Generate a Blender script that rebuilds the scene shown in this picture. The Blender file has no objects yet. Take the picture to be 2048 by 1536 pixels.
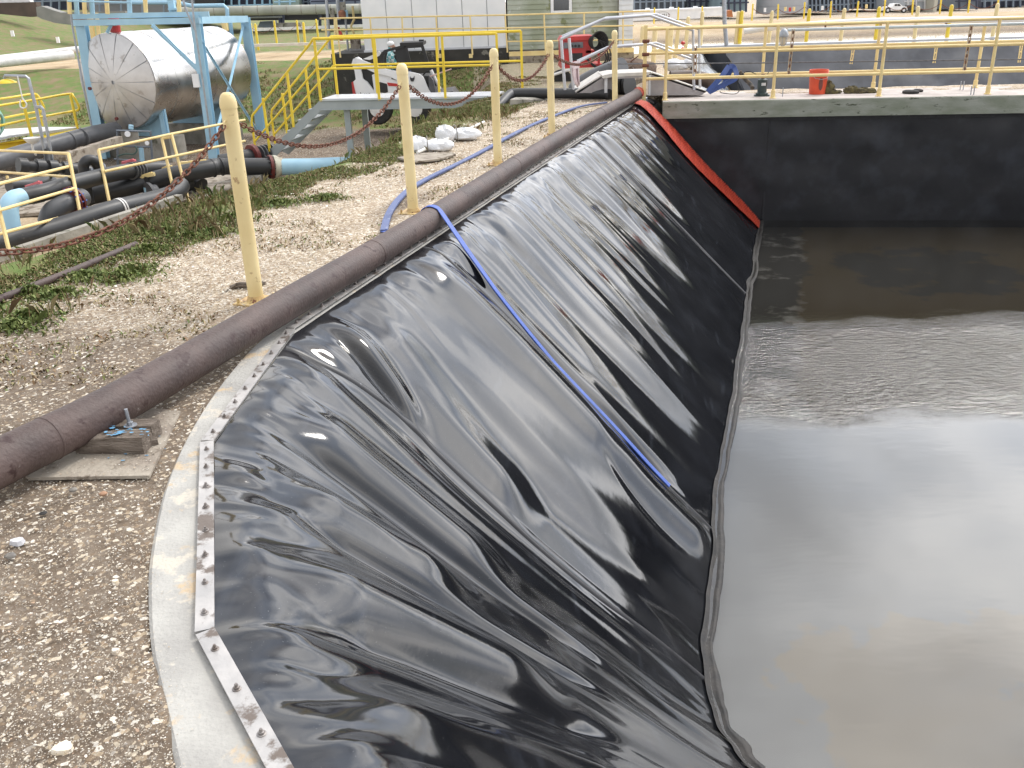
import bpy, bmesh, math, random
import numpy as np
from mathutils import Vector, Matrix, Euler
rnd = random.Random(7)
npr = np.random.RandomState(11)
SC = bpy.context.scene
COL = SC.collection
# ------------------------------------------------------------------ camera, sky, sun, exposure
FPX, PITCH, ROLL, EYE = 1790.0, math.radians(23.2), math.radians(2.0), 1.60
_f = np.array([0, math.cos(PITCH), -math.sin(PITCH)])
_r0 = np.array([1.0, 0, 0]); _u0 = np.cross(_r0, _f)
_r = _r0*math.cos(ROLL) - _u0*math.sin(ROLL)
_u = _u0*math.cos(ROLL) + _r0*math.sin(ROLL)
cam = bpy.data.cameras.new('camera'); camo = bpy.data.objects.new('camera', cam); COL.objects.link(camo)
M = Matrix(((_r[0], _u[0], -_f[0], 0), (_r[1], _u[1], -_f[1], 0), (_r[2], _u[2], -_f[2], EYE), (0, 0, 0, 1)))
camo.matrix_world = M
cam.sensor_fit = 'HORIZONTAL'; cam.sensor_width = 36.0; cam.lens = FPX/2048*36.0
cam.clip_start = 0.05; cam.clip_end = 6000
SC.camera = camo
SUN_EL, SUN_AZ = math.radians(50), math.radians(42)     # azimuth from +Y towards +X
w = bpy.data.worlds.new('World'); SC.world = w; w.use_nodes = True
nt = w.node_tree; nt.nodes.clear()
def wn(t, **k):
    n = nt.nodes.new(t)
    for a, b in k.items(): setattr(n, a, b)
    return n
out = wn('ShaderNodeOutputWorld'); bg = wn('ShaderNodeBackground'); bg.inputs[1].default_value = 0.10
sky = wn('ShaderNodeTexSky', sky_type='NISHITA'); sky.sun_disc = False
sky.sun_elevation = SUN_EL; sky.sun_rotation = SUN_AZ; sky.air_density = 1.2; sky.dust_density = 2.5
tc = wn('ShaderNodeTexCoord'); sep = wn('ShaderNodeSeparateXYZ'); nt.links.new(tc.outputs['Generated'], sep.inputs[0])
mx = wn('ShaderNodeMath', operation='MAXIMUM'); nt.links.new(sep.outputs[2], mx.inputs[0]); mx.inputs[1].default_value = 0.0
ad = wn('ShaderNodeMath', operation='ADD'); nt.links.new(mx.outputs[0], ad.inputs[0]); ad.inputs[1].default_value = 0.22
dv = []
for i in (0, 1):
    d = wn('ShaderNodeMath', operation='DIVIDE'); nt.links.new(sep.outputs[i], d.inputs[0]); nt.links.new(ad.outputs[0], d.inputs[1]); dv.append(d)
cb = wn('ShaderNodeCombineXYZ'); nt.links.new(dv[0].outputs[0], cb.inputs[0]); nt.links.new(dv[1].outputs[0], cb.inputs[1])
n1 = wn('ShaderNodeTexNoise'); n1.inputs['Scale'].default_value = 1.1; n1.inputs['Detail'].default_value = 7; n1.inputs['Roughness'].default_value = 0.55
n1.inputs['Distortion'].default_value = 0.35
mp = wn('ShaderNodeMapping'); mp.inputs['Location'].default_value = (6.1, 6.6, 6.0)
nt.links.new(cb.outputs[0], mp.inputs[0]); nt.links.new(mp.outputs[0], n1.inputs[0])
cr = wn('ShaderNodeValToRGB'); cr.color_ramp.elements[0].position = 0.34; cr.color_ramp.elements[0].color = (0.25,)*3+(1,)
cr.color_ramp.elements[1].position = 0.52; cr.color_ramp.elements[1].color = (1, 1, 1, 1)
nt.links.new(n1.outputs[0], cr.inputs[0])
n2 = wn('ShaderNodeTexNoise'); n2.inputs['Scale'].default_value = 1.7; n2.inputs['Detail'].default_value = 5
nt.links.new(mp.outputs[0], n2.inputs[0])
cc = wn('ShaderNodeValToRGB'); cc.color_ramp.elements[0].position = 0.35; cc.color_ramp.elements[0].color = (0.42, 0.46, 0.54, 1)
cc.color_ramp.elements[1].position = 0.62; cc.color_ramp.elements[1].color = (1.0, 0.98, 0.965, 1)
nt.links.new(n2.outputs[0], cc.inputs[0])
sc_ = wn('ShaderNodeVectorMath', operation='SCALE'); sc_.inputs['Scale'].default_value = 14.0
nt.links.new(cc.outputs[0], sc_.inputs[0])
# thin cloud glows round the veiled sun
dt = wn('ShaderNodeVectorMath', operation='DOT_PRODUCT'); nt.links.new(tc.outputs['Generated'], dt.inputs[0]); dt.inputs[1].default_value = (math.sin(SUN_AZ)*math.cos(SUN_EL), math.cos(SUN_AZ)*math.cos(SUN_EL), math.sin(SUN_EL))
m0_ = wn('ShaderNodeMath', operation='MAXIMUM'); nt.links.new(dt.outputs['Value'], m0_.inputs[0]); m0_.inputs[1].default_value = 0
m1_ = wn('ShaderNodeMath', operation='POWER'); nt.links.new(m0_.outputs[0], m1_.inputs[0]); m1_.inputs[1].default_value = 4
m2_ = wn('ShaderNodeMath', operation='MULTIPLY_ADD'); nt.links.new(m1_.outputs[0], m2_.inputs[0]); m2_.inputs[1].default_value = 40.0; m2_.inputs[2].default_value = 14.0
# haze brightens all cloud towards the horizon
h0_ = wn('ShaderNodeMath', operation='SUBTRACT'); h0_.inputs[0].default_value = 1.0; nt.links.new(mx.outputs[0], h0_.inputs[1])
h1_ = wn('ShaderNodeMath', operation='POWER'); nt.links.new(h0_.outputs[0], h1_.inputs[0]); h1_.inputs[1].default_value = 2.0
h2_ = wn('ShaderNodeMath', operation='MULTIPLY_ADD'); nt.links.new(h1_.outputs[0], h2_.inputs[0]); h2_.inputs[1].default_value = 1.1; h2_.inputs[2].default_value = 0.75
h3_ = wn('ShaderNodeMath', operation='MULTIPLY'); nt.links.new(h2_.outputs[0], h3_.inputs[0]); nt.links.new(m2_.outputs[0], h3_.inputs[1])
nt.links.new(h3_.outputs[0], sc_.inputs['Scale'])
mixw = wn('ShaderNodeMix', data_type='RGBA'); nt.links.new(cr.outputs[0], mixw.inputs[0])
nt.links.new(sky.outputs[0], mixw.inputs[6]); nt.links.new(sc_.outputs[0], mixw.inputs[7])
nt.links.new(mixw.outputs[2], bg.inputs[0]); nt.links.new(bg.outputs[0], out.inputs[0])
sun = bpy.data.lights.new('sun', 'SUN'); sun.energy = 1.5; sun.angle = math.radians(12); sun.color = (1.0, 0.95, 0.87)
suno = bpy.data.objects.new('sun', sun); COL.objects.link(suno)
_d = Vector((math.sin(SUN_AZ)*math.cos(SUN_EL), math.cos(SUN_AZ)*math.cos(SUN_EL), math.sin(SUN_EL)))
suno.rotation_euler = _d.to_track_quat('Z', 'Y').to_euler(); suno.location = (0, 0, 30)
SC.view_settings.view_transform = 'Standard'; SC.view_settings.look = 'None'; SC.view_settings.gamma = 1.0
SC.view_settings.exposure = 0.22; SC.view_settings.use_curve_mapping = False
SC.cycles.max_bounces = 8; SC.cycles.caustics_reflective = False; SC.cycles.caustics_refractive = False
SC.cycles.sample_clamp_indirect = 4.0
# ------------------------------------------------------------------ measuring helpers: photograph pixel -> place
def ray(x, y):
    return _f*FPX + _r*(x-1024) - _u*(y-768)
def G(x, y, z=0.0):                     # on the horizontal plane z
    d = ray(x, y); t = (z-EYE)/d[2]; return np.array([0, 0, EYE]) + t*d
def W(x, y, Y):                         # on the vertical plane at forward distance Y
    d = ray(x, y); return np.array([0, 0, EYE]) + d*Y/d[1]
# ------------------------------------------------------------------ materials
MATS = {}
def mat(name, c1, c2=None, scale=6.0, rough=0.6, metal=0.0, bump=0.0, bscale=None, c3=None, s3=14.0, t3=0.62, detail=6, rvar=0.1, stretch=None, contrast=(0.35, 0.65), spec=0.5, coord='pos', attr=None, coat=0.0, c4=None, s4=3.0, t4=0.6):
    if name in MATS: return MATS[name]
    m = bpy.data.materials.new(name); m.use_nodes = True; t = m.node_tree; b = t.nodes['Principled BSDF']
    L = t.links.new
    if coord == 'pos':
        g = t.nodes.new('ShaderNodeNewGeometry'); co = g.outputs['Position']
    else:
        g = t.nodes.new('ShaderNodeTexCoord'); co = g.outputs['Object']
    if stretch:
        mpp = t.nodes.new('ShaderNodeMapping'); mpp.inputs['Scale'].default_value = stretch; L(co, mpp.inputs[0]); co = mpp.outputs[0]
    n = t.nodes.new('ShaderNodeTexNoise'); n.inputs['Scale'].default_value = scale; n.inputs['Detail'].default_value = detail; L(co, n.inputs[0])
    r = t.nodes.new('ShaderNodeValToRGB'); r.color_ramp.elements[0].position, r.color_ramp.elements[1].position = contrast
    if c2 is None: c2 = tuple(v*0.8 for v in c1)
    r.color_ramp.elements[0].color = (*c2, 1); r.color_ramp.elements[1].color = (*c1, 1); L(n.outputs[0], r.inputs[0])
    col = r.outputs[0]
    def over(col, c, s, th, seed):
        n3 = t.nodes.new('ShaderNodeTexNoise'); n3.inputs['Scale'].default_value = s; n3.inputs['Detail'].default_value = 8; n3.inputs['Roughness'].default_value = 0.65
        n3.noise_dimensions = '4D'; n3.inputs['W'].default_value = seed; L(co, n3.inputs[0])
        r3 = t.nodes.new('ShaderNodeValToRGB'); r3.color_ramp.elements[0].position = th; r3.color_ramp.elements[1].position = min(1, th+0.06); L(n3.outputs[0], r3.inputs[0])
        mm = t.nodes.new('ShaderNodeMix'); mm.data_type = 'RGBA'; L(r3.outputs[0], mm.inputs[0]); L(col, mm.inputs[6]); mm.inputs[7].default_value = (*c, 1)
        return mm.outputs[2]
    if attr:
        a = t.nodes.new('ShaderNodeVertexColor'); a.layer_name = attr
        mm = t.nodes.new('ShaderNodeMix'); mm.data_type = 'RGBA'; mm.blend_type = 'MULTIPLY'; mm.inputs[0].default_value = 1; L(col, mm.inputs[6]); L(a.outputs[0], mm.inputs[7]); col = mm.outputs[2]
    if c3: col = over(col, c3, s3, t3, 1.3)
    if c4: col = over(col, c4, s4, t4, 5.7)
    L(col, b.inputs['Base Color'])
    b.inputs['Metallic'].default_value = metal; b.inputs['Specular IOR Level'].default_value = spec
    b.inputs['Coat Weight'].default_value = coat; b.inputs['Coat Roughness'].default_value = 0.15
    mr = t.nodes.new('ShaderNodeMapRange'); mr.inputs['To Min'].default_value = max(0.02, rough-rvar); mr.inputs['To Max'].default_value = min(1, rough+rvar); L(n.outputs[0], mr.inputs[0]); L(mr.outputs[0], b.inputs['Roughness'])
    if bump:
        n4 = t.nodes.new('ShaderNodeTexNoise'); n4.inputs['Scale'].default_value = bscale or scale*4; n4.inputs['Detail'].default_value = 6; L(co, n4.inputs[0])
        bp = t.nodes.new('ShaderNodeBump'); bp.inputs['Strength'].default_value = min(1, bump); bp.inputs['Distance'].default_value = 0.02; L(n4.outputs[0], bp.inputs['Height']); L(bp.outputs[0], b.inputs['Normal'])
    MATS[name] = m; return m
M_conc = mat('concrete', (.43,.42,.39), (.33,.32,.30), 5, .85, bump=.3, bscale=70, c3=(.50,.39,.26), s3=5, t3=.58, c4=(.52,.48,.41), s4=7, t4=.55)
M_conc_old = mat('old_concrete', (.36,.34,.30), (.20,.19,.16), 3, .9, bump=.4, bscale=30, c3=(.10,.10,.07), s3=4, t3=.58)
M_conc_pad = mat('pad_concrete', (.38,.34,.28), (.25,.21,.17), 5, .9, bump=.5, bscale=40, c3=(.14,.11,.08), s3=6, t3=.53)
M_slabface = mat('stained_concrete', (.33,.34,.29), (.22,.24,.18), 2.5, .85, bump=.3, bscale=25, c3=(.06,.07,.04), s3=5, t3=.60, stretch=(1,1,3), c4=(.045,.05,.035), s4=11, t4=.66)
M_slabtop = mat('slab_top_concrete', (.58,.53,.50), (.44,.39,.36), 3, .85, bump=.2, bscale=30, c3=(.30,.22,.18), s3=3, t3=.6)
M_batten = mat('batten_metal', (.52,.50,.48), (.40,.39,.38), 9, .45, metal=.6, bump=.12, c3=(.17,.14,.12), s3=9, t3=.535)
M_boltm = mat('bolt_metal', (.32,.30,.29), (.20,.17,.15), 60, .45, metal=.8)
M_pipe = mat('weathered_brown_pipe', (.105,.072,.064), (.052,.036,.033), 3.5, .58, bump=.25, bscale=60, c3=(.040,.020,.019), s3=13, t3=.56, c4=(.27,.235,.215), s4=8, t4=.64, spec=.4)
M_boll = mat('cream_yellow_paint', (.80,.66,.36), (.72,.57,.28), 4, .5, bump=.08, c3=(.40,.26,.13), s3=16, t3=.62, c4=(.66,.55,.35), s4=5, t4=.60)
M_ybright = mat('bright_yellow_paint', (.80,.60,.05), (.70,.50,.03), 3, .42, c3=(.30,.16,.05), s3=12, t3=.72)
M_cream = mat('faded_yellow_paint', (.80,.64,.30), (.72,.54,.24), 4, .5, c3=(.25,.11,.05), s3=16, t3=.68)
M_rust = mat('rusty_iron', (.20,.075,.040), (.095,.035,.022), 60, .75, bump=.3, c3=(.30,.13,.07), s3=70, t3=.6)
M_blackpipe = mat('black_plastic_pipe', (.030,.031,.033), (.020,.021,.023), 4, .45, c3=(.10,.09,.08), s3=9, t3=.66)
M_greypipe = mat('grey_black_pipe', (.105,.108,.115), (.07,.072,.078), 4, .45, c3=(.16,.15,.14), s3=9, t3=.66)
M_lblue = mat('light_blue_paint', (.36,.57,.70), (.30,.50,.64), 3, .5, c3=(.20,.14,.10), s3=9, t3=.68)
M_redf = mat('red_brown_flange', (.17,.03,.025), (.10,.02,.018), 20, .5)
M_white = mat('white_paint', (.80,.80,.80), (.72,.73,.74), 2, .5)
M_whited = mat('dusty_white_paint', (.74,.73,.71), (.60,.59,.57), 5, .5, c3=(.30,.26,.22), s3=10, t3=.66)
M_grey = mat('grey_painted_steel', (.34,.37,.37), (.29,.32,.32), 3, .5, c3=(.18,.15,.12), s3=8, t3=.68)
M_ltgrey = mat('light_grey_steel', (.62,.63,.65), (.54,.55,.57), 5, .4, metal=.3)
M_galv = mat('galvanised_steel', (.40,.42,.45), (.30,.32,.35), 12, .45, metal=.6)
M_dark = mat('black_steel', (.020,.020,.022), (.012,.012,.013), 6, .5)
M_rubber = mat('black_rubber', (.018,.018,.018), (.03,.028,.026), 20, .8)
M_red = mat('red_paint', (.52,.035,.03), (.42,.03,.03), 4, .4, c3=(.12,.05,.04), s3=10, t3=.68)
M_orange = mat('orange_plastic', (.72,.10,.04), (.62,.08,.035), 6, .5, c3=(.35,.10,.06), s3=15, t3=.68)
M_blueh = mat('blue_hose_rubber', (.045,.105,.42), (.03,.08,.33), 8, .5, bump=.15, bscale=120, c3=(.14,.20,.42), s3=18, t3=.64)
M_blued = mat('grey_blue_hose_rubber', (.10,.14,.30), (.07,.10,.24), 8, .55, bump=.15, bscale=120, c3=(.22,.25,.34), s3=14, t3=.58)
M_wood = mat('weathered_timber', (.23,.19,.155), (.11,.085,.065), 9, .85, bump=.8, bscale=30, stretch=(1,6,6))
M_chip = mat('blue_paint_flake', (.16,.36,.55), (.10,.28,.46), 20, .6)
M_glass = mat('dark_window_glass', (.03,.035,.04), (.02,.025,.03), 2, .08, spec=.7)
M_stain = mat('stainless_cladding', (.66,.65,.63), (.43,.42,.41), 2.0, .28, metal=1.0, bump=.05, bscale=3, rvar=.08, c3=(.42,.38,.32), s3=5, t3=.60)
M_pinkc = mat('pale_pink_cloth', (.80,.68,.70), (.66,.54,.56), 14, .9)
M_bag = mat('white_bag', (.74,.75,.76), (.62,.63,.65), 9, .6, bump=.5, bscale=40)
M_pvc = mat('white_plastic', (.76,.75,.70), (.66,.65,.60), 6, .4)
M_navy = mat('navy_steel', (.045,.055,.09), (.03,.035,.06), 1.0, .6)
M_bluegrey = mat('blue_grey_cladding', (.25,.30,.36), (.16,.20,.25), .6, .6)
M_shell = mat('shell', (.75,.70,.60), (.62,.52,.40), 60, .6)
# ------------------------------------------------------------------ mesh builder and tags
def nrm(v):
    v = np.array(v, float); l = np.linalg.norm(v); return v/l if l > 1e-9 else v
class MB:
    def __init__(s): s.v = []; s.f = []
    def add(s, vs, fs):
        o = len(s.v); s.v += [tuple(map(float, v)) for v in vs]; s.f += [tuple(i+o for i in f) for f in fs]; return s
    def obox(s, c, ax, ay, az):          # centre and half axes
        c, ax, ay, az = map(lambda q: np.array(q, float), (c, ax, ay, az))
        vs = [c+i*ax+j*ay+k*az for k in (-1, 1) for j in (-1, 1) for i in (-1, 1)]
        return s.add(vs, [(0,2,3,1),(4,5,7,6),(0,1,5,4),(2,6,7,3),(0,4,6,2),(1,3,7,5)])
    def box(s, x0, y0, z0, x1, y1, z1):
        return s.obox(((x0+x1)/2, (y0+y1)/2, (z0+z1)/2), ((x1-x0)/2, 0, 0), (0, (y1-y0)/2, 0), (0, 0, (z1-z0)/2))
    def beam(s, a, b, w, h, up=(0, 0, 1)):  # rectangular bar a..b
        a, b = np.array(a, float), np.array(b, float); d = nrm(b-a); sd = nrm(np.cross(d, up))
        if np.linalg.norm(sd) < .5: sd = np.array([1., 0, 0])
        u2 = nrm(np.cross(sd, d))
        return s.obox((a+b)/2, (b-a)/2, sd*w/2, u2*h/2)
    def tube(s, pts, r, n=10, caps=True, closed=False):
        pts = [np.array(p, float) for p in pts]; m = len(pts); rs = r if hasattr(r, '__len__') else [r]*m
        o = []; prev = None
        for i, p in enumerate(pts):
            if closed: t = pts[(i+1) % m]-pts[i-1]
            else: t = pts[min(i+1, m-1)]-pts[max(i-1, 0)]
            t = nrm(t)
            if prev is None:
                q = np.array([0, 0, 1.]) if abs(t[2]) < .9 else np.array([1., 0, 0]); x = nrm(np.cross(t, q))
            else: x = nrm(prev - t*(prev@t))
            prev = x; y = np.cross(t, x)
            o.append([p+rs[i]*(x*math.cos(a)+y*math.sin(a)) for a in [2*math.pi*k/n for k in range(n)]])
        vs = [v for ring in o for v in ring]; fs = []
        for i in range(m if closed else m-1):
            j = (i+1) % m
            for k in range(n): fs.append((i*n+k, i*n+(k+1) % n, j*n+(k+1) % n, j*n+k))
        if caps and not closed: fs.append(tuple(range(n-1, -1, -1))); fs.append(tuple((m-1)*n+k for k in range(n)))
        return s.add(vs, fs)
    def cyl(s, a, b, r, n=14, r2=None): return s.tube([a, b], [r, r if r2 is None else r2], n)
    def lathe(s, base, prof, n=20, axis=(0, 0, 1)):   # prof: (radius, distance along axis)
        ax = nrm(axis); base = np.array(base, float)
        q = np.array([0, 0, 1.]) if abs(ax[2]) < .9 else np.array([1., 0, 0]); x = nrm(np.cross(ax, q)); y = np.cross(ax, x)
        vs = []; fs = []
        for r_, h in prof:
            for k in range(n):
                a = 2*math.pi*k/n; vs.append(base+ax*h+max(r_, 1e-4)*(x*math.cos(a)+y*math.sin(a)))
        for i in range(len(prof)-1):
            for k in range(n): fs.append((i*n+k, i*n+(k+1) % n, (i+1)*n+(k+1) % n, (i+1)*n+k))
        fs.append(tuple(range(n-1, -1, -1))); fs.append(tuple((len(prof)-1)*n+k for k in range(n)))
        return s.add(vs, fs)
    def ell(s, c, rx, ry, rz, n=12, m=8, jit=0.0, rot=None):
        vs = []; fs = []
        for i in range(m+1):
            th = math.pi*i/m
            for k in range(n):
                a = 2*math.pi*k/n; j = 1+jit*(rnd.random()-.5)
                p = np.array([rx*math.sin(th)*math.cos(a)*j, ry*math.sin(th)*math.sin(a)*j, rz*math.cos(th)*j])
                if rot is not None: p = rot@p
                vs.append(p+np.array(c))
        for i in range(m):
            for k in range(n): fs.append((i*n+k, (i+1)*n+k, (i+1)*n+(k+1) % n, i*n+(k+1) % n))
        return s.add(vs, fs)
    def prism(s, poly, thick):           # polygon in space extruded by vector thick
        poly = [np.array(p, float) for p in poly]; t = np.array(thick, float); n = len(poly)
        return s.add(poly+[p+t for p in poly], [tuple(range(n)), tuple(range(2*n-1, n-1, -1))]+[(i, n+i, n+(i+1) % n, (i+1) % n) for i in range(n)])
    def quad(s, a, b, c, d): return s.add([a, b, c, d], [(0, 1, 2, 3)])
    def build(s, name, m, parent=None, smooth=False, **kw):
        me = bpy.data.meshes.new(name); me.from_pydata(s.v, [], s.f); me.materials.append(m)
        bm = bmesh.new(); bm.from_mesh(me); bmesh.ops.recalc_face_normals(bm, faces=bm.faces); bm.to_mesh(me); bm.free()
        if smooth:
            me.polygons.foreach_set('use_smooth', [True]*len(me.polygons))
            try: me.set_sharp_from_angle(angle=math.radians(38))
            except Exception: pass
        o = bpy.data.objects.new(name, me); COL.objects.link(o)
        if parent is not None:
            o.parent = parent; o.matrix_parent_inverse = parent_inv(parent)
        if kw: tag(o, **kw)
        return o
def parent_inv(p):
    loc = Vector(p.get('_base', (0, 0, 0))); return Matrix.Translation(-loc)
def tag(o, label=None, cat=None, group=None, kind=None):
    if label: o['label'] = label
    if cat: o['category'] = cat
    if group: o['group'] = group
    if kind: o['kind'] = kind
    return o
_bases = {}
def thing(name, label, cat, loc, group=None):
    o = bpy.data.objects.new(name, None); COL.objects.link(o); loc = tuple(float(v) for v in loc)
    o.location = loc; o.empty_display_size = .1; _bases[o.name] = loc
    tag(o, label, cat, group); return o
def parent_inv(p):
    if p.name in _bases: return Matrix.Translation(-Vector(_bases[p.name]))
    return Matrix.Identity(4)
def part(p, name, m, fn, smooth=False, label=None):
    b = MB(); fn(b); o = b.build(name, m, p, smooth)
    if label: o['label'] = label
    return o
def inst(src, name, parent, mw):          # another object on the same mesh, at world matrix mw
    o = bpy.data.objects.new(name, src.data); COL.objects.link(o)
    if parent is not None:
        o.parent = parent; o.matrix_parent_inverse = parent_inv(parent)
    o.matrix_basis = mw; return o
def copy_thing(root, loc, label, rz=0, group=None):
    r = root.copy(); COL.objects.link(r); r.location = loc; r.rotation_euler = (0, 0, rz); r['label'] = label
    if group: r['group'] = group
    for ch in list(root.children):
        c = ch.copy(); COL.objects.link(c); c.parent = r; c.matrix_parent_inverse = ch.matrix_parent_inverse.copy()
        for g in list(ch.children):
            d = g.copy(); COL.objects.link(d); d.parent = c; d.matrix_parent_inverse = g.matrix_parent_inverse.copy()
    return r
def smoothpath(pts, n=8):                 # Catmull-Rom through points
    P = [np.array(p, float) for p in pts]; P = [2*P[0]-P[1]]+P+[2*P[-1]-P[-2]]; o = []
    for i in range(1, len(P)-2):
        for k in range(n):
            t = k/n; a, b, c, d = P[i-1:i+3]
            o.append(.5*((2*b)+(-a+c)*t+(2*a-5*b+4*c-d)*t*t+(-a+3*b-3*c+d)*t**3))
    o.append(P[-2]); return o
def bulk(name, V, F, m, cols=None, smooth=False, kind=None, parent=None):   # fast numpy mesh; F (n,k)
    me = bpy.data.meshes.new(name); k = F.shape[1]; nf = len(F)
    me.vertices.add(len(V)); me.vertices.foreach_set('co', V.astype(np.float32).ravel())
    me.loops.add(nf*k); me.loops.foreach_set('vertex_index', F.astype(np.int32).ravel())
    me.polygons.add(nf); me.polygons.foreach_set('loop_start', np.arange(0, nf*k, k, dtype=np.int32))
    me.update(calc_edges=True)
    if smooth: me.polygons.foreach_set('use_smooth', np.ones(nf, dtype=bool))
    if cols is not None:
        ca = me.color_attributes.new('Col', 'FLOAT_COLOR', 'POINT'); ca.data.foreach_set('color', np.c_[cols, np.ones(len(cols))].astype(np.float32).ravel())
    me.materials.append(m); me.validate()
    o = bpy.data.objects.new(name, me); COL.objects.link(o)
    if parent is not None: o.parent = parent; o.matrix_parent_inverse = parent_inv(parent)
    if kind: o['kind'] = kind
    return o
def vnoise(x, y, seed=0):
    x = np.asarray(x, float); y = np.asarray(y, float)
    xi = np.floor(x).astype(np.int64); yi = np.floor(y).astype(np.int64); xf = x-xi; yf = y-yi
    def h(a, b):
        n = (a*374761393+b*668265263+seed*982451653) & 0x7fffffff; n = ((n ^ (n >> 13))*1274126177) & 0x7fffffff
        return ((n ^ (n >> 16)) & 0xffff)/32767.5-1
    u = xf*xf*xf*(xf*(xf*6-15)+10); v = yf*yf*yf*(yf*(yf*6-15)+10)
    return (h(xi, yi)*(1-u)+h(xi+1, yi)*u)*(1-v)+(h(xi, yi+1)*(1-u)+h(xi+1, yi+1)*u)*v
def sst(a, b, x):
    t = np.clip((np.asarray(x, float)-a)/(b-a), 0, 1); return t*t*(3-2*t)
# ------------------------------------------------------------------ the pond's outline
T0 = np.array([-1.14, 4.46]); CD = nrm([.30, .954]); LD = np.array([-CD[1], CD[0]])       # straight crest: start, along, leftwards
def se(x, y):
    qx, qy = np.asarray(x)-T0[0], np.asarray(y)-T0[1]
    return qx*CD[0]+qy*CD[1], qx*LD[0]+qy*LD[1]
WZ = -2.0
KS = np.array([-14, -5.5, -4.3, -3.25, -2.53, -1.3, 0.0, 2.0, 5.0, 8.0, 11.9])
KT = np.array([(9.5,-.9),(1.2,.42),(.15,.95),(-.54,1.53),(-.86,2.03),(-1.19,3.2),(-1.14,4.46),*[tuple(T0+CD*s) for s in (2,5,8,11.9)]])
KB = np.array([(10.,1.0),(3.,2.0),(2.15,2.3),(1.62,2.62),(1.38,2.95),(1.13,3.40),(1.06,3.92),(1.50,5.72),(2.43,8.80),(3.40,11.95),(4.57,15.78)])
def topc(s): return np.stack([np.interp(s, KS, KT[:, 0]), np.interp(s, KS, KT[:, 1])], -1)
def botc(s):
    s = np.asarray(s, float); o = 0
    for d in (-.3, -.15, 0, .15, .3): o = o + np.stack([np.interp(s+d, KS, KB[:, 0]), np.interp(s+d, KS, KB[:, 1])], -1)
    o = o/5
    wob = .018*vnoise(s*1.6, s*0+3, 5)+.007*vnoise(s*5, s*0+1, 6)
    o[..., 0] += wob*1.0; o[..., 1] -= wob*.3
    return o
def liner(s, t):
    """point of the liner for s along the crest and t (0..1) down the slope"""
    s, t = np.broadcast_arrays(np.asarray(s, float), np.asarray(t, float))
    T = topc(s); B = botc(s); D = B-T; Lh = np.linalg.norm(D, axis=-1); h = D/Lh[..., None]
    x = t*Lh
    wsh = .10+.05*vnoise(s*2.2, s*0+9, 21)+.03*vnoise(s*5, s*0+2, 22)+.05*sst(-.2, -1.5, s)
    a = (x-wsh)/(Lh-wsh); k = .055+.02*vnoise(s*1.4, s*0, 3)
    ramp = .5*(a+np.sqrt(a*a+k*k)); r0 = .5*(-wsh/(Lh-wsh)+np.sqrt((wsh/(Lh-wsh))**2+k*k)); r1 = .5*(1+np.sqrt(1+k*k))
    z = .022+(WZ-.04-.022)*(ramp-r0)/(r1-r0)
    env = sst(.02, .35, x)*(1-.93*sst(.74, 1.0, t))
    near = sst(.6, -.8, s); far = sst(1.8, 4.5, s)
    dz = .040*vnoise(s*.75, x*.9, 1)
    q = s*1.35+.35*vnoise(s*.7, x*1.1, 31)+.10*x
    fold = np.abs(vnoise(q*1.0, x*.28+4, 2)); dz = dz+(.034-.10*fold**1.3)*(.30+.35*near)*.50
    q2 = s*2.6+.30*vnoise(s*1.2, x*1.5, 33)
    dz = dz+.017*(.45+.55*vnoise(s*.6, x*.6, 8))*vnoise(q2, x*.55+2, 4)
    q3 = s*5.2+.35*vnoise(s*2, x*1.6, 34)
    dz = dz+(.009*far+.0025)*vnoise(q3, x*.8, 7)*(.5+.8*vnoise(s*.9, x*1.1, 41))
    q4 = s*11+.5*vnoise(s*3, x*1.2, 35)
    dz = dz+.0042*far*vnoise(q4, x*1.0, 17)*sst(-.2, .5, vnoise(s*.8, x*.9, 43))
    # lens-shaped dents
    dz = dz-.016*sst(.45, .78, vnoise(s*2.4+.4*x, x*1.15, 51))
    dz = dz*env*(.80-.12*near)
    # puckers where the sheet is gathered under the bar
    dz = dz+(.019*vnoise(s*6.5, x*4, 12)+.006*vnoise(s*14, x*8, 13))*np.exp(-((x-.14)/.13)**2)*(.6+.4*near)*(1-.4*far)
    # a draped panel edge beside the hose and the lap fold that meets the seam
    def ridge(sc, wd, am, x0, x1, slope=0., side=0):
        c0 = sc+slope*x; e = np.exp(-((s-c0)/wd)**2)
        return am*e*sst(x0, x0+.25, x)*(1-sst(x1-.3, x1, x))
    dz = dz+ridge(1.52, .22, .060, .05, 2.3, .02)-ridge(1.93, .09, .045, .1, 1.9, -.01)
    dz = dz+ridge(.30, .10, .05, .02, .75, -.45)-ridge(.20, .035, .03, .05, .7, -.42)+ridge(.55, .22, .05, .1, 1.3, -.3)
    dz = dz+ridge(-.80, .18, .06, .12, 1.2, -.12)-ridge(-1.02, .07, .05, .15, 1.6, -.16)
    dz = dz+ridge(-1.55, .17, .075, .15, 1.0, .05)-ridge(-1.80, .06, .045, .2, 1.5, .02)
    dz = dz+ridge(-2.25, .20, .07, .15, 1.2, .1)-ridge(-2.5, .07, .04, .2, 1.4, .1)
    dz = dz+ridge(-3.0, .2, .06, .15, 1.3, .1)
    nx = .62; nz = .72
    return np.stack([T[..., 0]+h[..., 0]*(x+nx*dz), T[..., 1]+h[..., 1]*(x+nx*dz), z+nz*dz], -1)
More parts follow.
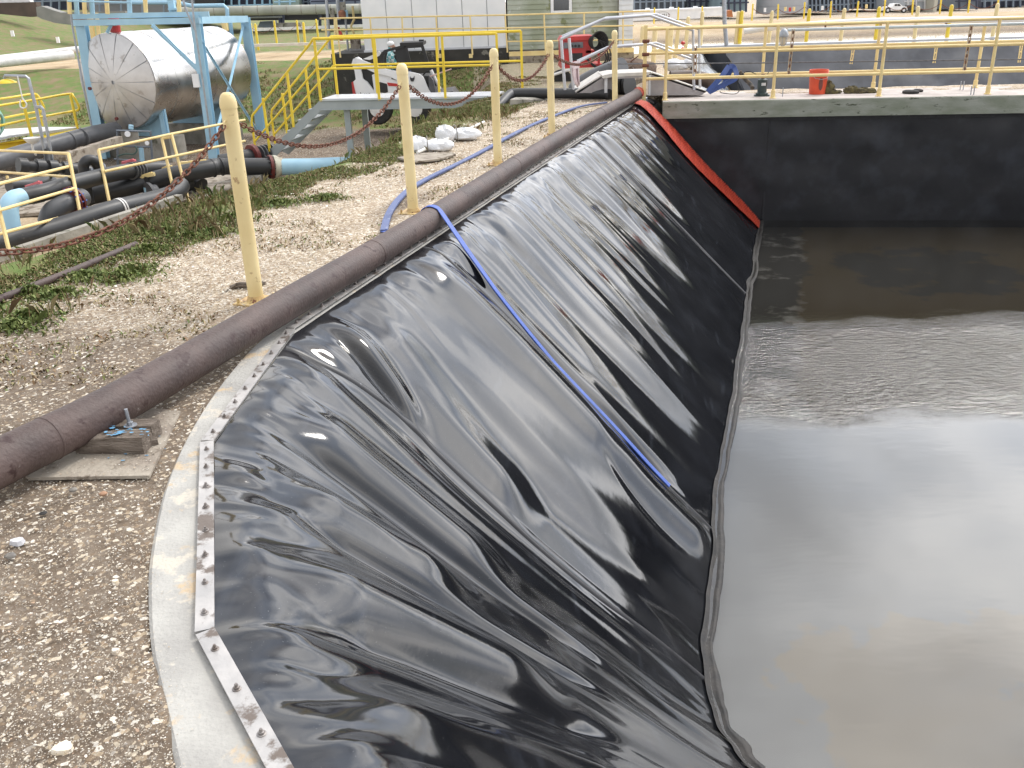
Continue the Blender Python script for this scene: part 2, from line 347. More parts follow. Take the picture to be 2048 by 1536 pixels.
def liner_off(s, t, off):                # a point lying off above the sheet
    e = .01
    p = liner(s, t); a = liner(s+e, t)-liner(s-e, t); b = liner(s, np.minimum(t+e, 1))-liner(s, t-e)
    n = np.cross(b, a); n = n/np.linalg.norm(n, axis=-1)[..., None]; n = n*np.sign(n[..., 2:3])
    return p+n*np.asarray(off)[..., None]
def liner_mat(name, base, rough, dustc=(.16,.18,.22), dust=.0, fine=True):
    m = bpy.data.materials.new(name); m.use_nodes = True; t = m.node_tree; b = t.nodes['Principled BSDF']; L = t.links.new
    g = t.nodes.new('ShaderNodeNewGeometry'); co = g.outputs['Position']
    def noise(s, d=6, w_=0., st=None):
        n = t.nodes.new('ShaderNodeTexNoise'); n.inputs['Scale'].default_value = s; n.inputs['Detail'].default_value = d; n.noise_dimensions = '4D'; n.inputs['W'].default_value = w_
        if st:
            mp_ = t.nodes.new('ShaderNodeMapping'); mp_.inputs['Rotation'].default_value = st[0]; mp_.inputs['Scale'].default_value = st[1]; L(co, mp_.inputs[0]); L(mp_.outputs[0], n.inputs[0])
        else: L(co, n.inputs[0])
        return n.outputs[0]
    def ramp(i, a, b2, lo=0., hi=1.):
        r = t.nodes.new('ShaderNodeMapRange'); r.inputs['From Min'].default_value = a; r.inputs['From Max'].default_value = b2; r.inputs['To Min'].default_value = lo; r.inputs['To Max'].default_value = hi; L(i, r.inputs[0]); return r.outputs[0]
    def mix(f, c1, c2):
        mm = t.nodes.new('ShaderNodeMix'); mm.data_type = 'RGBA'
        if isinstance(f, float): mm.inputs[0].default_value = f
        else: L(f, mm.inputs[0])
        for i, c in ((6, c1), (7, c2)):
            if isinstance(c, tuple): mm.inputs[i].default_value = (*c, 1)
            else: L(c, mm.inputs[i])
        return mm.outputs[2]
    c = mix(ramp(noise(1.4), .35, .65), base, tuple(v*1.5+.002 for v in base))
    c = mix(ramp(noise(3.0, 9, 2.), .50, .78, 0, dust), c, dustc)
    sp = noise(260, 2, 4.); c = mix(ramp(sp, .735, .76, 0, .7), c, (.42,.42,.40))      # grit
    sk_ = noise(9, 9, 11., ((0, 0, .305), (1, .15, 1)))
    c = mix(ramp(sk_, .60, .80, 0, .35), c, tuple(.5*v for v in dustc))
    L(c, b.inputs['Base Color'])
    r1 = ramp(noise(2.2, 8, 6.), .35, .75, rough*.75, rough*1.6); L(r1, b.inputs['Roughness'])
    b.inputs['IOR'].default_value = 1.52; b.inputs['Specular IOR Level'].default_value = .56
    bp = t.nodes.new('ShaderNodeBump'); bp.inputs['Strength'].default_value = .18; bp.inputs['Distance'].default_value = .004
    L(noise(9, 3, 8.), bp.inputs['Height'])
    bp2 = t.nodes.new('ShaderNodeBump'); bp2.inputs['Strength'].default_value = .02; bp2.inputs['Distance'].default_value = .002; L(noise(150, 3, 9.), bp2.inputs['Height']); L(bp.outputs[0], bp2.inputs['Normal'])
    L(bp2.outputs[0], b.inputs['Normal']); return m
M_liner = liner_mat('glossy_black_liner', (.0055,.006,.0075), .075, dust=.06)
M_liner_wall = liner_mat('dusty_black_liner', (.0038,.0042,.0068), .42, dustc=(.050,.058,.075), dust=.45)
M_liner_seam = mat('liner_weld_strip', (.022,.022,.025), (.012,.012,.014), 18, .35, c3=(.20,.21,.23), s3=26, t3=.64)
M_toe = mat('muddy_liner_edge', (.040,.036,.033), (.014,.014,.014), 9, .7, bump=.3, bscale=40, c3=(.16,.15,.14), s3=20, t3=.62)
# ------------------------------------------------------------------ ground
def ground_h(x, y):
    x = np.asarray(x, float); y = np.asarray(y, float); s, e = se(x, y)
    eb = np.interp(s, [0, 3.5, 6, 12], [3.25, 3.4, 4.6, 5.6]); ea = np.interp(s, [0, 3.4, 5, 7, 8.5, 12], [2.85, 2.7, 2.25, 2.2, 2.6, 2.7])
    drop = sst(0, 1, (e-ea)/(eb-ea))
    mask = 1-sst(-1.6, .2, x+.0*y)*sst(15.5, 18, y)
    ystart = np.interp(x, [-12, -6, -3], [28, 27, 25.5])
    rise = sst(0, 1, (y-ystart)/np.interp(x, [-12, -6, -4, -1], [10, 9, 7, 5]))
    z = -1.45*drop*mask*(1-rise) - .22*rise - .03*sst(14, 20, y)
    hill = 2.25*sst(-22.5, -35, x)*sst(43, 60, y); z = z+hill
    # bank beyond the third basin, then the low plant ground
    right = sst(2.5, 6, x)
    bank = -.75+.68*sst(46, 56, y); z = np.where(y > 46, z*(1-right)+bank*right, z)
    z = z-2.6*sst(60, 90, y)*sst(2, 8, x)
    z = z+.012*vnoise(x*2.3, y*2.3, 61)+.006*vnoise(x*7, y*7, 62)
    z = z+.05*vnoise(x*1.5, y*1.5, 63)*sst(.2, 1, drop*mask)
    return z
def inpoly(x, y, P):
    r = np.zeros(x.shape, bool); n = len(P)
    for i in range(n):
        x0, y0 = P[i]; x1, y1 = P[(i+1) % n]
        c = ((y0 > y) != (y1 > y)) & (x < (x1-x0)*(y-y0)/((y1-y0) if y1 != y0 else 1e-9)+x0); r ^= c
    return r
POND = [tuple(p) for p in KT] + [(13.6, 13.55), (13.2, -1.2)]
NP = [(-1.20,4.45),(-1.25,3.2),(-.94,1.98),(-.64,1.47),(.22,1.05),(1.25,.55),(9.5,-.75),(11.2,-1.0),(11.4,14.6),(2.75,16.1),(2.45,15.6)]
POND2 = [(3.3,16.9),(6.35,31.3),(7.05,30.3),(16.1,29.5),(28,28.45),(25,14)]
POND3 = [(4.7,33.5),(5.9,47.0),(70,47.0),(60,28.0),(9.5,32.0)]
def axis(segs):
    o = []
    for a, b, n in segs: o += list(np.linspace(a, b, n, endpoint=False))
    return np.array(o+[segs[-1][1]])
gx = axis([(-1500,-200,8),(-200,-60,14),(-60,-14,46),(-14,-4.5,60),(-4.5,4,110),(4,16,50),(16,60,30),(60,200,10),(200,1500,8)])
gy = axis([(-60,-2,16),(-2,0,12),(0,8,110),(8,18,90),(18,40,90),(40,70,50),(70,300,20),(300,2500,10)])
XX, YY = np.meshgrid(gx, gy); ZZ = ground_h(XX, YY)
for P in (NP, POND2, POND3): ZZ = np.where(inpoly(XX, YY, P), -3.2, ZZ)
ss_, ee_ = se(XX, YY)
n1_ = vnoise(XX*.9, YY*.9, 71)*.5+vnoise(XX*2.6, YY*2.6, 72)*.35+vnoise(XX*7, YY*7, 73)*.2
grass = sst(1.75, 2.15, ee_+.35*n1_)*(1-sst(3.6, 4.6, ee_)*(YY < 26)*(ss_ < 6))*(1-sst(4.4, 6.2, ee_)*(YY < 25.5))
grass = np.maximum(grass, sst(24.5, 26.5, YY+n1_)*(XX < 0)*(1-sst(34, 36.5, YY)))
grass = np.maximum(grass*(YY < 37), sst(43, 45, YY)*(XX < 2)*.95)
grass = np.where((XX > -.8) & (YY > 15), grass*.25, grass)
sand = sst(33.5, 36.5, YY)*(1-sst(42.5, 45, YY))*(XX < 3) + (XX > 2.5)*sst(48, 53, YY)*(1-sst(66, 80, YY)) + (XX > 2)*sst(25, 27, YY)*(YY < 46)
sand = np.where((XX < -5.5) & (YY < 17.5) & (ee_ > 3.6), .75, sand)
dirt = ((ee_ > 4.2) & (YY > 13) & (YY < 27) & (XX < 0.0))*1.0*(sand < .5) + (XX > -1)*(YY > 15.5)*(YY < 27)*(XX < 3.4)*.75
dirt = np.maximum(dirt, sst(.45, .1, np.hypot((ss_-3.3)/2.0, (ee_-.75)/.55))*.9)
dirt = np.maximum(dirt, sst(0.9, -.5, ss_+.5*n1_)*.92)
dirt = np.maximum(dirt, (XX > 2.5)*(YY > 46)*(1-sst(49, 53, YY)))
colz = np.stack([grass, sand, dirt], -1).reshape(-1, 3)
ny, nx_ = XX.shape; ii = np.arange(ny*nx_).reshape(ny, nx_)
FF = np.stack([ii[:-1, :-1], ii[:-1, 1:], ii[1:, 1:], ii[1:, :-1]], -1).reshape(-1, 4)
def ground_mat():
    m = bpy.data.materials.new('ground_material'); m.use_nodes = True; t = m.node_tree; b = t.nodes['Principled BSDF']; L = t.links.new
    g = t.nodes.new('ShaderNodeNewGeometry'); co = g.outputs['Position']
    def noise(s, d=6, w_=0.):
        n = t.nodes.new('ShaderNodeTexNoise'); n.inputs['Scale'].default_value = s; n.inputs['Detail'].default_value = d; n.inputs['Roughness'].default_value = .6; n.noise_dimensions = '4D'; n.inputs['W'].default_value = w_; L(co, n.inputs[0]); return n.outputs[0]
    def cramp(i, st):
        r = t.nodes.new('ShaderNodeValToRGB'); e = r.color_ramp.elements
        while len(e) < len(st): e.new(.5)
        for k, (p, c) in enumerate(st): e[k].position = p; e[k].color = (*c, 1)
        L(i, r.inputs[0]); return r.outputs[0]
    def mix(f, a, b2):
        mm = t.nodes.new('ShaderNodeMix'); mm.data_type = 'RGBA'; L(f, mm.inputs[0]); L(a, mm.inputs[6]); L(b2, mm.inputs[7]); return mm.outputs[2]
    vc = t.nodes.new('ShaderNodeVertexColor'); vc.layer_name = 'Col'; sp = t.nodes.new('ShaderNodeSeparateColor'); L(vc.outputs[0], sp.inputs[0])
    # shell grit: cells of many colours over tan dirt
    vo = t.nodes.new('ShaderNodeTexVoronoi'); vo.inputs['Scale'].default_value = 75; vo.inputs['Randomness'].default_value = 1; L(co, vo.inputs[0])
    sc = t.nodes.new('ShaderNodeSeparateColor'); L(vo.outputs['Color'], sc.inputs[0])
    grit = cramp(sc.outputs[0], [(.0,(.16,.11,.07)),(.30,(.33,.25,.17)),(.55,(.52,.43,.31)),(.72,(.68,.60,.47)),(.9,(.80,.76,.68))])
    soil = cramp(noise(5, 9, 1.), [(.3,(.22,.16,.105)),(.5,(.38,.30,.22)),(.7,(.47,.40,.30))])
    base = mix(cramp(noise(9, 8, 2.), [(.36,(0,0,0)),(.56,(.9,.9,.9))]), soil, grit)
    dk = cramp(noise(6, 10, 3.), [(.3,(.085,.063,.046)),(.5,(.155,.120,.090)),(.72,(.25,.205,.16))])
    dgrit = mix(cramp(sc.outputs[1], [(.80,(0,0,0)),(.86,(.8,.8,.8))]), dk, grit)
    base = mix(sp.outputs[2], base, dgrit)
    sd = cramp(noise(.8, 8, 4.), [(.3,(.36,.26,.155)),(.6,(.52,.41,.27)),(.75,(.60,.52,.38))]); base = mix(sp.outputs[1], base, sd)
    gr = cramp(noise(2.4, 10, 5.), [(.34,(.24,.18,.11)),(.46,(.20,.18,.085)),(.56,(.145,.195,.06)),(.72,(.10,.175,.045))])
    base = mix(sp.outputs[0], base, gr)
    L(base, b.inputs['Base Color']); b.inputs['Roughness'].default_value = .95; b.inputs['Specular IOR Level'].default_value = .2
    bp = t.nodes.new('ShaderNodeBump'); bp.inputs['Strength'].default_value = .55; bp.inputs['Distance'].default_value = .012
    ad_ = t.nodes.new('ShaderNodeMath'); ad_.operation = 'ADD'; L(noise(70, 5, 7.), ad_.inputs[0]); L(sc.outputs[2], ad_.inputs[1]); L(ad_.outputs[0], bp.inputs['Height']); L(bp.outputs[0], b.inputs['Normal'])
    return m
M_ground = ground_mat()
bulk('ground', np.stack([XX, YY, ZZ], -1).reshape(-1, 3), FF, M_ground, colz, smooth=True, kind='structure')
# ------------------------------------------------------------------ pond floor, water
fx = np.linspace(-1, 14, 90); fy = np.linspace(-1.5, 16, 100); FX, FY = np.meshgrid(fx, fy)
def floor_mat():
    m = bpy.data.materials.new('silt_and_sky_floor'); m.use_nodes = True; t = m.node_tree; b = t.nodes['Principled BSDF']; L = t.links.new
    g = t.nodes.new('ShaderNodeNewGeometry'); co = g.outputs['Position']
    vc = t.nodes.new('ShaderNodeVertexColor'); vc.layer_name = 'Col'; sp = t.nodes.new('ShaderNodeSeparateColor'); L(vc.outputs[0], sp.inputs[0])
    n = t.nodes.new('ShaderNodeTexNoise'); n.inputs['Scale'].default_value = 2.2; n.inputs['Detail'].default_value = 9; n.inputs['Roughness'].default_value = .62; L(co, n.inputs[0])
    def m2(f, a, b2):
        mm = t.nodes.new('ShaderNodeMix'); mm.data_type = 'RGBA'; L(f, mm.inputs[0])
        for i, c in ((6, a), (7, b2)):
            if isinstance(c, tuple): mm.inputs[i].default_value = (*c, 1)
            else: L(c, mm.inputs[i])
        return mm.outputs[2]
    def thr(a, lo, hi):
        s_ = t.nodes.new('ShaderNodeMath'); s_.operation = 'ADD'; L(a, s_.inputs[0]); L(n.outputs[0], s_.inputs[1])
        r = t.nodes.new('ShaderNodeMapRange'); r.inputs['From Min'].default_value = lo; r.inputs['From Max'].default_value = hi; L(s_.outputs[0], r.inputs[0]); return r.outputs[0]
    c = m2(thr(sp.outputs[0], .80, 1.15), (.29,.30,.32), (.062,.044,.018))      # olive silt far off; near grey painted bright for reflected sky
    c = m2(thr(sp.outputs[2], .93, 1.05), c, (.022,.021,.018))
    c = m2(thr(sp.outputs[1], .93, .99), c, (.35,.305,.24))                         # pale silt
    L(c, b.inputs['Base Color']); b.inputs['Roughness'].default_value = .9; return m
s_f = np.clip((FX-1.0)*.954-(FY-4)*.30, -9, 9)      # distance right of the toe
olive = np.maximum(sst(.25, .8, s_f), .6)*sst(6.8, 8.2, FY)*.98
p0 = G(1860, 1420, WZ-.1); rr_ = np.hypot((FX-p0[0]-.25)/1.1, (FY-p0[1]+.1)/.75)+.30*vnoise(FX*1.6, FY*1.6, 55)+.14*vnoise(FX*4, FY*4, 56); pale = np.clip(1.0-.55*rr_, 0, .62)
bulk('pond_floor', np.stack([FX, FY, FX*0+WZ-.12], -1).reshape(-1, 3), (lambda q: np.stack([q[:-1, :-1], q[:-1, 1:], q[1:, 1:], q[1:, :-1]], -1).reshape(-1, 4))(np.arange(9000).reshape(100, 90)), floor_mat(), np.stack([olive, pale, sst(1.5, .5, np.hypot((FX-6.0)/1.5, (FY-12.3)/1.5))*.62+sst(.9, .35, s_f)*sst(7, 9, FY)*.6], -1).reshape(-1, 3), kind='structure')
def water_mat(name, tint, ripple):
    m = bpy.data.materials.new(name); m.use_nodes = True; t = m.node_tree; t.nodes.clear(); L = t.links.new
    o = t.nodes.new('ShaderNodeOutputMaterial'); g = t.nodes.new('ShaderNodeNewGeometry'); co = g.outputs['Position']
    tr = t.nodes.new('ShaderNodeBsdfTransparent'); tr.inputs[0].default_value = (*tint, 1)
    df = t.nodes.new('ShaderNodeBsdfDiffuse'); df.inputs[0].default_value = (.16, .155, .145, 1)
    m0 = t.nodes.new('ShaderNodeMixShader'); m0.inputs[0].default_value = .05; L(tr.outputs[0], m0.inputs[1]); L(df.outputs[0], m0.inputs[2])
    gl = t.nodes.new('ShaderNodeBsdfGlossy'); gl.inputs['Roughness'].default_value = .02; gl.inputs[0].default_value = (1, 1, 1, 1)
    fr = t.nodes.new('ShaderNodeFresnel'); fr.inputs[0].default_value = 1.60
    mx_ = t.nodes.new('ShaderNodeMixShader'); L(fr.outputs[0], mx_.inputs[0]); L(m0.outputs[0], mx_.inputs[1]); L(gl.outputs[0], mx_.inputs[2]); L(mx_.outputs[0], o.inputs[0])
    mp_ = t.nodes.new('ShaderNodeMapping'); mp_.inputs['Scale'].default_value = (1, 2.4, 1); mp_.inputs['Rotation'].default_value = (0, 0, .12); L(co, mp_.inputs[0])
    def noise(s, d, r_=.6):
        n = t.nodes.new('ShaderNodeTexNoise'); n.inputs['Scale'].default_value = s; n.inputs['Detail'].default_value = d; n.inputs['Roughness'].default_value = r_; L(mp_.outputs[0], n.inputs[0]); return n.outputs[0]
    # a breeze-ruffled band across the middle, calm elsewhere
    sx = t.nodes.new('ShaderNodeSeparateXYZ'); L(co, sx.inputs[0])
    wob = t.nodes.new('ShaderNodeMath'); wob.operation = 'MULTIPLY_ADD'; L(noise(.5, 3), wob.inputs[0]); wob.inputs[1].default_value = 1.6; L(sx.outputs[1], wob.inputs[2])
    r = t.nodes.new('ShaderNodeMapRange'); r.interpolation_type = 'SMOOTHSTEP'; r.inputs['From Min'].default_value = 7.8; r.inputs['From Max'].default_value = 8.6; r.inputs['To Min'].default_value = .0; r.inputs['To Max'].default_value = .85; L(wob.outputs[0], r.inputs[0])
    r2 = t.nodes.new('ShaderNodeMapRange'); r2.interpolation_type = 'SMOOTHSTEP'; r2.inputs['From Min'].default_value = 9.9; r2.inputs['From Max'].default_value = 10.9; r2.inputs['To Min'].default_value = 1; r2.inputs['To Max'].default_value = .03; L(wob.outputs[0], r2.inputs[0])
    mu = t.nodes.new('ShaderNodeMath'); mu.operation = 'MULTIPLY'; L(r.outputs[0], mu.inputs[0]); L(r2.outputs[0], mu.inputs[1])
    b1 = t.nodes.new('ShaderNodeBump'); b1.inputs['Distance'].default_value = .03*ripple; L(mu.outputs[0], b1.inputs['Strength']); L(noise(9, 4, .65), b1.inputs['Height'])
    b2 = t.nodes.new('ShaderNodeBump'); b2.inputs['Distance'].default_value = .012*ripple; b2.inputs['Strength'].default_value = .07; L(noise(2.6, 2), b2.inputs['Height']); L(b1.outputs[0], b2.inputs['Normal'])
    for q in (gl, fr): L(b2.outputs[0], q.inputs['Normal'])
    return m
M_water = water_mat('pond_water', (.86, .85, .80), 1.0)
wq = MB(); wq.add([(x_, y_, WZ) for x_, y_ in [(-.6,4),(-.6,1),(0.6,-1),(14,-1.4),(14.5,15.3),(2.2,15.6)]], [(0,1,2,3,4,5)])
wme = bpy.data.meshes.new('water'); wme.from_pydata(wq.v, [], wq.f); wme.materials.append(M_water)
if wme.polygons[0].normal.z < 0: wme.flip_normals()
wo = bpy.data.objects.new('water', wme); COL.objects.link(wo); wo['kind'] = 'structure'
# ------------------------------------------------------------------ the liner on the near and left slopes
LN = thing('pond_liner', 'glossy wrinkled black plastic liner draped down the left bank into the water', 'pond liner', (*T0, 0))
s_ax = np.concatenate([np.linspace(-14, -4.6, 40, endpoint=False), np.arange(-4.6, 3.5, .013), np.arange(3.5, 11.9, .017), [11.9]])
t_ax = np.concatenate([np.linspace(0, .2, 44, endpoint=False), np.linspace(.2, 1, 96)])
SS, TT = np.meshgrid(s_ax, t_ax); PP = liner(SS, TT); q = np.arange(PP.shape[0]*PP.shape[1]).reshape(PP.shape[:2])
bulk('liner_sheet', PP.reshape(-1, 3), np.stack([q[:-1, :-1], q[1:, :-1], q[1:, 1:], q[:-1, 1:]], -1).reshape(-1, 4), M_liner, smooth=True, parent=LN)
def strip(name, sfun, t0, t1, wd, off, m, n=140, parent=LN, lift=.004, wmod=None):
    tt = np.linspace(t0, t1, n); V = []; ws = [-1, -.55, 0, .55, 1]
    for k, wv_ in enumerate(ws):
        w2 = wd*(wmod(tt) if wmod else 1)
        V.append(liner_off(sfun(tt)+wv_*w2/2, tt, off+(lift if abs(wv_) < .9 else -.004)))
    V = np.stack(V, 1).reshape(-1, 3); q = np.arange(n*5).reshape(n, 5)
    return bulk(name, V, np.stack([q[:-1, :-1], q[1:, :-1], q[1:, 1:], q[:-1, 1:]], -1).reshape(-1, 4), m, smooth=True, parent=parent)
strip('weld_seam', lambda t: -.20+.12*sst(0, .3, t)+.03*np.sin(t*7)+.10*sst(.7, 1, t), .005, .985, .045, .004, M_liner_seam)
strip('weld_seam', lambda t: 1.80+0*t, .005, .985, .03, .003, M_liner_seam)
strip('weld_seam', lambda t: 7.2+.02*np.sin(t*5), .01, .985, .04, .003, M_liner_seam)
# muddy edge strip along the waterline
sv = np.arange(-6, 11.2, .03); rows = []
for k, tq in enumerate([.974, .982, .99, 1.0]):
    p = liner_off(sv, np.full_like(sv, tq-.006*vnoise(sv*2.5, sv*0, 91)), .010+.006*(k == 1)); rows.append(p)
p = rows[-1].copy(); D_ = botc(sv)-topc(sv); D_ = D_/np.linalg.norm(D_, axis=-1)[..., None]
wout = .028+.014*vnoise(sv*3, sv*0+4, 92)+.004*vnoise(sv*6, sv*0+4, 93)
rows[-1][:, 2] = WZ+.016
e1 = rows[-1].copy(); e1[:, :2] += D_*wout[:, None]; e1[:, 2] = WZ+.012; e2 = e1.copy(); e2[:, 2] = WZ-.05; rows += [e1, e2]
V = np.stack(rows, 1); q = np.arange(V.shape[0]*V.shape[1]).reshape(V.shape[:2])
bulk('toe_edge', V.reshape(-1, 3), np.stack([q[:-1, :-1], q[1:, :-1], q[1:, 1:], q[:-1, 1:]], -1).reshape(-1, 4), M_toe, smooth=True, parent=LN)
# ------------------------------------------------------------------ concrete kerb and clamping bars
outer = [(-1.05,4.96)]+[tuple(G(x, y)[:2]) for x, y in [(560,655),(500,705),(430,790),(375,880),(330,985),(303,1110),(298,1200),(305,1310),(330,1430),(352,1536)]]+[(-.60,1.15),(-.15,.72),(.6,.38),(1.5,.15),(9.5,-1.2)]
outer = [tuple(T0+CD*11.6+LD*.34), tuple(T0+CD*.8+LD*.32)]+outer[1:]
outer = [np.array(p) for p in outer]; ob = [outer[0], outer[1]]+[p for p in smoothpath([np.array([*p, 0]) for p in outer[2:]], 6)]
ob = [np.array(p)[:2] for p in ob]
ob = [ob[i]*(1-f)+ob[i+1]*f for i in range(len(ob)-1) for f in np.linspace(0, 1, max(2, int(np.linalg.norm(ob[i+1]-ob[i])/.06)), endpoint=False)]+[ob[-1]]
innr = [p for p in [T0+CD*11.6]]+[np.array([np.interp(s, KS, KT[:, 0]), np.interp(s, KS, KT[:, 1])]) for s in [.8]]
b = MB(); No = len(ob); vs = []; fs = []
tin = np.interp(np.linspace(0, 1, No), [0, 1/No, 1], [11.6, 1.0, -14.0]); lens = np.r_[0, np.cumsum([np.linalg.norm(ob[i+1]-ob[i]) for i in range(No-1)])]
ins = []
for p in ob:                              # nearest crest point to each outer point
    cand = np.concatenate([np.linspace(-14, -5, 80), np.linspace(-5, 11.6, 2400)]); cp = np.stack([np.interp(cand, KS, KT[:, 0]), np.interp(cand, KS, KT[:, 1])], -1)
    cp = np.where(cand[:, None] > 11.9, T0+CD*cand[:, None], cp); k = np.argmin(np.linalg.norm(cp-p, axis=1)); d = nrm(cp[k]-p); ins.append(cp[k]+d*.0)
for k in range(No):
    o_, i_ = ob[k], ins[k]
    for (px, py), z in ((o_, -.35), (o_, .006), (o_+(i_-o_)*.06, .016), (i_, .016), (i_, -.35)): vs.append((px, py, z))
for k in range(No-1):
    for j in range(5): fs.append((k*5+j, (k+1)*5+j, (k+1)*5+(j+1) % 5, k*5+(j+1) % 5))
b.add(vs, fs); kb = b.build('concrete_kerb', M_conc); kb['kind'] = 'structure'
# bars: segments with bolts
bolt_m = MB(); bolt_m.lathe((0, 0, 0), [(.0125, 0), (.0125, .002), (.0115, .0025)], 14); bolt_m.lathe((0, 0, .0025), [(.0085, 0), (.0085, .006), (.0065, .0066)], 6); bolt_m.lathe((0, 0, .009), [(.0045, 0), (.0045, .007), (.0035, .0085)], 8)
_b = bolt_m.build('bolt', M_boltm, None, True); boltdata = _b.data; bpy.data.objects.remove(_b)
def bar(p, q, label, nb, z=.034, wd=.052, group='metal bars clamping the liner edge', ends=(None, None)):
    p, q = np.array(p, float), np.array(q, float); d = nrm(q-p); n_ = np.array([-d[1], d[0]])
    root = thing('clamping_bar', label, 'metal bar', (*((p+q)/2), z), group)
    P = [p-n_*wd/2, q-n_*wd/2, q+n_*wd/2, p+n_*wd/2]
    part(root, 'flat_bar', M_batten, lambda b: b.prism([(*v, z-.006) for v in P], (0, 0, .007)))
    Lb = np.linalg.norm(q-p)
    for k in range(nb):
        t_ = (k+.5)/nb; c = p+(q-p)*t_; o = bpy.data.objects.new('bolt', boltdata); COL.objects.link(o); o.parent = root; o.matrix_parent_inverse = parent_inv(root)
        o.matrix_basis = Matrix.Translation((c[0], c[1], z+.001)) @ Matrix.Rotation(rnd.random()*3, 4, 'Z') @ Matrix.Scale(.82+.22*rnd.random(), 4)
    return root
def midpt(a, b): return (G(*a)+G(*b))[:2]/2
cA = midpt((572,668),(592,672)); cB = midpt((403,897),(430,897)); cC = midpt((396,1288),(430,1272)); 
cD_ = G(552,1536)[:2]+ (G(552,1536)-G(413,1280))[:2]*.35
bar(cB+nrm(cA-cB)*.005, cA, 'bright clamping bar running back from the straight bar towards the pipe, ten bolts', 9)
bar(cC, cB-nrm(cB-cC)*.004, 'middle clamping bar pointing straight away beside the kerb, eight bolts', 8)
bar(cD_, cC+nrm(cD_-cC)*.006, 'nearest clamping bar, dirty and angled, at the bottom of the kerb', 4)
s0 = float(se(*cA)[0])
for k in range(6):
    a = T0+CD*(s0+.02+k*1.9)+LD*.05; b_ = T0+CD*(s0+.02+(k+1)*1.9-.01)+LD*.05
    bar(a, b_, ['first', 'second', 'third', 'fourth', 'fifth', 'farthest'][k]+' long clamping bar beneath the brown pipe, counted from the near corner', 13)
# ------------------------------------------------------------------ walkway slab and far wall
DA = np.array([2.62, 15.19]); DD = nrm([5.25, -.8]); DN = np.array([-DD[1], DD[0]])       # front edge of the slab, its direction, backwards
b = MB(); Ls = 12.0
prof = [(0, 0), (.012, .0), (0.0, -.012), (0.0, -.27), (1.42, -.27), (1.42, 0)]
prof = [(0.0, -.27), (0.0, -.014), (.014, 0.0), (1.42, 0.0), (1.42, -.27)]
segs = 60; vs = []; fs = []
for k in range(segs+1):
    c0 = DA+DD*(Ls*k/segs)
    for dn, z in prof:
        p = c0+DN*(dn-.004*vnoise(k*.6, z*9, 3)*(dn < .02)); vs.append((*p, z))
for k in range(segs):
    for j in range(4): fs.append((k*5+j, (k+1)*5+j, (k+1)*5+j+1, k*5+j+1))
fs.append(tuple(range(5))); fs.append(tuple(segs*5+j for j in range(5)))
b.add(vs, fs); so = b.build('walkway_slab', M_slabface); so['kind'] = 'structure'
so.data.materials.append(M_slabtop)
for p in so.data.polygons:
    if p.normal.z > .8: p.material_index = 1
fw = thing('wall_liner', 'flat dusty black liner hung down the far wall under the concrete walkway', 'pond liner', (*DA, -.27))
us = np.linspace(-.6, 11.6, 160); zs = np.linspace(-.20, -2.12, 50); U, Z = np.meshgrid(us, zs)
off = .19+.022*vnoise(U*.8+Z*.5, Z*1.2, 5)+.008*vnoise(U*3, Z*3, 6)-.05*np.exp(-((U-1.9)/.25)**2)*0
PX = DA[0]+DD[0]*U+DN[0]*off; PY = DA[1]+DD[1]*U+DN[1]*off; q = np.arange(U.size).reshape(U.shape)
bulk('liner_sheet', np.stack([PX, PY, Z], -1).reshape(-1, 3), np.stack([q[:-1, :-1], q[1:, :-1], q[1:, 1:], q[:-1, 1:]], -1).reshape(-1, 4), M_liner_wall, smooth=True, parent=fw)
for u_ in (1.75,):
    c0 = DA+DD*u_+DN*.186
    part(fw, 'weld_seam', M_liner_wall, lambda b: b.beam((*c0, -.28), (*c0, -1.98), .03, .010))
cb0, cb1 = DA+DD*.2+DN*.16, DA+DD*11.5+DN*.16
part(fw, 'top_bar', M_liner_seam, lambda b: b.beam((*cb0, -.315), (*cb1, -.315), .02, .05))
# liners on the sides out of sight, which the wet slope mirrors
rl = thing('side_liner', 'black liner down the right bank of the pond', 'pond liner', (11.2, 6, 0))
A = [(11.3,13.9,0),(11.0,-1.0,0)]; Bq = [(9.4,14.2,-2.1),(9.2,1.2,-2.1)]
def rsheet(b):
    n = 60; vs = []; 
    for i in range(n+1):
        for j in range(9):
            a = np.array(A[0])*(1-i/n)+np.array(A[1])*i/n; c = np.array(Bq[0])*(1-i/n)+np.array(Bq[1])*i/n; p = a*(1-j/8)+c*(j/8); p[0] += .05*float(vnoise(i*.4, j*.5, 9)); vs.append(p)
    b.add(vs, [(i*9+j, (i+1)*9+j, (i+1)*9+j+1, i*9+j+1) for i in range(n) for j in range(8)])
part(rl, 'liner_sheet', M_liner_wall, rsheet, True)
b = MB(); b.box(11.1, -1.4, -.3, 14.6, 14.3, .02); o_ = b.build('concrete_kerb', M_conc); o_['kind'] = 'structure'
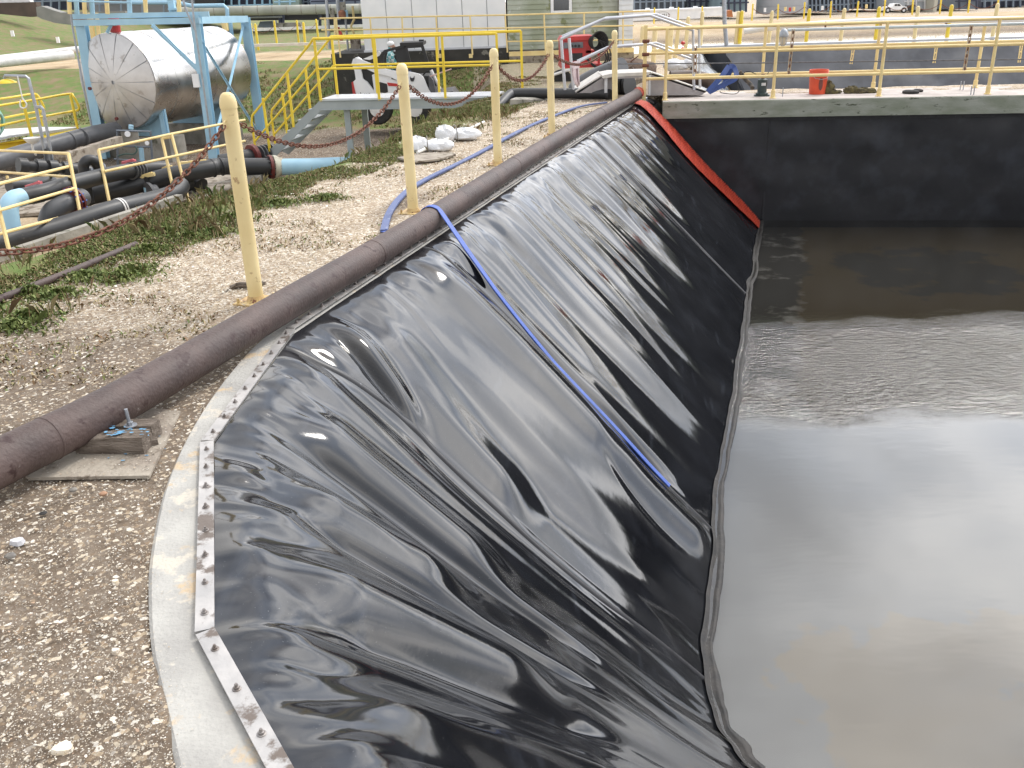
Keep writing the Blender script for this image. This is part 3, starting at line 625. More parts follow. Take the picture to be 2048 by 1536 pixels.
# ------------------------------------------------------------------ the brown steel pipe lying along the kerb
pc = [(-420,1140),(-150,1003),(0,925),(262,792),(541,628),(834,455),(1080,300),(1180,240),(1262,196)]
pcw = [G(x, y, .125) for x, y in pc]; pcw.append(pcw[-1]+np.array([.22, .75, .0])); PL = smoothpath(pcw, 10)
bp_ = thing('steel_pipe', 'long rusty brown steel pipe lying across the shell gravel beside the pond', 'pipe', PL[0])
part(bp_, 'pipe_wall', M_pipe, lambda b: b.tube(PL, .087, 36), True)
PLa = np.array(PL)
def pipe_at_y(y):
    i = int(np.argmin(abs(PLa[:, 1]-y))); return PLa[i], nrm(PLa[min(i+1, len(PL)-1)]-PLa[i-1])
for yy in (3.05, 5.6, 8.9, 12.6):
    c, d = pipe_at_y(yy); part(bp_, 'weld_bead', M_pipe, lambda b: b.tube([c-d*.006, c-d*.003, c+d*.003, c+d*.006], [.0865, .0895, .0895, .0865], 36), True)
# ------------------------------------------------------------------ bollards and chains
bx = [(-2.28, 2.85), tuple(G(514,606)[:2]), tuple(G(827,427)[:2]), tuple(G(996,331)[:2]), tuple(G(1104,275)[:2]), tuple(G(1230,212)[:2])]
tops = [None, (453,184), (803,126), (987,96), (1099,80), (1229,60)]
blab = ['cream bollard just left of the picture holding the rusty chain', 'tallest cream bollard, nearest, leaning left beside the brown pipe', 'second cream bollard, where the blue hose crosses the brown pipe',
        'third cream bollard, at the end of the grey stair platform', 'fourth cream bollard, in front of the siding building', 'farthest cream bollard on the kerb, before the black hoses and ramp']
BT = []
M_bplate = mat('rusty_yellow_plate', (.66,.50,.22), (.42,.26,.11), 14, .6, c3=(.20,.085,.045), s3=22, t3=.55, bump=.3)
for k, (x, y) in enumerate(bx):
    top = W(*tops[k], y) if tops[k] else np.array([x-.03, y, 1.18]); h = top[2]; R = .0435
    th = thing('bollard', blab[k], 'bollard', (x, y, 0), 'cream bollards joined by rusty chain')
    ax = nrm(top-np.array([x, y, 0])); BT.append((np.array([x, y, 0.]), ax, h))
    def post(b): b.lathe((x, y, 0), [(R*1.0, -.02)]+[(R, h*v) for v in (.0, .3, .6, .93)]+[(R*1.07, h*.93), (R*1.07, h*.955), (R*.98, h*.97), (R*.8, h*.988), (R*.45, h*.998), (0, h)], 24, ax)
    part(th, 'post', M_boll, post, True)
    def plate(b):
        c = np.array([x, y]); u_ = CD*.10; v_ = LD*.10
        b.prism([(*(c+u_*i+v_*j), .004) for i, j in ((-1,-1),(1,-1),(1,1),(-1,1))], (0, 0, .014))
        for i, j in ((-.75,-.75),(.75,-.75),(.75,.75),(-.75,.75)): b.cyl((*(c+u_*i+v_*j), .015), (*(c+u_*i+v_*j), .045), .009, 6)
        b.lathe((x, y, .018), [(R*1.35, 0), (R*1.05, .03)], 20)
    part(th, 'base_plate', M_bplate, plate)
    hz = np.array([x, y, 0])+ax*(h*.865)
    for sg in (-1, 1):
        c = hz+np.array([*CD, 0])*sg*(R+.008); part(th, 'chain_lug', M_boll, lambda b: b.tube([c+.018*(np.array([*CD, 0])*math.cos(a)+np.array([0, 0, 1])*math.sin(a)) for a in np.linspace(0, 2*math.pi, 10, endpoint=False)], .004, 6, closed=True))
lm = MB(); pts = []
for k in range(14):
    a = 2*math.pi*k/14; pts.append((math.cos(a)*.0115+(.0115 if math.cos(a) > 0 else -.0115), math.sin(a)*.0125, 0))
lm.tube(pts, .0042, 8, closed=True); _l = lm.build('link', M_rust, None, True); linkdata = _l.data; bpy.data.objects.remove(_l)
def chain(a, b_, sag, label, pitch=.037, scale=1.0, m=None, group='rusty chains hung between the cream bollards'):
    a, b_ = np.array(a), np.array(b_); root = thing('chain', label, 'chain', (a+b_)/2, group)
    P = [a+(b_-a)*t-np.array([0, 0, 4*sag*t*(1-t)]) for t in np.linspace(0, 1, 200)]; cum = np.r_[0, np.cumsum([np.linalg.norm(P[i+1]-P[i]) for i in range(199)])]
    n = int(cum[-1]/(pitch*scale))
    for k in range(n):
        d0 = (k+.5)/n*cum[-1]; i = min(198, int(np.searchsorted(cum, d0))-1); i = max(i, 0); f = (d0-cum[i])/(cum[i+1]-cum[i]); c = P[i]+(P[i+1]-P[i])*f; d = Vector(P[i+1]-P[i]).normalized()
        q = d.to_track_quat('X', 'Z').to_matrix().to_4x4()
        o = bpy.data.objects.new('link', linkdata); COL.objects.link(o); o.parent = root; o.matrix_parent_inverse = parent_inv(root)
        o.matrix_basis = Matrix.Translation(c) @ q @ Matrix.Rotation(math.pi/2*(k % 2)+.5+.25*(rnd.random()-.5), 4, 'X') @ Matrix.Scale(scale, 4)
    return root
clab = ['rusty chain sagging from the nearest bollard out of the left edge', 'rusty chain hanging between the nearest and second bollards', 'rusty chain hanging between the second and third bollards',
        'rusty chain hanging between the third and fourth bollards', 'rusty chain between the fourth and farthest bollards']
for k in range(5):
    a, ax1, h1 = BT[k]; b_, ax2, h2 = BT[k+1]
    cd = np.array([*CD, 0]); chain(a+ax1*h1*.86+cd*.07, b_+ax2*h2*.86-cd*.07, [.34, .27, .25, .22, .22][k], clab[k], scale=[1.05, 1, 1.15, 1.3, 1.3][k])
# ------------------------------------------------------------------ blue lay-flat hose
def ribbon(pts, wds, thk, ups=None, wdir=None, n=8):
    P = [np.array(p, float) for p in pts]; m = len(P); V = []; F = []; prof = [(-1, 0), (-.92, .5), (-.5, .62), (0, .5), (.5, .62), (.92, .5), (1, 0), (.9, -.5), (0, -.55), (-.9, -.5)]
    for i in range(m):
        t = nrm(P[min(i+1, m-1)]-P[max(i-1, 0)]); up = nrm(ups[i] if ups is not None else (0, 0, 1)); sd = nrm(np.cross(t, up)); up = nrm(np.cross(sd, t))
        for a, c in prof: V.append(P[i]+sd*a*wds[i]/2+up*c*thk[i])
    k = len(prof)
    for i in range(m-1):
        for j in range(k): F.append((i*k+j, i*k+(j+1) % k, (i+1)*k+(j+1) % k, (i+1)*k+j))
    F.append(tuple(range(k))); F.append(tuple((m-1)*k+j for j in range(k))[::-1]); return V, F
hp = thing('lay_flat_hose', 'blue lay-flat hose crossing the gravel, over the brown pipe and down the liner', 'hose', G(826, 430))
gpts = [(1212,205),(1160,213),(1100,235),(1060,252),(1020,272),(975,297),(935,318),(890,340),(850,360),(815,382),(790,408),(775,435),(768,462)]
gp = smoothpath([G(x, y, .018+.01*(i % 3 == 1)) for i, (x, y) in enumerate(gpts)], 8)
c2, d2 = pipe_at_y(G(826, 432, .12)[1])
V, F = ribbon(gp, [.062]*len(gp), [.020]*len(gp)); b = MB(); b.add(V, F); b.build('ground_run', M_blued, hp, True)
# over the pipe: arc from behind to the front, then down the sheet
arc = []; ups = []; c2 = c2.copy(); sidev = nrm(np.cross(d2, (0, 0, 1)))       # towards the pond
if sidev[0] < 0: sidev = -sidev
start = gp[-1]
pre = smoothpath([gp[-3], gp[-1], np.array([*(c2[:2]-sidev[:2]*.16+d2[:2]*-.05), .03]), np.array([*(c2[:2]-sidev[:2]*.12), .06])], 6)[6:]
for p in pre[:-1]: arc.append(p); ups.append((0, 0, 1.))
for a in np.linspace(200, 45, 12):
    q = -sidev*math.cos(math.pi-math.radians(a))*(-1)+np.array([0, 0, 1.])*math.sin(math.radians(a))
    q = sidev*math.cos(math.radians(a))+np.array([0, 0, 1.])*math.sin(math.radians(a)); arc.append(c2+q*.094); ups.append(q)
wS = [.065]*len(arc); tS = [.006]*len(arc)
s_h = 1.98; Lp = [arc[-1]]
e_out = liner_off(np.array(1.96), np.array(.22), .02)
mid = (arc[-1]+e_out)/2+np.array([0, 0, .02]); arc.append(mid); ups.append(nrm(ups[-1]+np.array([0, 0, .6]))); wS.append(.055); tS.append(.010)
for t_ in np.linspace(.22, .83, 34):
    off = .018+.035*max(0, 1-(t_-.22)/.22); arc.append(liner_off(np.array(1.97-.33*(t_-.2)), np.array(t_), off)); ups.append(np.array([.62, -.2, .75])); wS.append(.046); tS.append(.011)
V, F = ribbon(arc, wS, tS, ups); b = MB(); b.add(V, F); b.build('draped_run', M_blueh, hp, True)
# ------------------------------------------------------------------ orange mesh strip down the far corner
ms = thing('mesh_strip', 'orange-red plastic mesh strip laid down the liner in the far corner', 'mesh', (*T0+CD*11, 0))
def netpt(a, t):                         # a across (0..1), t down
    wd = .50+.12*np.sin(t*3.1)-.12*sst(.8, 1, t); sc = 10.93-.16*t+.03*np.sin(t*9)
    return liner_off(sc+(a-.5)*wd*(1+.10*t), np.asarray(t)*.985+.004, .020+.005*np.sin(a*5+t*11)+.01*abs(a-.5))
tt = np.linspace(.0, .985, 150); V = []
for a in np.linspace(0, 1, 15): V.append(netpt(a+.012*np.sin(tt*60+a*3), tt))
V = np.stack(V, 1); q = np.arange(V.shape[0]*V.shape[1]).reshape(V.shape[:2])
M_mesh = mat('orange_mesh_plastic', (.66,.085,.040), (.52,.060,.028), 30, .5, c3=(.22,.03,.02), s3=55, t3=.55)
M_meshd = mat('deep_orange_mesh_plastic', (.50,.050,.026), (.36,.036,.020), 40, .6, c3=(.75,.10,.04), s3=70, t3=.58)
bulk('net_backing', V.reshape(-1, 3), np.stack([q[:-1, :-1], q[1:, :-1], q[1:, 1:], q[:-1, 1:]], -1).reshape(-1, 4), M_meshd, smooth=True, parent=ms)
Vs = []; Fs = []
def strand(P, w_):
    P = np.array(P); o = len(Vs); m = len(P)
    for i in range(m):
        t = nrm(P[min(i+1, m-1)]-P[max(i-1, 0)]); sd = nrm(np.cross(t, (.6, -.2, .75)))*w_
        Vs.append(P[i]-sd); Vs.append(P[i]+sd)
    for i in range(m-1): Fs.append((o+2*i, o+2*i+1, o+2*i+3, o+2*i+2))
for k in range(110):
    t_ = .01+.97*k/110; a = np.linspace(-.02, 1.02, 9); strand(netpt(a, np.full(9, t_)+.006*np.sin(a*5+k))+np.array([.006, -.002, .007]), .006)
for k in range(17):
    t_ = np.linspace(0, .985, 70); strand(netpt(np.full(70, k/16.)+.01*np.sin(t_*40+k), t_)+np.array([.009, -.003, .011]), .004)
bulk('net_strands', np.array(Vs), np.array(Fs), M_mesh, kind='stuff', parent=ms)
# loose strands of the top end wrapped over the brown pipe
Vs = []; Fs = []
c3, d3 = pipe_at_y(16.1)
for k in range(150):
    c, d = pipe_at_y(15.2+1.0*rnd.random()); a0 = rnd.uniform(-30, 60); a1 = a0+rnd.uniform(15, 75); P = []
    for a in np.linspace(math.radians(a0), math.radians(a1), 5):
        sv_ = nrm(np.cross(d, (0, 0, 1))); P.append(c+(sv_*math.cos(a)+np.array([0, 0, 1])*math.sin(a))*.094+d*(rnd.random()-.5)*.08)
    strand(P, .004)
bulk('frayed_end', np.array(Vs), np.array(Fs), M_mesh, kind='stuff', parent=ms)
# ------------------------------------------------------------------ timber chock, its pad and anchor rod
pad = MB(); pp = [G(x, y)[:2] for x, y in [(60,962),(300,958),(362,828),(300,822),(190,850),(20,935)]]; pad.prism([(*p, .002) for p in pp][::-1], (0, 0, .013))
tag(pad.build('concrete_pad', M_conc_pad), 'thin worn concrete pad under the timber chock beside the kerb', 'concrete pad')
wb = thing('timber_chock', 'weathered split timber block with an anchor rod, wedged beside the brown pipe', 'timber block', G(255, 885))
a0, a1 = G(195,905,.02), G(300,838,.02)
def rough_beam(b, p0, p1, wd, h, n=14, z0=.016):
    d = nrm(np.array(p1)-np.array(p0)); d[2] = 0; d = nrm(d); sd = np.array([-d[1], d[0], 0]); L_ = np.linalg.norm(np.array(p1)-np.array(p0))
    prof = [(-1, 0), (-1.03, .5), (-.92, .92), (-.4, 1.0), (.1, .96), (.55, 1.02), (.95, .93), (1.03, .45), (1, 0)]; vs = []; k = len(prof)
    for i in range(n+1):
        t = i/n; c = np.array(p0)*(1-t)+np.array(p1)*t
        for j, (a, z) in enumerate(prof): vs.append((*(c+sd*a*wd/2*(1+.05*float(vnoise(t*6, j*1.7, 4))))[:2], z0+z*h*(1+.10*float(vnoise(t*5, j*2.1, 6)))))
    fs = [(i*k+j, i*k+(j+1) % k, (i+1)*k+(j+1) % k, (i+1)*k+j) for i in range(n) for j in range(k)]+[tuple(range(k))[::-1], tuple(n*k+j for j in range(k))]
    b.add(vs, fs)
c_a, c_b = G(205,880), G(285,848); dd = nrm(c_b-c_a); c_a = G(214,893); c_b = G(300,868)
w0, w1 = G(150,880), G(285,868)
part(wb, 'timber', M_wood, lambda b: rough_beam(b, G(165,905), G(300,905), .085, .07), False)
part(wb, 'timber', M_wood, lambda b: rough_beam(b, G(165,880), G(318,882), .075, .068), False)
part(wb, 'splinter', M_wood, lambda b: rough_beam(b, G(262,905), G(318,893), .03, .022, 5))
rp = G(262,856,.07); rp[2] = .068
part(wb, 'washer', M_galv, lambda b: b.lathe(rp+np.array([0,0,.012]), [(.026,0),(.026,.004),(.01,.005)], 18))
part(wb, 'nut', M_galv, lambda b: b.lathe(rp+np.array([0,0,.017]), [(.0125,0),(.0125,.012),(.011,.014)], 6))
def rod(b):
    b.lathe(rp-np.array([0,0,.03]), [(v, k*.0035) for k in range(34) for v in ((.0068,) if k % 2 else (.0076,))], 12, (-.05, .02, 1))
part(wb, 'anchor_rod', M_galv, rod, True)
def flakes_(b, n, x0, x1, y0, y1, z, s):
    for _ in range(n):
        c = G(rnd.uniform(x0, x1), rnd.uniform(y0, y1), z); c[2] = z+.002; a = rnd.random()*6; r1, r2 = s*rnd.uniform(.4, 1.3), s*rnd.uniform(.3, .8)
        b.add([c+np.array([math.cos(a+q)*r1*(1+.3*rnd.random()), math.sin(a+q)*r2, .002*rnd.random()]) for q in (0, 1.1, 2.0, 3.1, 4.2, 5.2)], [(0,1,2,3,4,5)])
part(wb, 'paint_flakes', M_chip, lambda b: (flakes_(b, 22, 215, 300, 848, 872, .088, .007), flakes_(b, 6, 205, 250, 856, 872, .089, .013)))
pf = MB(); flakes_(pf, 26, 190, 340, 850, 925, .016, .007); tag(pf.build('paint_chips', M_chip), 'pale blue paint chips fallen on the pad round the timber block', 'paint chips', kind='stuff')
# ------------------------------------------------------------------ small things lying about
def shell(px, py, r, label, m=M_shell, fl=.35):
    c = G(px, py); b = MB(); n = 26; vs = [(c[0], c[1], r*fl+.016)]; 
    for ring, z in ((.45, .85), (.8, .5), (1.0, .05)):
        for k in range(n):
            a = 2*math.pi*k/n; q = r*ring*(1+.12*math.sin(a*3+px)+.05*math.sin(a*9)); vs.append((c[0]+q*math.cos(a)*1.25, c[1]+q*math.sin(a)*.9, r*fl*z+(.016 if ring < 1 else .002)))
    fs = [(0, 1+k, 1+(k+1) % n) for k in range(n)]+[(1+i*n+k, 1+(i+1)*n+k, 1+(i+1)*n+(k+1) % n, 1+i*n+(k+1) % n) for i in range(2) for k in range(n)]
    b.add(vs, fs); tag(b.build('shell', m, None, True), label, 'shell')
M_shellw = mat('bleached_shell', (.86,.80,.68), (.72,.60,.42), 50, .6)
shell(129, 1505, .022, 'largest bleached shell, on the dirt at the bottom left', M_shellw)
shell(200, 1366, .0095, 'small round white shell on the dirt halfway to the kerb', M_shellw)
shell(233, 1309, .010, 'cream shell on the dirt near the kerb, right of the others')
shell(232, 1170, .009, 'white shell on the dirt level with the middle clamping bar', M_shellw)
shell(122, 1440, .008, 'small pale shell just above the largest shell')
shell(36, 1088, .020, 'flat grey-white shell by the left edge', mat('grey_shell', (.62,.62,.64), (.5,.5,.52), 30, .6), .12)
def stone(px, py, r, label, m, sq=.6):
    c = G(px, py); b = MB(); b.ell((c[0], c[1], r*sq*.5+.012), r*1.2, r, r*sq, 12, 8, .18); tag(b.build('stone', m, None, True), label, 'stone')
M_st = mat('grey_stone', (.25,.23,.20), (.14,.13,.12), 60, .8)
stone(23, 1120, .015, 'dark grey pebble near the left edge below the flat shell', M_st)
stone(148, 987, .013, 'dark pebble near the concrete pad corner', M_st); stone(208, 995, .013, 'reddish pebble right of the dark pebble near the pad', mat('red_stone', (.42,.25,.16), (.30,.17,.1), 60, .8))
stone(88, 1033, .012, 'black stone chip on the dirt under the brown pipe', M_rubber, .3)
b = MB(); cpl = [G(x, y)[:2] for x, y in [(795,320),(848,311),(905,310),(912,314),(880,323),(830,329)]]; b.prism([(*p, .012) for p in cpl][::-1], (0, 0, .02)); tag(b.build('concrete_piece', M_conc_pad), 'thin flat concrete piece lying on the gravel behind the second bollard', 'concrete piece')
dk_ = thing('driftwood', 'dark broken wood scrap on the gravel left of the nearest bollard', 'wood scrap', G(480, 572))
part(dk_, 'stick', M_wood, lambda b: b.tube([G(460,575,.02), G(480,570,.03), G(505,571,.03), G(530,566,.02)], [.012,.02,.018,.010], 7)); part(dk_, 'twig', M_wood, lambda b: b.tube([G(475,566,.05), G(462,576,.02), G(440,590,.005)], [.006,.005,.003], 5))
b = MB(); b.tube(smoothpath([G(-60,622,.03), G(0,598,.03), G(130,548,.03), G(272,489,.02)], 6), .024, 12); tag(b.build('thin_pipe', M_pipe, None, True), 'thin rusty brown pipe lying in the weeds at the left', 'pipe')
# white sandbags on a plastic pipe
def bag(name, px, py, s, label, rz):
    c = G(px, py, .08); r_ = thing(name, label, 'sandbag', G(px, py+12)); cs, sn = math.cos(rz), math.sin(rz); R3 = np.array([[cs,-sn,0],[sn,cs,0],[0,0,1.]])
    def half(b, off, rx, ry, rz_):
        n, m = 20, 12; vs = []; o = c+R3@np.array(off)
        for i in range(m+1):
            t_ = math.pi*i/m
            for k in range(n):
                a = 2*math.pi*k/n; j = 1+.20*float(vnoise(math.cos(a)*2+px, math.sin(a)*2+i*.7, 8))+.10*float(vnoise(math.cos(a)*5+px, math.sin(a)*5+i*1.5, 9)); p = np.array([rx*math.sin(t_)*math.cos(a)*j, ry*math.sin(t_)*math.sin(a)*j, rz_*math.cos(t_)*j]); p = R3@p+o; p[2] = max(p[2], .004); vs.append(p)
        b.add(vs, [(i*n+k, (i+1)*n+k, (i+1)*n+(k+1) % n, i*n+(k+1) % n) for i in range(m) for k in range(n)])
    part(r_, 'lobe', M_bag, lambda b: half(b, (-.10*s, 0, 0), .12*s, .12*s, .10*s), True); part(r_, 'lobe', M_bag, lambda b: half(b, (.13*s, .02, -.02), .18*s, .12*s, .075*s), True)
    part(r_, 'tie', M_st, lambda b: b.tube([c+R3@np.array([.015*s, .115*s*math.cos(a), .10*s*math.sin(a)]) for a in np.linspace(0, 2*math.pi, 14, endpoint=False)], .006, 6, closed=True))
bag('sandbag', 852, 290, 1.0, 'white tied sandbag nearer to the second bollard', .1)
bag('sandbag', 908, 268, 1.1, 'white tied sandbag farther along the white plastic pipe', .25)
b = MB(); b.cyl(G(835,305,.05), G(968,244,.05), .018, 10); tag(b.build('plastic_pipe', M_pvc, None, True), 'thin white plastic pipe running under the two sandbags', 'pipe')
# ------------------------------------------------------------------ shell fragments over the ground (real chips), and weeds
def chips(n):
    px = npr.uniform(-30, 1250, n*4); py = npr.uniform(200, 1560, n*4)
    d = _f[None]*FPX+_r[None]*(px-1024)[:, None]-_u[None]*(py-768)[:, None]; t = -EYE/d[:, 2]; P = d*t[:, None]; P[:, 2] = 0
    s, e = se(P[:, 0], P[:, 1]); o2 = [(np.array(p)) for p in ob]; poly = [tuple(p) for p in o2]+[(9.5,14),(2.5,16)]
    ok = (e < 2.2+.35*vnoise(P[:, 0]*2, P[:, 1]*2, 5)) & (s < 12) & ~inpoly(P[:, 0], P[:, 1], poly) & (e > -3.5)
    padp = [tuple(p) for p in pp]; inpad = inpoly(P[:, 0], P[:, 1], padp); ok &= (~inpad) | (npr.rand(len(px)) < .4)
    dirtm = np.clip(1-np.hypot((s-3.3)/2.0, (e-.75)/.55), 0, 1); ok &= npr.rand(len(px)) > dirtm*1.6
    near = sst(.9, -.4, s+.4*vnoise(P[:, 0]*2.5, P[:, 1]*2.5, 77)); ok &= npr.rand(len(px)) > near*.80
    kk = inpoly(P[:, 0], P[:, 1], poly) & (npr.rand(len(px)) < .16) & (s < 4)
    K = P[kk]; oa = np.array(o2); dk = np.sqrt(((K[:, None, :2]-oa[None])**2).sum(-1)).min(1); K = K[npr.rand(len(K)) < .9*np.exp(-(dk/.022)**1.2)]; nk = len(K)
    P = np.concatenate([P[ok][:n-nk], K]); near = np.concatenate([near[ok][:n-nk], np.zeros(nk)]); n = len(P); ok = np.ones(n, bool); dist = np.hypot(P[:, 0], P[:, 1])
    z = .006+.012*0+ground_h(P[:, 0], P[:, 1])
    z = np.where(inpoly(P[:, 0], P[:, 1], padp), .018, z)
    z[n-nk:] = .019
    size = np.exp(npr.normal(0, .42, n))*.0021*np.clip(.50+dist*.22, .78, 3.2); size[n-nk:] *= .6; a = npr.uniform(0, 6.283, n); asp = npr.uniform(.45, 1, n); tilt = npr.uniform(-.5, .5, (n, 2))
    V = np.zeros((n, 5, 3))
    for k, (ang, rr) in enumerate([(0, 1), (1.35, .85), (2.5, 1), (3.9, .8), (5.1, 1)]):
        lx = np.cos(ang)*rr*size; ly = np.sin(ang)*rr*size*asp
        V[:, k, 0] = P[:, 0]+lx*np.cos(a)-ly*np.sin(a); V[:, k, 1] = P[:, 1]+lx*np.sin(a)+ly*np.cos(a); V[:, k, 2] = z+lx*tilt[:, 0]+ly*tilt[:, 1]+size*.5
    pal = np.array([(.62,.56,.46),(.74,.69,.60),(.52,.44,.33),(.56,.50,.41),(.44,.35,.25),(.36,.32,.27),(.78,.75,.68),(.46,.32,.22),(.28,.25,.22)]); ci = npr.choice(len(pal), n, p=[.20,.17,.16,.12,.11,.08,.07,.04,.05]); c = pal[ci]*npr.uniform(.75, 1.1, (n, 1))
    c = c*(1-.10*near[ok][:n, None])
    return V.reshape(-1, 3), np.arange(n*5).reshape(n, 5), np.repeat(c, 5, 0)
M_chips = mat('shell_fragments', (1, 1, 1), (.85,.83,.8), 80, .7, attr='Col')
V, F, c = chips(115000); bulk('shell_gravel', V, F, M_chips, c, kind='stuff')
M_grass = mat('weed_leaves', (1, 1, 1), (.8,.8,.8), 40, .6, attr='Col', spec=.3)
def weeds(P, Hh, Wd, lean, col, seg=2):
    n = len(P); a = npr.uniform(0, 6.283, n); dx, dy = np.cos(a), np.sin(a); ln = npr.uniform(.1, 1, n)*lean; V = np.zeros((n, 5, 3))
    b0 = P.copy(); m = P.copy(); m[:, 0] += dx*Hh*ln*.4; m[:, 1] += dy*Hh*ln*.4; m[:, 2] += Hh*.6; tp = P.copy(); tp[:, 0] += dx*Hh*ln; tp[:, 1] += dy*Hh*ln; tp[:, 2] += Hh*np.clip(1.05-.5*ln, .3, 1)
    sx_, sy_ = -dy*Wd/2, dx*Wd/2
    for k, (q, w_) in enumerate([(b0, -.6), (b0, .6), (m, 1), (tp, 0), (m, -1)]): V[:, k] = q; V[:, k, 0] += sx_*w_; V[:, k, 1] += sy_*w_
    return V.reshape(-1, 3), np.arange(n*5).reshape(n, 5), np.repeat(col, 5, 0)
def grasspts(n, s0, s1, e0, e1, seed, th=-.05):
    k = n*4; s = npr.uniform(s0, s1, k); e = npr.uniform(e0, e1, k); P = T0+s[:, None]*CD+e[:, None]*LD
    m = vnoise(P[:, 0]*1.7, P[:, 1]*1.7, seed)+.6*vnoise(P[:, 0]*5, P[:, 1]*5, seed+1); edge = sst(e0, e0+.5, e+.3*m)
    ok = (m > th-.45*0) & (npr.rand(k) < edge*(.35+.65*sst(th, th+.35, m))); P = P[ok][:n]
    return np.c_[P, ground_h(P[:, 0], P[:, 1])]
pal = np.array([(.21,.26,.085),(.16,.21,.065),(.28,.31,.11),(.33,.28,.14),(.28,.18,.10),(.46,.37,.21),(.11,.18,.05)])
def gcol(n, p): return pal[npr.choice(len(pal), n, p=p)]*npr.uniform(.7, 1.25, (n, 1))
Vl, Fl, Cl = [], [], []
def addw(P, h0, h1, w_, lean, p):
    n = len(P); V, F, c = weeds(P, npr.uniform(h0, h1, n), w_*npr.uniform(.6, 1.4, n), lean, gcol(n, p)); o = sum(len(v) for v in Vl); Vl.append(V); Fl.append(F+o); Cl.append(c)
P = grasspts(90000, -2.5, 12.5, 1.7, 3.3, 101, -.45); addw(P, .010, .042, .009, 1.2, [.26,.16,.20,.13,.11,.11,.03])
P = grasspts(22000, 3.5, 17, 2.6, 5.0, 111, -.15); addw(P, .012, .05, .010, 1.3, [.16,.10,.15,.20,.18,.18,.03])
P = grasspts(2000, -2, 10, 1.5, 3.0, 121, .25); addw(P, .05, .17, .006, .7, [.15,.1,.1,.2,.15,.25,.05])
P = grasspts(6000, -3, 10, .3, 2.1, 131, .35); addw(P, .008, .030, .010, 1.4, [.05,.05,.05,.25,.3,.28,.02])
# low leafy clumps
cl = [G(x, y)[:2] for x, y in [(270,545),(120,595),(60,640),(330,470),(380,478),(300,505),(560,410),(60,590),(470,440),(430,470),(650,400),(170,560),(245,560),(30,660)]]
for c in cl:
    n = 420; r_ = np.abs(npr.normal(0, .085, n)); a = npr.uniform(0, 6.28, n); q = np.c_[c[0]+r_*np.cos(a)*1.5, c[1]+r_*np.sin(a), np.zeros(n)]; q[:, 2] = .05*np.exp(-(r_/.1)**2)*npr.rand(n); addw(q, .015, .04, .016, 1.2, [.40,.30,.22,.04,.0,.0,.04])
bulk('weeds', np.concatenate(Vl), np.concatenate(Fl), M_grass, np.concatenate(Cl), kind='stuff')
Vl, Fl, Cl = [], [], []
k = 60000; P = np.c_[npr.uniform(-14, 0, k), npr.uniform(17, 36, k)]; P = P[(vnoise(P[:, 0]*.8, P[:, 1]*.8, 141)+.5*vnoise(P[:, 0]*3, P[:, 1]*3, 142) > -.1) & (P[:, 1] > 25.2) ]; P = P[:26000]; P = np.c_[P, ground_h(P[:, 0], P[:, 1])]
addw(P, .03, .10, .025, 1.0, [.19,.15,.13,.19,.17,.13,.04])
bulk('grass', np.concatenate(Vl), np.concatenate(Fl), M_grass, np.concatenate(Cl), kind='stuff')
# ------------------------------------------------------------------ helpers for things farther off
def pb(b, x0, y0, x1, y1, Y, dep, Y1=None):       # upright box whose front face spans these pixels at distance Y
    a = W(x0, y1, Y); c = W(x1, y0, Y1 or Y); b.box(min(a[0], c[0]), Y, min(a[2], c[2]), max(a[0], c[0]), Y+dep, max(a[2], c[2]))
def tp(b, pts, r, n=10, sm=0):                     # tube through (x, y, Y)
    P = [W(*p) for p in pts]; b.tube(smoothpath(P, sm) if sm else P, r, n)
def plate(b, pts, Y, dep):
    b.prism([W(x, y, Y) for x, y in pts], (0, dep, 0))
def one(name, m, fn, label, cat, group=None, smooth=False, kind=None):
    b = MB(); fn(b); o = b.build(name, m, None, smooth); tag(o, label, cat, group, kind); return o
# ------------------------------------------------------------------ grey platform with yellow stair and rails
YP = 17.45
pl_ = thing('access_platform', 'grey steel platform with bright yellow handrails and a stair down to the left', 'platform', W(800, 205, YP))
A0, A1 = W(640, 204, YP), W(992, 199, 16.9); A0[2] = A1[2] = 0.0
ad_ = nrm(A1-A0); an_ = np.array([-ad_[1], ad_[0], 0]); DEP = .95
def deckbox(b, z0, z1, o0, o1, e0=0, e1=0):
    p, q = A0+ad_*e0, A1+ad_*e1; b.prism([(*(p+an_*o0)[:2], z0), (*(q+an_*o0)[:2], z0), (*(q+an_*o1)[:2], z0), (*(p+an_*o1)[:2], z0)], (0, 0, z1-z0))
def chan(b, o):
    deckbox(b, -.175, -.165, o-.03, o+.03, 0, .0); deckbox(b, -.165, -.012, o-.004, o+.004, 0, 0); deckbox(b, -.012, 0, o-.03, o+.03, 0, 0)
part(pl_, 'channel_beam', M_grey, lambda b: chan(b, 0)); part(pl_, 'channel_beam', M_grey, lambda b: chan(b, DEP))
for k in range(22):
    def gr(b):
        o = .05+k*(DEP-.1)/22; deckbox(b, .002, .022, o, o+.028)
    part(pl_, 'grating_bar', M_ltgrey, gr)
part(pl_, 'grating_base', M_grey, lambda b: deckbox(b, -.03, -.004, .04, DEP-.04))
for px_, o in ((692, .08), (716, .80)):
    c = W(px_, 215, YP)[:2]; base = ground_h(c[0], c[1]+o)
    part(pl_, 'column', M_grey, lambda b: b.box(c[0]-.055, YP+o-.055, float(base)-.2, c[0]+.055, YP+o+.055, -.17))
H1, H2 = 1.07, .55
def prail(b, t0, t1, o, z, r=.021): b.cyl(A0+ad_*t0+an_*o+np.array([0,0,z]), A0+ad_*t1+an_*o+np.array([0,0,z]), r, 10)
Lp_ = float(np.linalg.norm(A1-A0)); ext = Lp_+.35
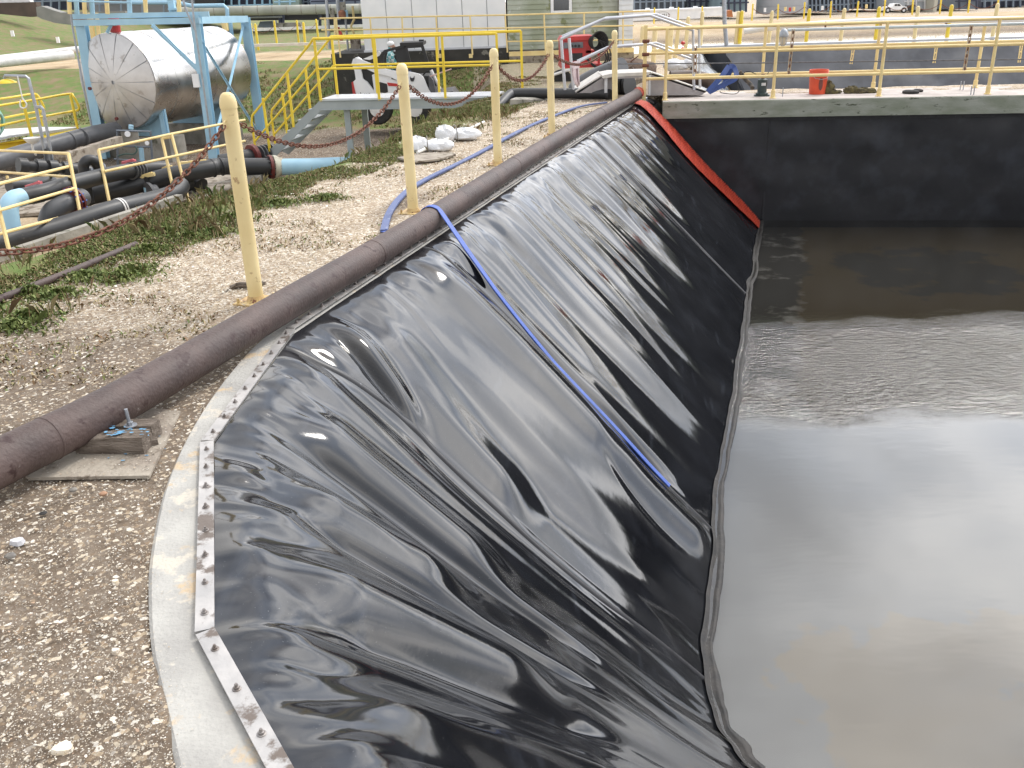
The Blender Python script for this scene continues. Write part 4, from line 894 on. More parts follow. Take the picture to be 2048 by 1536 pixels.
for o in (.0, DEP):
    t0 = 0
    part(pl_, 'top_rail', M_ybright, lambda b: prail(b, t0, ext-(.3 if o == 0 else 0), o, H1, .026), True)
    part(pl_, 'middle_rail', M_ybright, lambda b: prail(b, t0, ext-(.3 if o == 0 else 0), o, H2), True)
    for t_ in (.02, .25*Lp_ if o else .345*Lp_, .62*Lp_ if o else .72*Lp_, ext-(.3 if o == 0 else 0)):
        c = A0+ad_*t_+an_*o; part(pl_, 'rail_post', M_ybright, lambda b: b.beam(c+np.array([0,0,-.02]), c+np.array([0,0,H1]), .045, .045, (0,1,0)))
# stair
sd_ = -ad_; run = 1.15; drop = .95
F0 = A0; F1 = A0+sd_*run+np.array([0, 0, -drop])
for o in (0, DEP):
    v = an_*o
    part(pl_, 'stringer', M_grey, lambda b: b.beam(F0+v+np.array([.0, 0, -.09]), F1+v+np.array([0, 0, -.09]), .04, .20, (0,1,0)) if False else b.prism([F0+v, F0+v+np.array([0,0,-.18]), F1+v+np.array([0,0,-.18]), F1+v+sd_*.16+np.array([0,0,-.1])], an_*.03))
for k in range(5):
    c = F0+sd_*(run*(k+.6)/5)+np.array([0, 0, -drop*(k+.9)/5])
    part(pl_, 'tread', M_grey, lambda b: b.obox(c+an_*DEP/2, sd_*.13, an_*(DEP/2-.03), (0, 0, .012)))
fd = F1-F0; fd2 = fd*1.22
for o in (0, DEP):
    v = an_*o; up = np.array([0, 0, 1.])
    part(pl_, 'stair_rail', M_ybright, lambda b: b.tube([F0+v+up*H1, F0+v+up*H1*.93+sd_*.06, F0+v+fd2*.98+up*.88, F0+v+fd2+up*.80, F0+v+fd2+up*.25], .022, 8), True)
    part(pl_, 'stair_rail', M_ybright, lambda b: b.tube([F0+v+up*H2, F0+v+fd2+up*.42], .020, 8), True)
    for t_ in (.5, .97):
        part(pl_, 'rail_post', M_ybright, lambda b: b.beam(F0+v+fd*t_, F0+v+fd*t_+up*.98, .042, .042, (0,1,0)))
# ------------------------------------------------------------------ skid steer loader working behind the platform
YS = 23.2
sk = thing('skid_steer_loader', 'white compact skid steer loader with open black cab and lowered bucket, behind the platform', 'loader', W(810, 250, YS))
WD = 1.35
def side(name, m, pts, y0, dep, sm=False): return part(sk, name, m, lambda b: plate(b, pts, y0, dep), sm)
for y0 in (YS, YS+WD-.16):
    side('rear_upright', M_white, [(703,128),(706,118),(715,114),(722,118),(726,126),(722,142),(726,158),(712,162),(709,142)], y0, .14)
    side('rear_guard', M_white, [(704,166),(712,158),(724,157),(734,164),(748,182),(756,192),(758,200),(709,200)], y0-.01, .12)
    side('lift_arm', M_white, [(711,115),(724,120),(765,137),(790,142),(820,144),(838,148),(846,154),(858,180),(866,192),(858,196),(846,190),(826,172),(806,166),(776,152),(750,146),(722,133),(712,130)], y0-.04, .10)
    side('lift_cylinder', M_whited, [(726,118),(752,107),(757,102),(762,106),(758,112),(740,120)], y0+.02, .07)
for y0 in (YS-.02, YS+WD-.14):
    side('side_panel', M_white, [(744,150),(752,146),(770,150),(800,158),(822,168),(835,184),(845,200),(752,200),(748,180)], y0+.02, .10)
side('red_stripe', M_red, [(703,165),(706,163),(714,200),(707,200)], YS-.03, .10)
side('red_decal', M_red, [(774,165),(800,168),(800,173),(777,172)], YS-.012, .012)
side('wheel_arch', M_dark, [(751,166),(760,164),(774,168),(776,184),(770,186),(754,184)], YS-.015, .02)
side('intake_grille', M_dark, [(781,143),(800,147),(801,162),(783,158)], YS-.015, .02)
part(sk, 'chassis', M_dark, lambda b: (pb(b, 742, 152, 862, 205, YS+.14, WD-.3)))
part(sk, 'engine_cover', M_dark, lambda b: pb(b, 722, 135, 752, 195, YS+.12, WD-.26))
for k, px_ in enumerate((742, 790, 826)):
    pass
# cab frame
for y0 in (YS+.16, YS+WD-.24):
    side('cab_frame', M_dark, [(762,131),(760,122),(763,106),(768,100),(810,89),(812,94),(774,104),(768,110),(767,130)], y0, .06)
    side('cab_frame', M_dark, [(808,90),(840,85),(846,88),(858,126),(852,127),(842,95),(815,97),(822,126),(816,127)], y0, .06)
side('cab_window_guard', M_dark, [(790,96),(811,92),(822,127),(794,131)], YS+.2, .02)
part(sk, 'cab_roof', M_dark, lambda b: pb(b, 800, 84, 846, 92, YS+.14, WD-.36))
part(sk, 'beacon', M_dark, lambda b: pb(b, 838, 79, 847, 84, YS+.5, .15))
part(sk, 'seat', M_dark, lambda b: (pb(b, 790, 110, 799, 132, YS+.45, .45), pb(b, 790, 128, 815, 135, YS+.45, .45)))
def guard(b):
    for k in range(9): tp(b, [(770+k*4.2, 103-k*1.0, YS+WD-.2), (772+k*4.2, 132, YS+WD-.2)], .006, 4)
    for k in range(5): tp(b, [(768, 108+k*5.5, YS+WD-.2), (808, 104+k*6, YS+WD-.2)], .006, 4)
part(sk, 'mesh_guard', M_dark, guard)
for y0 in (YS+.02, YS+WD-.34):
    for px_ in (757, 832):
        def wheel(b):
            c = W(px_, 216, y0+.3); b.lathe(c-np.array([0, .3, 0]), [(.20, 0), (.34, .01), (.38, .05), (.38, .25), (.34, .29), (.2, .3)], 22, (0, 1, 0))
        part(sk, 'tyre', M_rubber, wheel, True)
        part(sk, 'rim', M_whited, lambda b: b.lathe(W(px_, 216, y0+.3)-np.array([0, .31, 0]), [(.18, 0), (.19, .02), (.06, .05)], 18, (0, 1, 0)))
part(sk, 'bucket', mat('worn_bucket_steel', (.10,.10,.11), (.05,.05,.055), 6, .5, c3=(.25,.18,.12), s3=8, t3=.6), lambda b: (b.prism([W(857,150,YS), W(866,160,YS), W(872,188,YS), W(905,182,YS), W(916,196,YS), W(870,199,YS), W(858,190,YS)], (0, WD, 0))))
part(sk, 'front_cylinder', M_whited, lambda b: (tp(b, [(862,140,YS+.3), (880,178,YS+.3)], .04), tp(b, [(862,140,YS+WD-.4), (880,178,YS+WD-.4)], .04)))
part(sk, 'hydraulic_hose', M_rubber, lambda b: (tp(b, [(846,150,YS+.4),(856,142,YS+.4),(870,150,YS+.4),(872,172,YS+.4)], .02, 6, 5), tp(b, [(848,158,YS+.5),(862,160,YS+.5),(868,180,YS+.5)], .02, 6, 5)))
part(sk, 'grapple_rod', mat('pinkish_rod', (.6,.42,.38), (.5,.33,.3), 9, .5), lambda b: tp(b, [(860,153,YS-.1),(903,138,YS-.1)], .018, 6))
def text(parent, body, px, py, Y, size, m, name='lettering', dy=-.02, sx=1.0, align='CENTER', rot=None, shear=0):
    cu = bpy.data.curves.new('lettering', 'FONT'); cu.body = body; cu.size = size; cu.align_x = align; cu.align_y = 'CENTER'; cu.extrude = .002; cu.shear = shear; cu.resolution_u = 3
    o = bpy.data.objects.new('tmp', cu); COL.objects.link(o); dg = bpy.context.evaluated_depsgraph_get(); me = bpy.data.meshes.new_from_object(o.evaluated_get(dg)); bpy.data.objects.remove(o)
    p = W(px, py, Y); me.transform(Matrix.Translation((p[0], p[1]+dy, p[2])) @ (rot or Matrix.Identity(4)) @ Matrix.Rotation(math.pi/2, 4, 'X') @ Matrix.Diagonal((sx, 1, 1, 1)))
    me.materials.clear(); me.materials.append(m); o = bpy.data.objects.new(name, me); COL.objects.link(o); o.parent = parent; o.matrix_parent_inverse = parent_inv(parent); return o
M_ink = mat('black_ink', (.02,.02,.025), (.03,.03,.035), 8, .5)
text(sk, 'Bobcat', 724, 189, YS, .15, M_ink, dy=-.022)
part(sk, 'head_emblem', M_ink, lambda b: (plate(b, [(820,152),(822,156),(826,156),(829,152),(829,158),(827,163),(822,163),(820,158)], YS-.06, .008)))
# driver
pr = thing('person', 'driver in a teal and white checked shirt seated in the loader cab', 'person', W(782, 150, YS+.6))
YD = YS+.62
def skin(verts, edges, rad, m, name, parent):
    me = bpy.data.meshes.new(name); me.from_pydata([tuple(v) for v in verts], edges, []); o = bpy.data.objects.new(name, me); COL.objects.link(o)
    sk_ = o.modifiers.new('s', 'SKIN'); 
    for v, r_ in zip(me.skin_vertices[0].data, rad): v.radius = (r_, r_)
    me.skin_vertices[0].data[0].use_root = True
    o.modifiers.new('u', 'SUBSURF').levels = 1; o.modifiers['u'].render_levels = 1
    dg = bpy.context.evaluated_depsgraph_get(); m2 = bpy.data.meshes.new_from_object(o.evaluated_get(dg)); bpy.data.objects.remove(o); m2.materials.clear(); m2.materials.append(m)
    for p in m2.polygons: p.use_smooth = True
    o = bpy.data.objects.new(name, m2); COL.objects.link(o); o.parent = parent; o.matrix_parent_inverse = parent_inv(parent); return o
hpz = W(786, 146, YD); V0 = lambda dx, dy, dz: hpz+np.array([dx, dy, dz])
M_plaid = bpy.data.materials.new('checked_shirt'); M_plaid.use_nodes = True
_t = M_plaid.node_tree; _g = _t.nodes.new('ShaderNodeNewGeometry'); _c = _t.nodes.new('ShaderNodeTexChecker'); _c.inputs['Scale'].default_value = 14; _c.inputs[1].default_value = (.10,.36,.38,1); _c.inputs[2].default_value = (.62,.72,.72,1)
_t.links.new(_g.outputs['Position'], _c.inputs[0]); _t.links.new(_c.outputs[0], _t.nodes['Principled BSDF'].inputs['Base Color'])
M_skin = mat('skin', (.45,.27,.19), (.40,.23,.16), 9, .5); M_jean = mat('denim', (.06,.08,.14), (.04,.05,.10), 30, .85)
skin([V0(0,0,0),V0(-.02,0,.22),V0(-.03,0,.42),V0(-.03,.17,.44),V0(.10,.20,.24),V0(.30,.14,.20),V0(-.03,-.17,.44),V0(.10,-.20,.24),V0(.30,-.14,.20),V0(-.02,0,.50),V0(.0,0,.56),V0(.01,0,.66)],
     [(0,1),(1,2),(2,3),(3,4),(4,5),(2,6),(6,7),(7,8),(2,9),(9,10),(10,11)], [.14,.15,.15,.07,.055,.045,.07,.055,.045,.06,.085,.095], M_plaid, 'body', pr)
part(pr, 'head', M_skin, lambda b: (b.ell(V0(.01,0,.63), .085, .075, .115, 16, 12), b.ell(V0(.10,0,.62), .015, .012, .02, 6, 5), b.ell(V0(.0,.078,.62), .015, .01, .025, 6, 5), b.ell(V0(.0,-.078,.62), .015, .01, .025, 6, 5)), True)
part(pr, 'cap', M_whited, lambda b: b.ell(V0(-.005,0,.68), .095, .085, .075, 14, 8), True)
skin([V0(0,0,-.02),V0(.1,.12,-.02),V0(.42,.14,.02),V0(.46,.14,-.38),V0(.56,.14,-.42),V0(.1,-.12,-.02),V0(.42,-.14,.02),V0(.46,-.14,-.38),V0(.56,-.14,-.42)], [(0,1),(1,2),(2,3),(3,4),(0,5),(5,6),(6,7),(7,8)], [.13,.10,.075,.055,.045,.10,.075,.055,.045], M_jean, 'trousers', pr)
def hand(b, c):
    b.ell(c, .045, .02, .035, 8, 6)
    for k in range(4): b.tube([c+np.array([.03, 0, -.02+.013*k]), c+np.array([.065, .008, -.02+.013*k]), c+np.array([.07, .02, -.025+.013*k])], [.009,.008,.006], 6)
    b.tube([c+np.array([.0, .02, .02]), c+np.array([.03, .035, .03])], [.01,.007], 6)
for sg in (-1, 1): part(pr, 'hand', M_skin, lambda b: hand(b, V0(.33, .14*sg, .20)), True)
# ------------------------------------------------------------------ insulated steel tank in its blue frame
YT = 21.2
c0 = W(235, 164, YT-.4)                  # middle of the near end
c1 = W(455, 150, YT+3.4); axd = nrm(c1-c0); axd[2] = 0; axd = nrm(axd); RT = float(W(235, 66, YT-.4)[2]-W(235, 262, YT-.4)[2])/2
LT = 3.6
tk = thing('insulated_tank', 'horizontal insulated steel tank with a domed radial-seamed end, under the blue frame', 'tank', (c0[0], c0[1], c0[2]-RT))
part(tk, 'shell', M_stain, lambda b: b.lathe(c0, [(RT*.995, 0), (RT, .02)]+[(RT, LT*k/24) for k in range(1, 24)]+[(RT, LT)], 64, axd), True)
upv = np.array([0, 0, 1.]); sdv = nrm(np.cross(axd, upv))
NSEG = 14
M_stain2 = mat('dull_cladding', (.56,.55,.54), (.46,.45,.44), 3.0, .40, metal=.75, bump=.05, bscale=5, rvar=.10, c3=(.36,.34,.32), s3=4, t3=.58)
for k in range(NSEG):
    a0 = 2*math.pi*(k+.02)/NSEG; a1 = 2*math.pi*(k+.98)/NSEG
    def wedge(b):
        vs = []; m = 7
        for i in range(m+1):
            r_ = RT*(.04+.945*i/m); z = -.13*(1-(r_/RT)**2)-.004-.006*(rnd.random())
            for a in np.linspace(a0, a1, 6): vs.append(c0+axd*z+(sdv*math.cos(a)+upv*math.sin(a))*r_)
        b.add(vs, [(i*6+j, i*6+j+1, (i+1)*6+j+1, (i+1)*6+j) for i in range(m) for j in range(5)])
    part(tk, 'end_panel', M_stain2, wedge, True)
part(tk, 'end_backing', M_galv, lambda b: b.lathe(c0, [(0, -.118), (RT*.5, -.085), (RT*.8, -.038), (RT*.985, .01)], 48, axd), True)
for k in range(1, 5): part(tk, 'band', M_stain, lambda b: b.lathe(c0+axd*LT*k/5, [(RT, -.01), (RT+.006, -.008), (RT+.006, .008), (RT, .01)], 64, axd), True)
for px, py in ((273,141),(188,176),(292,210),(241,236)):
    p = W(px, py, YT-.46); q = p-axd*.10; part(tk, 'sensor_plug', M_redf, lambda b: (b.cyl(q, q-axd*.05, .035, 10)))
part(tk, 'nozzle', M_red, lambda b: (b.cyl(c0+axd*.25+upv*(RT-.02), c0+axd*.25+upv*(RT+.32), .11, 14)))
for t_ in (.35, 2.6):
    def saddle(b):
        c = c0+axd*t_; b.prism([c+sdv*s_*RT*.80+upv*z for s_, z in ((-1,-RT*1.18),(-1,-RT*.6),(-.5,-RT*.92),(0,-RT*1.0),(.5,-RT*.92),(1,-RT*.6),(1,-RT*1.18))], axd*.06)
    part(tk, 'saddle', M_lblue, saddle)
    part(tk, 'stiffener', M_lblue, lambda b: (b.beam(c0+axd*t_+sdv*RT*.72-upv*RT*.55, c0+axd*t_+sdv*RT*.72-upv*RT*1.18, .10, .10)))
    cz = c0+axd*t_; gz_ = -1.5
    one('concrete_footing', M_conc_old, lambda b: b.prism([(*(cz+sdv*s_*RT*.95+axd*o_)[:2], gz_-.1) for s_, o_ in ((-1,-.2),(1,-.2),(1,.35),(-1,.35))], (0, 0, c0[2]-RT*1.18-gz_+.1)), 'concrete footing under the near saddle of the steel tank' if t_ < 1 else 'concrete footing under the far saddle of the steel tank', 'footing')
fr_ = thing('tank_frame', 'light blue painted steel frame with cross braces standing around the steel tank', 'steel frame', W(425, 330, YT-1))
Yf, Yb, Yr = YT-1.15, YT+1.6, YT+3.0
def col(x0, y0, x1, y1, Y, wd, nm='column'):
    a, c = W(x0, y0, Y), W(x1, y1, Y)
    def f(b):
        b.beam(a, c, wd, .012, (0, 1, 0)) if False else None
        d = nrm(c-a); b.obox((a+c)/2, (c-a)/2, np.array([wd/2,0,0]), np.array([0,.008,0])); b.obox((a+c)/2+np.array([0,wd,0]), (c-a)/2, np.array([wd/2,0,0]), np.array([0,.008,0])); b.obox((a+c)/2+np.array([0,wd/2,0]), (c-a)/2, np.array([.008,0,0]), np.array([0,wd/2,0]))
    part(fr_, nm, M_lblue, f)
col(388, 30, 428, 330, Yf, .19); col(158, 40, 205, 318, Yf+.9, .20); col(488, 35, 524, 285, Yr, .20); col(460, 45, 478, 200, Yr+.2, .07, 'pipe_riser')
part(fr_, 'top_beam', M_lblue, lambda b: (b.beam(W(148, 46, Yf+.9), W(400, 41, Yf), .09, .12), ))
part(fr_, 'top_beam', M_lblue, lambda b: b.beam(W(390, 40, Yf), W(493, 38, Yr), .09, .15))
part(fr_, 'top_beam', M_lblue, lambda b: b.beam(W(146, 33, Yf+.9), W(418, 28, Yf), .03, .10))
part(fr_, 'edge_plate', mat('rusty_blue_plate', (.30,.13,.06), (.28,.40,.48), 7, .7, c3=(.36,.30,.24), s3=12, t3=.58), lambda b: b.beam(W(155, 44, Yf+.84), W(232, 46, Yf+.72), .02, .12))
def brace(x0, y0, x1, y1, Ya, Yb_, wd=.09): part(fr_, 'brace', M_lblue, lambda b: (b.beam(W(x0, y0, Ya), W(x1, y1, Yb_), .012, wd), b.beam(W(x0, y0-1, Ya), W(x1, y1-1, Yb_), wd*.7, .012)))
brace(304, 50, 392, 136, Yf+.1, Yf); brace(398, 76, 520, 272, Yf, Yr); brace(487, 50, 458, 175, Yr, Yf+2); brace(458, 175, 423, 300, Yf+2, Yf); brace(222, 50, 214, 66, Yf+.7, Yf+.7, .07); brace(432, 55, 492, 115, Yr, Yr); brace(186, 212, 208, 300, Yf+.95, Yf+.95, .1)
brace(219, 260, 211, 290, Yf+1.2, Yf+1.2, .06)
[part(fr_, 'conduit', M_galv, lambda b: tp(b, q_, .021, 6)) for q_ in ([(138,0,Yf+.6),(146,60,Yf+.6),(168,180,Yf+.6),(196,312,Yf+.6)], [(366,0,Yf-.1),(374,24,Yf-.1),(390,60,Yf-.1)], [(384,0,Yf-.12),(388,40,Yf-.12),(418,250,Yf-.12),(422,285,Yf-.12)])]
part(fr_, 'gusset', M_lblue, lambda b: plate(b, [(385,128),(402,126),(404,150),(392,142)], Yf-.02, .012)); part(fr_, 'gusset', M_lblue, lambda b: plate(b, [(482,46),(496,44),(496,58)], Yr-.02, .012))
part(fr_, 'junction_box', M_white, lambda b: pb(b, 387, 148, 395, 175, Yf-.1, .08))
# rails on top of the frame
def railrow(parent, name, m, xs, ytop, ybot, Y, r=.02): 
    for x in xs: part(parent, name, m, lambda b: tp(b, [(x-1.5, ytop, Y), (x+2, ybot, Y)], r, 6))
railrow(fr_, 'handrail_post', M_cream, (138, 168, 213, 290, 357), -25, 28, Yf+.5, .045)
railrow(fr_, 'handrail_post', M_lblue, (152, 183, 258), -25, 28, Yf+.6, .05)
part(fr_, 'pipe_run', M_lblue, lambda b: tp(b, [(262,5,Yr),(350,5,Yr),(385,12,Yr),(448,11,Yr),(454,18,Yr),(455,34,Yr)], .05, 8)); part(fr_, 'pipe_run', M_lblue, lambda b: tp(b, [(135,2,Yf),(262,5,Yf)], .02, 6))
part(fr_, 'valve_body', M_lblue, lambda b: (pb(b, 336, 16, 353, 20, Yf+.8, .3), pb(b, 338, 0, 346, 24, Yf+.9, .12)))
part(fr_, 'cream_pipe', M_cream, lambda b: (tp(b, [(179,26,Yr+4),(186,84,Yr+4)], .09, 8), tp(b, [(193,26,Yr+4),(199,80,Yr+4)], .06, 8), tp(b, [(446,36,Yr+4),(452,62,Yr+4)], .09, 8)))
# local control panel in front of the tank
cp = thing('panel_stand', 'grey steel instrument stand with gauges in front of the tank end', 'instrument stand', W(270, 345, YT-1.6)); YC = YT-1.6
part(cp, 'frame', mat('grey_frame_steel', (.17,.19,.22), (.13,.15,.18), 9, .5), lambda b: (tp(b, [(236,345,YC),(234,261,YC),(301,263,YC),(306,345,YC)], .028, 4), tp(b, [(236,292,YC),(302,294,YC)], .02, 4), tp(b, [(228,318,YC),(305,324,YC)], .02, 4)))
part(cp, 'gauge', M_white, lambda b: b.cyl(W(255,268,YC-.02), W(255,268,YC-.08), .06, 14)); part(cp, 'gauge_panel', M_conc_old, lambda b: pb(b, 246, 262, 275, 290, YC+.03, .02)); part(cp, 'gauge', M_white, lambda b: b.cyl(W(294,286,YC-.02), W(294,286,YC-.08), .045, 12))
part(cp, 'relief_valve', M_lblue, lambda b: (tp(b, [(282,296,YC),(285,330,YC)], .05), tp(b, [(262,258,YC+.1),(262,250,YC+.1)], .05)))
part(cp, 'loose_hose', mat('dull_green_hose', (.06,.12,.10), (.04,.08,.07), 9, .5), lambda b: tp(b, [(236,312,YC-.1),(250,308,YC-.1),(268,308,YC-.1),(274,300,YC-.1),(270,292,YC-.1)], .016, 6, 5))
# ------------------------------------------------------------------ pipes of the gallery at the left
def pipe_thing(name, label, segs, m=M_blackpipe, extras=None, cat='pipe'):
    P0 = W(*segs[0][0][-1]) if isinstance(segs[0][0], list) else W(*segs[0][0]); t = thing(name, label, cat, P0)
    return t
Y1 = 13.2
g1 = thing('black_pipeline', 'black plastic pipeline nearest the weeds, running off the left edge', 'pipe', W(180, 438, Y1))
part(g1, 'pipe_wall', M_blackpipe, lambda b: b.tube(smoothpath([W(-60,505,11.7), W(0,486,12.1), W(110,458,12.8), W(220,422,13.6), W(310,400,14.5), W(350,386,15.0), W(362,370,15.3)], 6), .150, 22), True)
for x, y, Y in ((238,417,13.75),(243,416,13.8)): part(g1, 'band', M_whited, lambda b: b.lathe(W(x, y, Y), [(.15,-.012),(.156,-.01),(.156,.01),(.15,.012)], 22, nrm(W(310,400,14.5)-W(110,458,12.8))), True)
for (x0, y0, Ya, x1, y1, Yb_, r) in ((310,378,15.6,338,372,15.7,.17),(340,372,15.7,352,368,15.9,.19),(362,368,16.0,384,362,16.1,.16),(386,360,16.3,402,372,16.2,.15)):
    part(g1, 'coupling', M_blackpipe, lambda b: b.tube([W(x0,y0,Ya), W(x1,y1,Yb_)], r, 18), True)
part(g1, 'flange', M_greypipe, lambda b: b.lathe(W(303,390,15.2), [(.1,-.05),(.22,-.05),(.22,.0),(.17,.02),(.16,.1)], 20, nrm(W(384,362,16.1)-W(310,378,15.6))), True)
g2 = thing('black_pipeline', 'thick black pipeline passing behind the nearest bollard to the red flange', 'pipe', W(300, 360, 15.2))
part(g2, 'pipe_wall', M_blackpipe, lambda b: b.tube(smoothpath([W(150,412,14.9), W(163,398,14.9), W(195,388,15), W(270,370,15.3), W(350,350,15.7), W(420,337,16.1), W(440,333,16.3), W(540,333,16.6)], 6), .150, 22), True)
for x, y, Y in ((425,336,16.15),(442,333,16.3),(175,392,14.95)): part(g2, 'fusion_bead', M_blackpipe, lambda b: b.lathe(W(x, y, Y), [(.15,-.02),(.165,-.01),(.165,.01),(.15,.02)], 22, nrm(W(420,337,16.1)-W(350,350,15.7))), True)
axf = nrm(W(690,325,17.3)-W(540,333,16.6))
part(g2, 'ring_flange', M_redf, lambda b: b.lathe(W(541,334,16.62), [(.14,-.03),(.215,-.03),(.215,.02),(.14,.02)], 26, axf), True)
part(g2, 'cream_coupling', mat('cream_coupling', (.56,.55,.45), (.40,.36,.28), 9, .6, c3=(.2,.12,.08), s3=12, t3=.62), lambda b: b.lathe(W(541,334,16.62), [(.17,.03),(.21,.05),(.20,.12),(.165,.17),(.155,.22)], 26, axf), True)
for k in range(10):
    a = 2*math.pi*k/10; u1 = nrm(np.cross(axf, upv)); c = W(541,334,16.62)+(u1*math.cos(a)+upv*math.sin(a))*.19; part(g2, 'flange_bolt', M_dark, lambda b: b.cyl(c-axf*.06, c+axf*.06, .014, 6))
part(g2, 'blue_pipe', M_lblue, lambda b: b.tube([W(549,334,16.66), W(620,333,16.8), W(730,328,17.3)], .148, 22), True)
g3 = thing('corrugated_pipeline', 'black pipeline with a red ring flange between the bollard and the stair foot', 'pipe', W(500, 315, 17.4))
part(g3, 'pipe_wall', M_blackpipe, lambda b: b.tube([W(440,325,17.1), W(480,318,17.3), W(545,302,17.9)], .145, 20), True)
part(g3, 'ring_flange', M_redf, lambda b: b.lathe(W(506,311,17.5), [(.14,-.04),(.21,-.04),(.21,.04),(.14,.04)], 24, nrm(W(545,302,17.9)-W(480,318,17.3))), True)
for k in range(4): part(g3, 'band', M_greypipe, lambda b: b.lathe(W(520+k*7,308.5-k*1.9,17.6+k*.05), [(.145,-.012),(.156,-.01),(.156,.01),(.145,.012)], 20, nrm(W(545,302,17.9)-W(480,318,17.3))), True)
g4 = thing('blue_elbow_pipeline', 'black pipe ending in a light blue elbow at the left edge', 'pipe', W(30, 470, 12.8))
part(g4, 'blue_elbow', M_lblue, lambda b: b.tube(smoothpath([W(28,480,12.75), W(20,440,12.8), W(18,415,12.85), W(26,400,12.95), W(45,394,13.1)], 6), .13, 20), True)
part(g4, 'pipe_wall', M_blackpipe, lambda b: b.tube(smoothpath([W(45,394,13.1), W(90,384,13.4), W(150,366,14.0), W(230,347,14.8), W(290,338,15.6), W(335,337,16.0)], 6), .125, 20), True)
for k in range(5): part(g4, 'clamp_ring', M_greypipe, lambda b: b.lathe(W(62+k*4.5,390.5-k*1,13.22+k*.03), [(.125,-.008),(.134,-.006),(.134,.006),(.125,.008)], 20, nrm(W(90,384,13.4)-W(45,394,13.1))), True)
for k in range(4): part(g4, 'clamp_ring', M_greypipe, lambda b: b.lathe(W(262+k*6,342-k*.8,15.2+k*.08), [(.125,-.012),(.145,-.01),(.145,.01),(.125,.012)], 20, nrm(W(290,338,15.6)-W(230,347,14.8))), True)
g5 = thing('hook_pipe', 'black hook-shaped vent pipe rising beside the long pipeline', 'pipe', W(178, 395, 14.6))
part(g5, 'pipe_wall', M_blackpipe, lambda b: b.tube(smoothpath([W(178,405,14.7), W(172,370,14.7), W(167,335,14.7), W(170,325,14.7), W(178,320,14.75), W(188,322,14.8), W(194,330,14.85), W(199,338,14.9)], 5), .085, 16), True)
part(g5, 'flange', M_galv, lambda b: b.lathe(W(197,336,14.88), [(.05,-.01),(.12,-.01),(.12,.02),(.05,.02)], 16, nrm(W(199,338,14.9)-W(188,322,14.8))))
g6 = thing('flanged_elbow', 'black pipe elbow with blue bolts on a red ring flange, behind the yellow rail', 'pipe', W(120, 425, 13.4))
part(g6, 'elbow', M_greypipe, lambda b: b.tube(smoothpath([W(95,445,13.3), W(103,425,13.3), W(120,413,13.4), W(142,403,13.6), W(165,395,13.9)], 6), .14, 20), True)
axg = nrm(W(165,395,13.9)-W(120,413,13.4)); u1 = nrm(np.cross(axg, upv)); u2 = np.cross(u1, axg)
part(g6, 'ring_flange', M_redf, lambda b: (b.lathe(W(143,403,13.62), [(.14,-.06),(.22,-.06),(.22,-.03),(.14,-.03)], 24, axg), b.lathe(W(143,403,13.62), [(.14,.02),(.22,.02),(.22,.05),(.14,.05)], 24, axg)), True)
for k in range(12):
    a = 2*math.pi*k/12; c = W(143,403,13.62)+(u1*math.cos(a)+u2*math.sin(a))*.2; part(g6, 'flange_bolt', M_blueh, lambda b: b.cyl(c-axg*.1, c+axg*.09, .012, 6))
g7 = thing('small_manifold', 'low black pipe manifold on the concrete behind the yellow corner rail', 'pipe', W(100, 330, 16.3))
part(g7, 'pipe_wall', M_blackpipe, lambda b: (b.tube([W(42,331,15.9), W(100,335,16.2), W(200,343,16.9)], .09, 14), b.tube([W(95,300,16.4), W(96,335,16.2)], .06, 12)), True)
for x, y, Y in ((45,331,15.9),(80,333,16.1),(105,335,16.2),(133,338,16.4),(146,340,16.5)): part(g7, 'fitting', M_blackpipe, lambda b: b.lathe(W(x, y, Y), [(.09,-.07),(.13,-.07),(.13,.07),(.09,.07)], 14, nrm(W(200,343,16.9)-W(42,331,15.9))), True)
g8 = thing('black_pipeline', 'long dark pipeline on the ground under the yellow platform', 'pipe', W(100, 292, 18.8))
part(g8, 'pipe_wall', M_greypipe, lambda b: b.tube(smoothpath([W(-40,334,17.3), W(0,321,17.8), W(100,292,18.8), W(180,270,19.8), W(232,260,20.6)], 5), .175, 18), True)
for x, y, Y in ((140,282,19.25),(165,275,19.55)): part(g8, 'fusion_bead', M_greypipe, lambda b: b.lathe(W(x, y, Y), [(.175,-.02),(.19,-.01),(.19,.01),(.175,.02)], 18, nrm(W(180,270,19.8)-W(100,292,18.8))), True)
g9 = thing('dark_pipe', 'short dark pipe with red valve handle behind the blue elbow', 'pipe', W(50, 375, 13.9))
part(g9, 'pipe_wall', M_blackpipe, lambda b: b.tube(smoothpath([W(18,372,13.7), W(60,370,14.0), W(105,366,14.5)], 4), .11, 14), True)
M_pink = mat('faded_red_handle', (.62,.16,.18), (.50,.10,.12), 14, .5)
def handle(x, y, Y, m, label, wd=30, tilt=-6):
    t = thing('valve', label, 'valve', W(x, y+14, Y)); part(t, 'lever', m, lambda b: (b.beam(W(x-wd/2, y-tilt/2, Y), W(x+wd/2, y+tilt/2, Y), .07, .055), b.beam(W(x-wd/4, y-3-tilt/2, Y), W(x+wd/3, y-3+tilt/2, Y), .05, .03))); part(t, 'stem', M_dark, lambda b: b.cyl(W(x, y+2, Y), W(x, y+16, Y), .05, 10))
handle(68, 370, 13.6, M_pink, 'valve with a faded red lever by the blue elbow', 30, -8); handle(258, 324, 15.4, M_pink, 'valve with a faded red lever in front of the tank', 26, -4)
handle(330, 337, 15.8, M_cream, 'valve with a pale yellow lever, right of the others', 28, -7); handle(294, 351, 15.3, M_cream, 'valve with a pale yellow lever low above the black pipeline', 30, -6); handle(392, 325, 17.2, M_cream, 'valve with a long pale yellow lever behind the rusty chain', 60, -3)
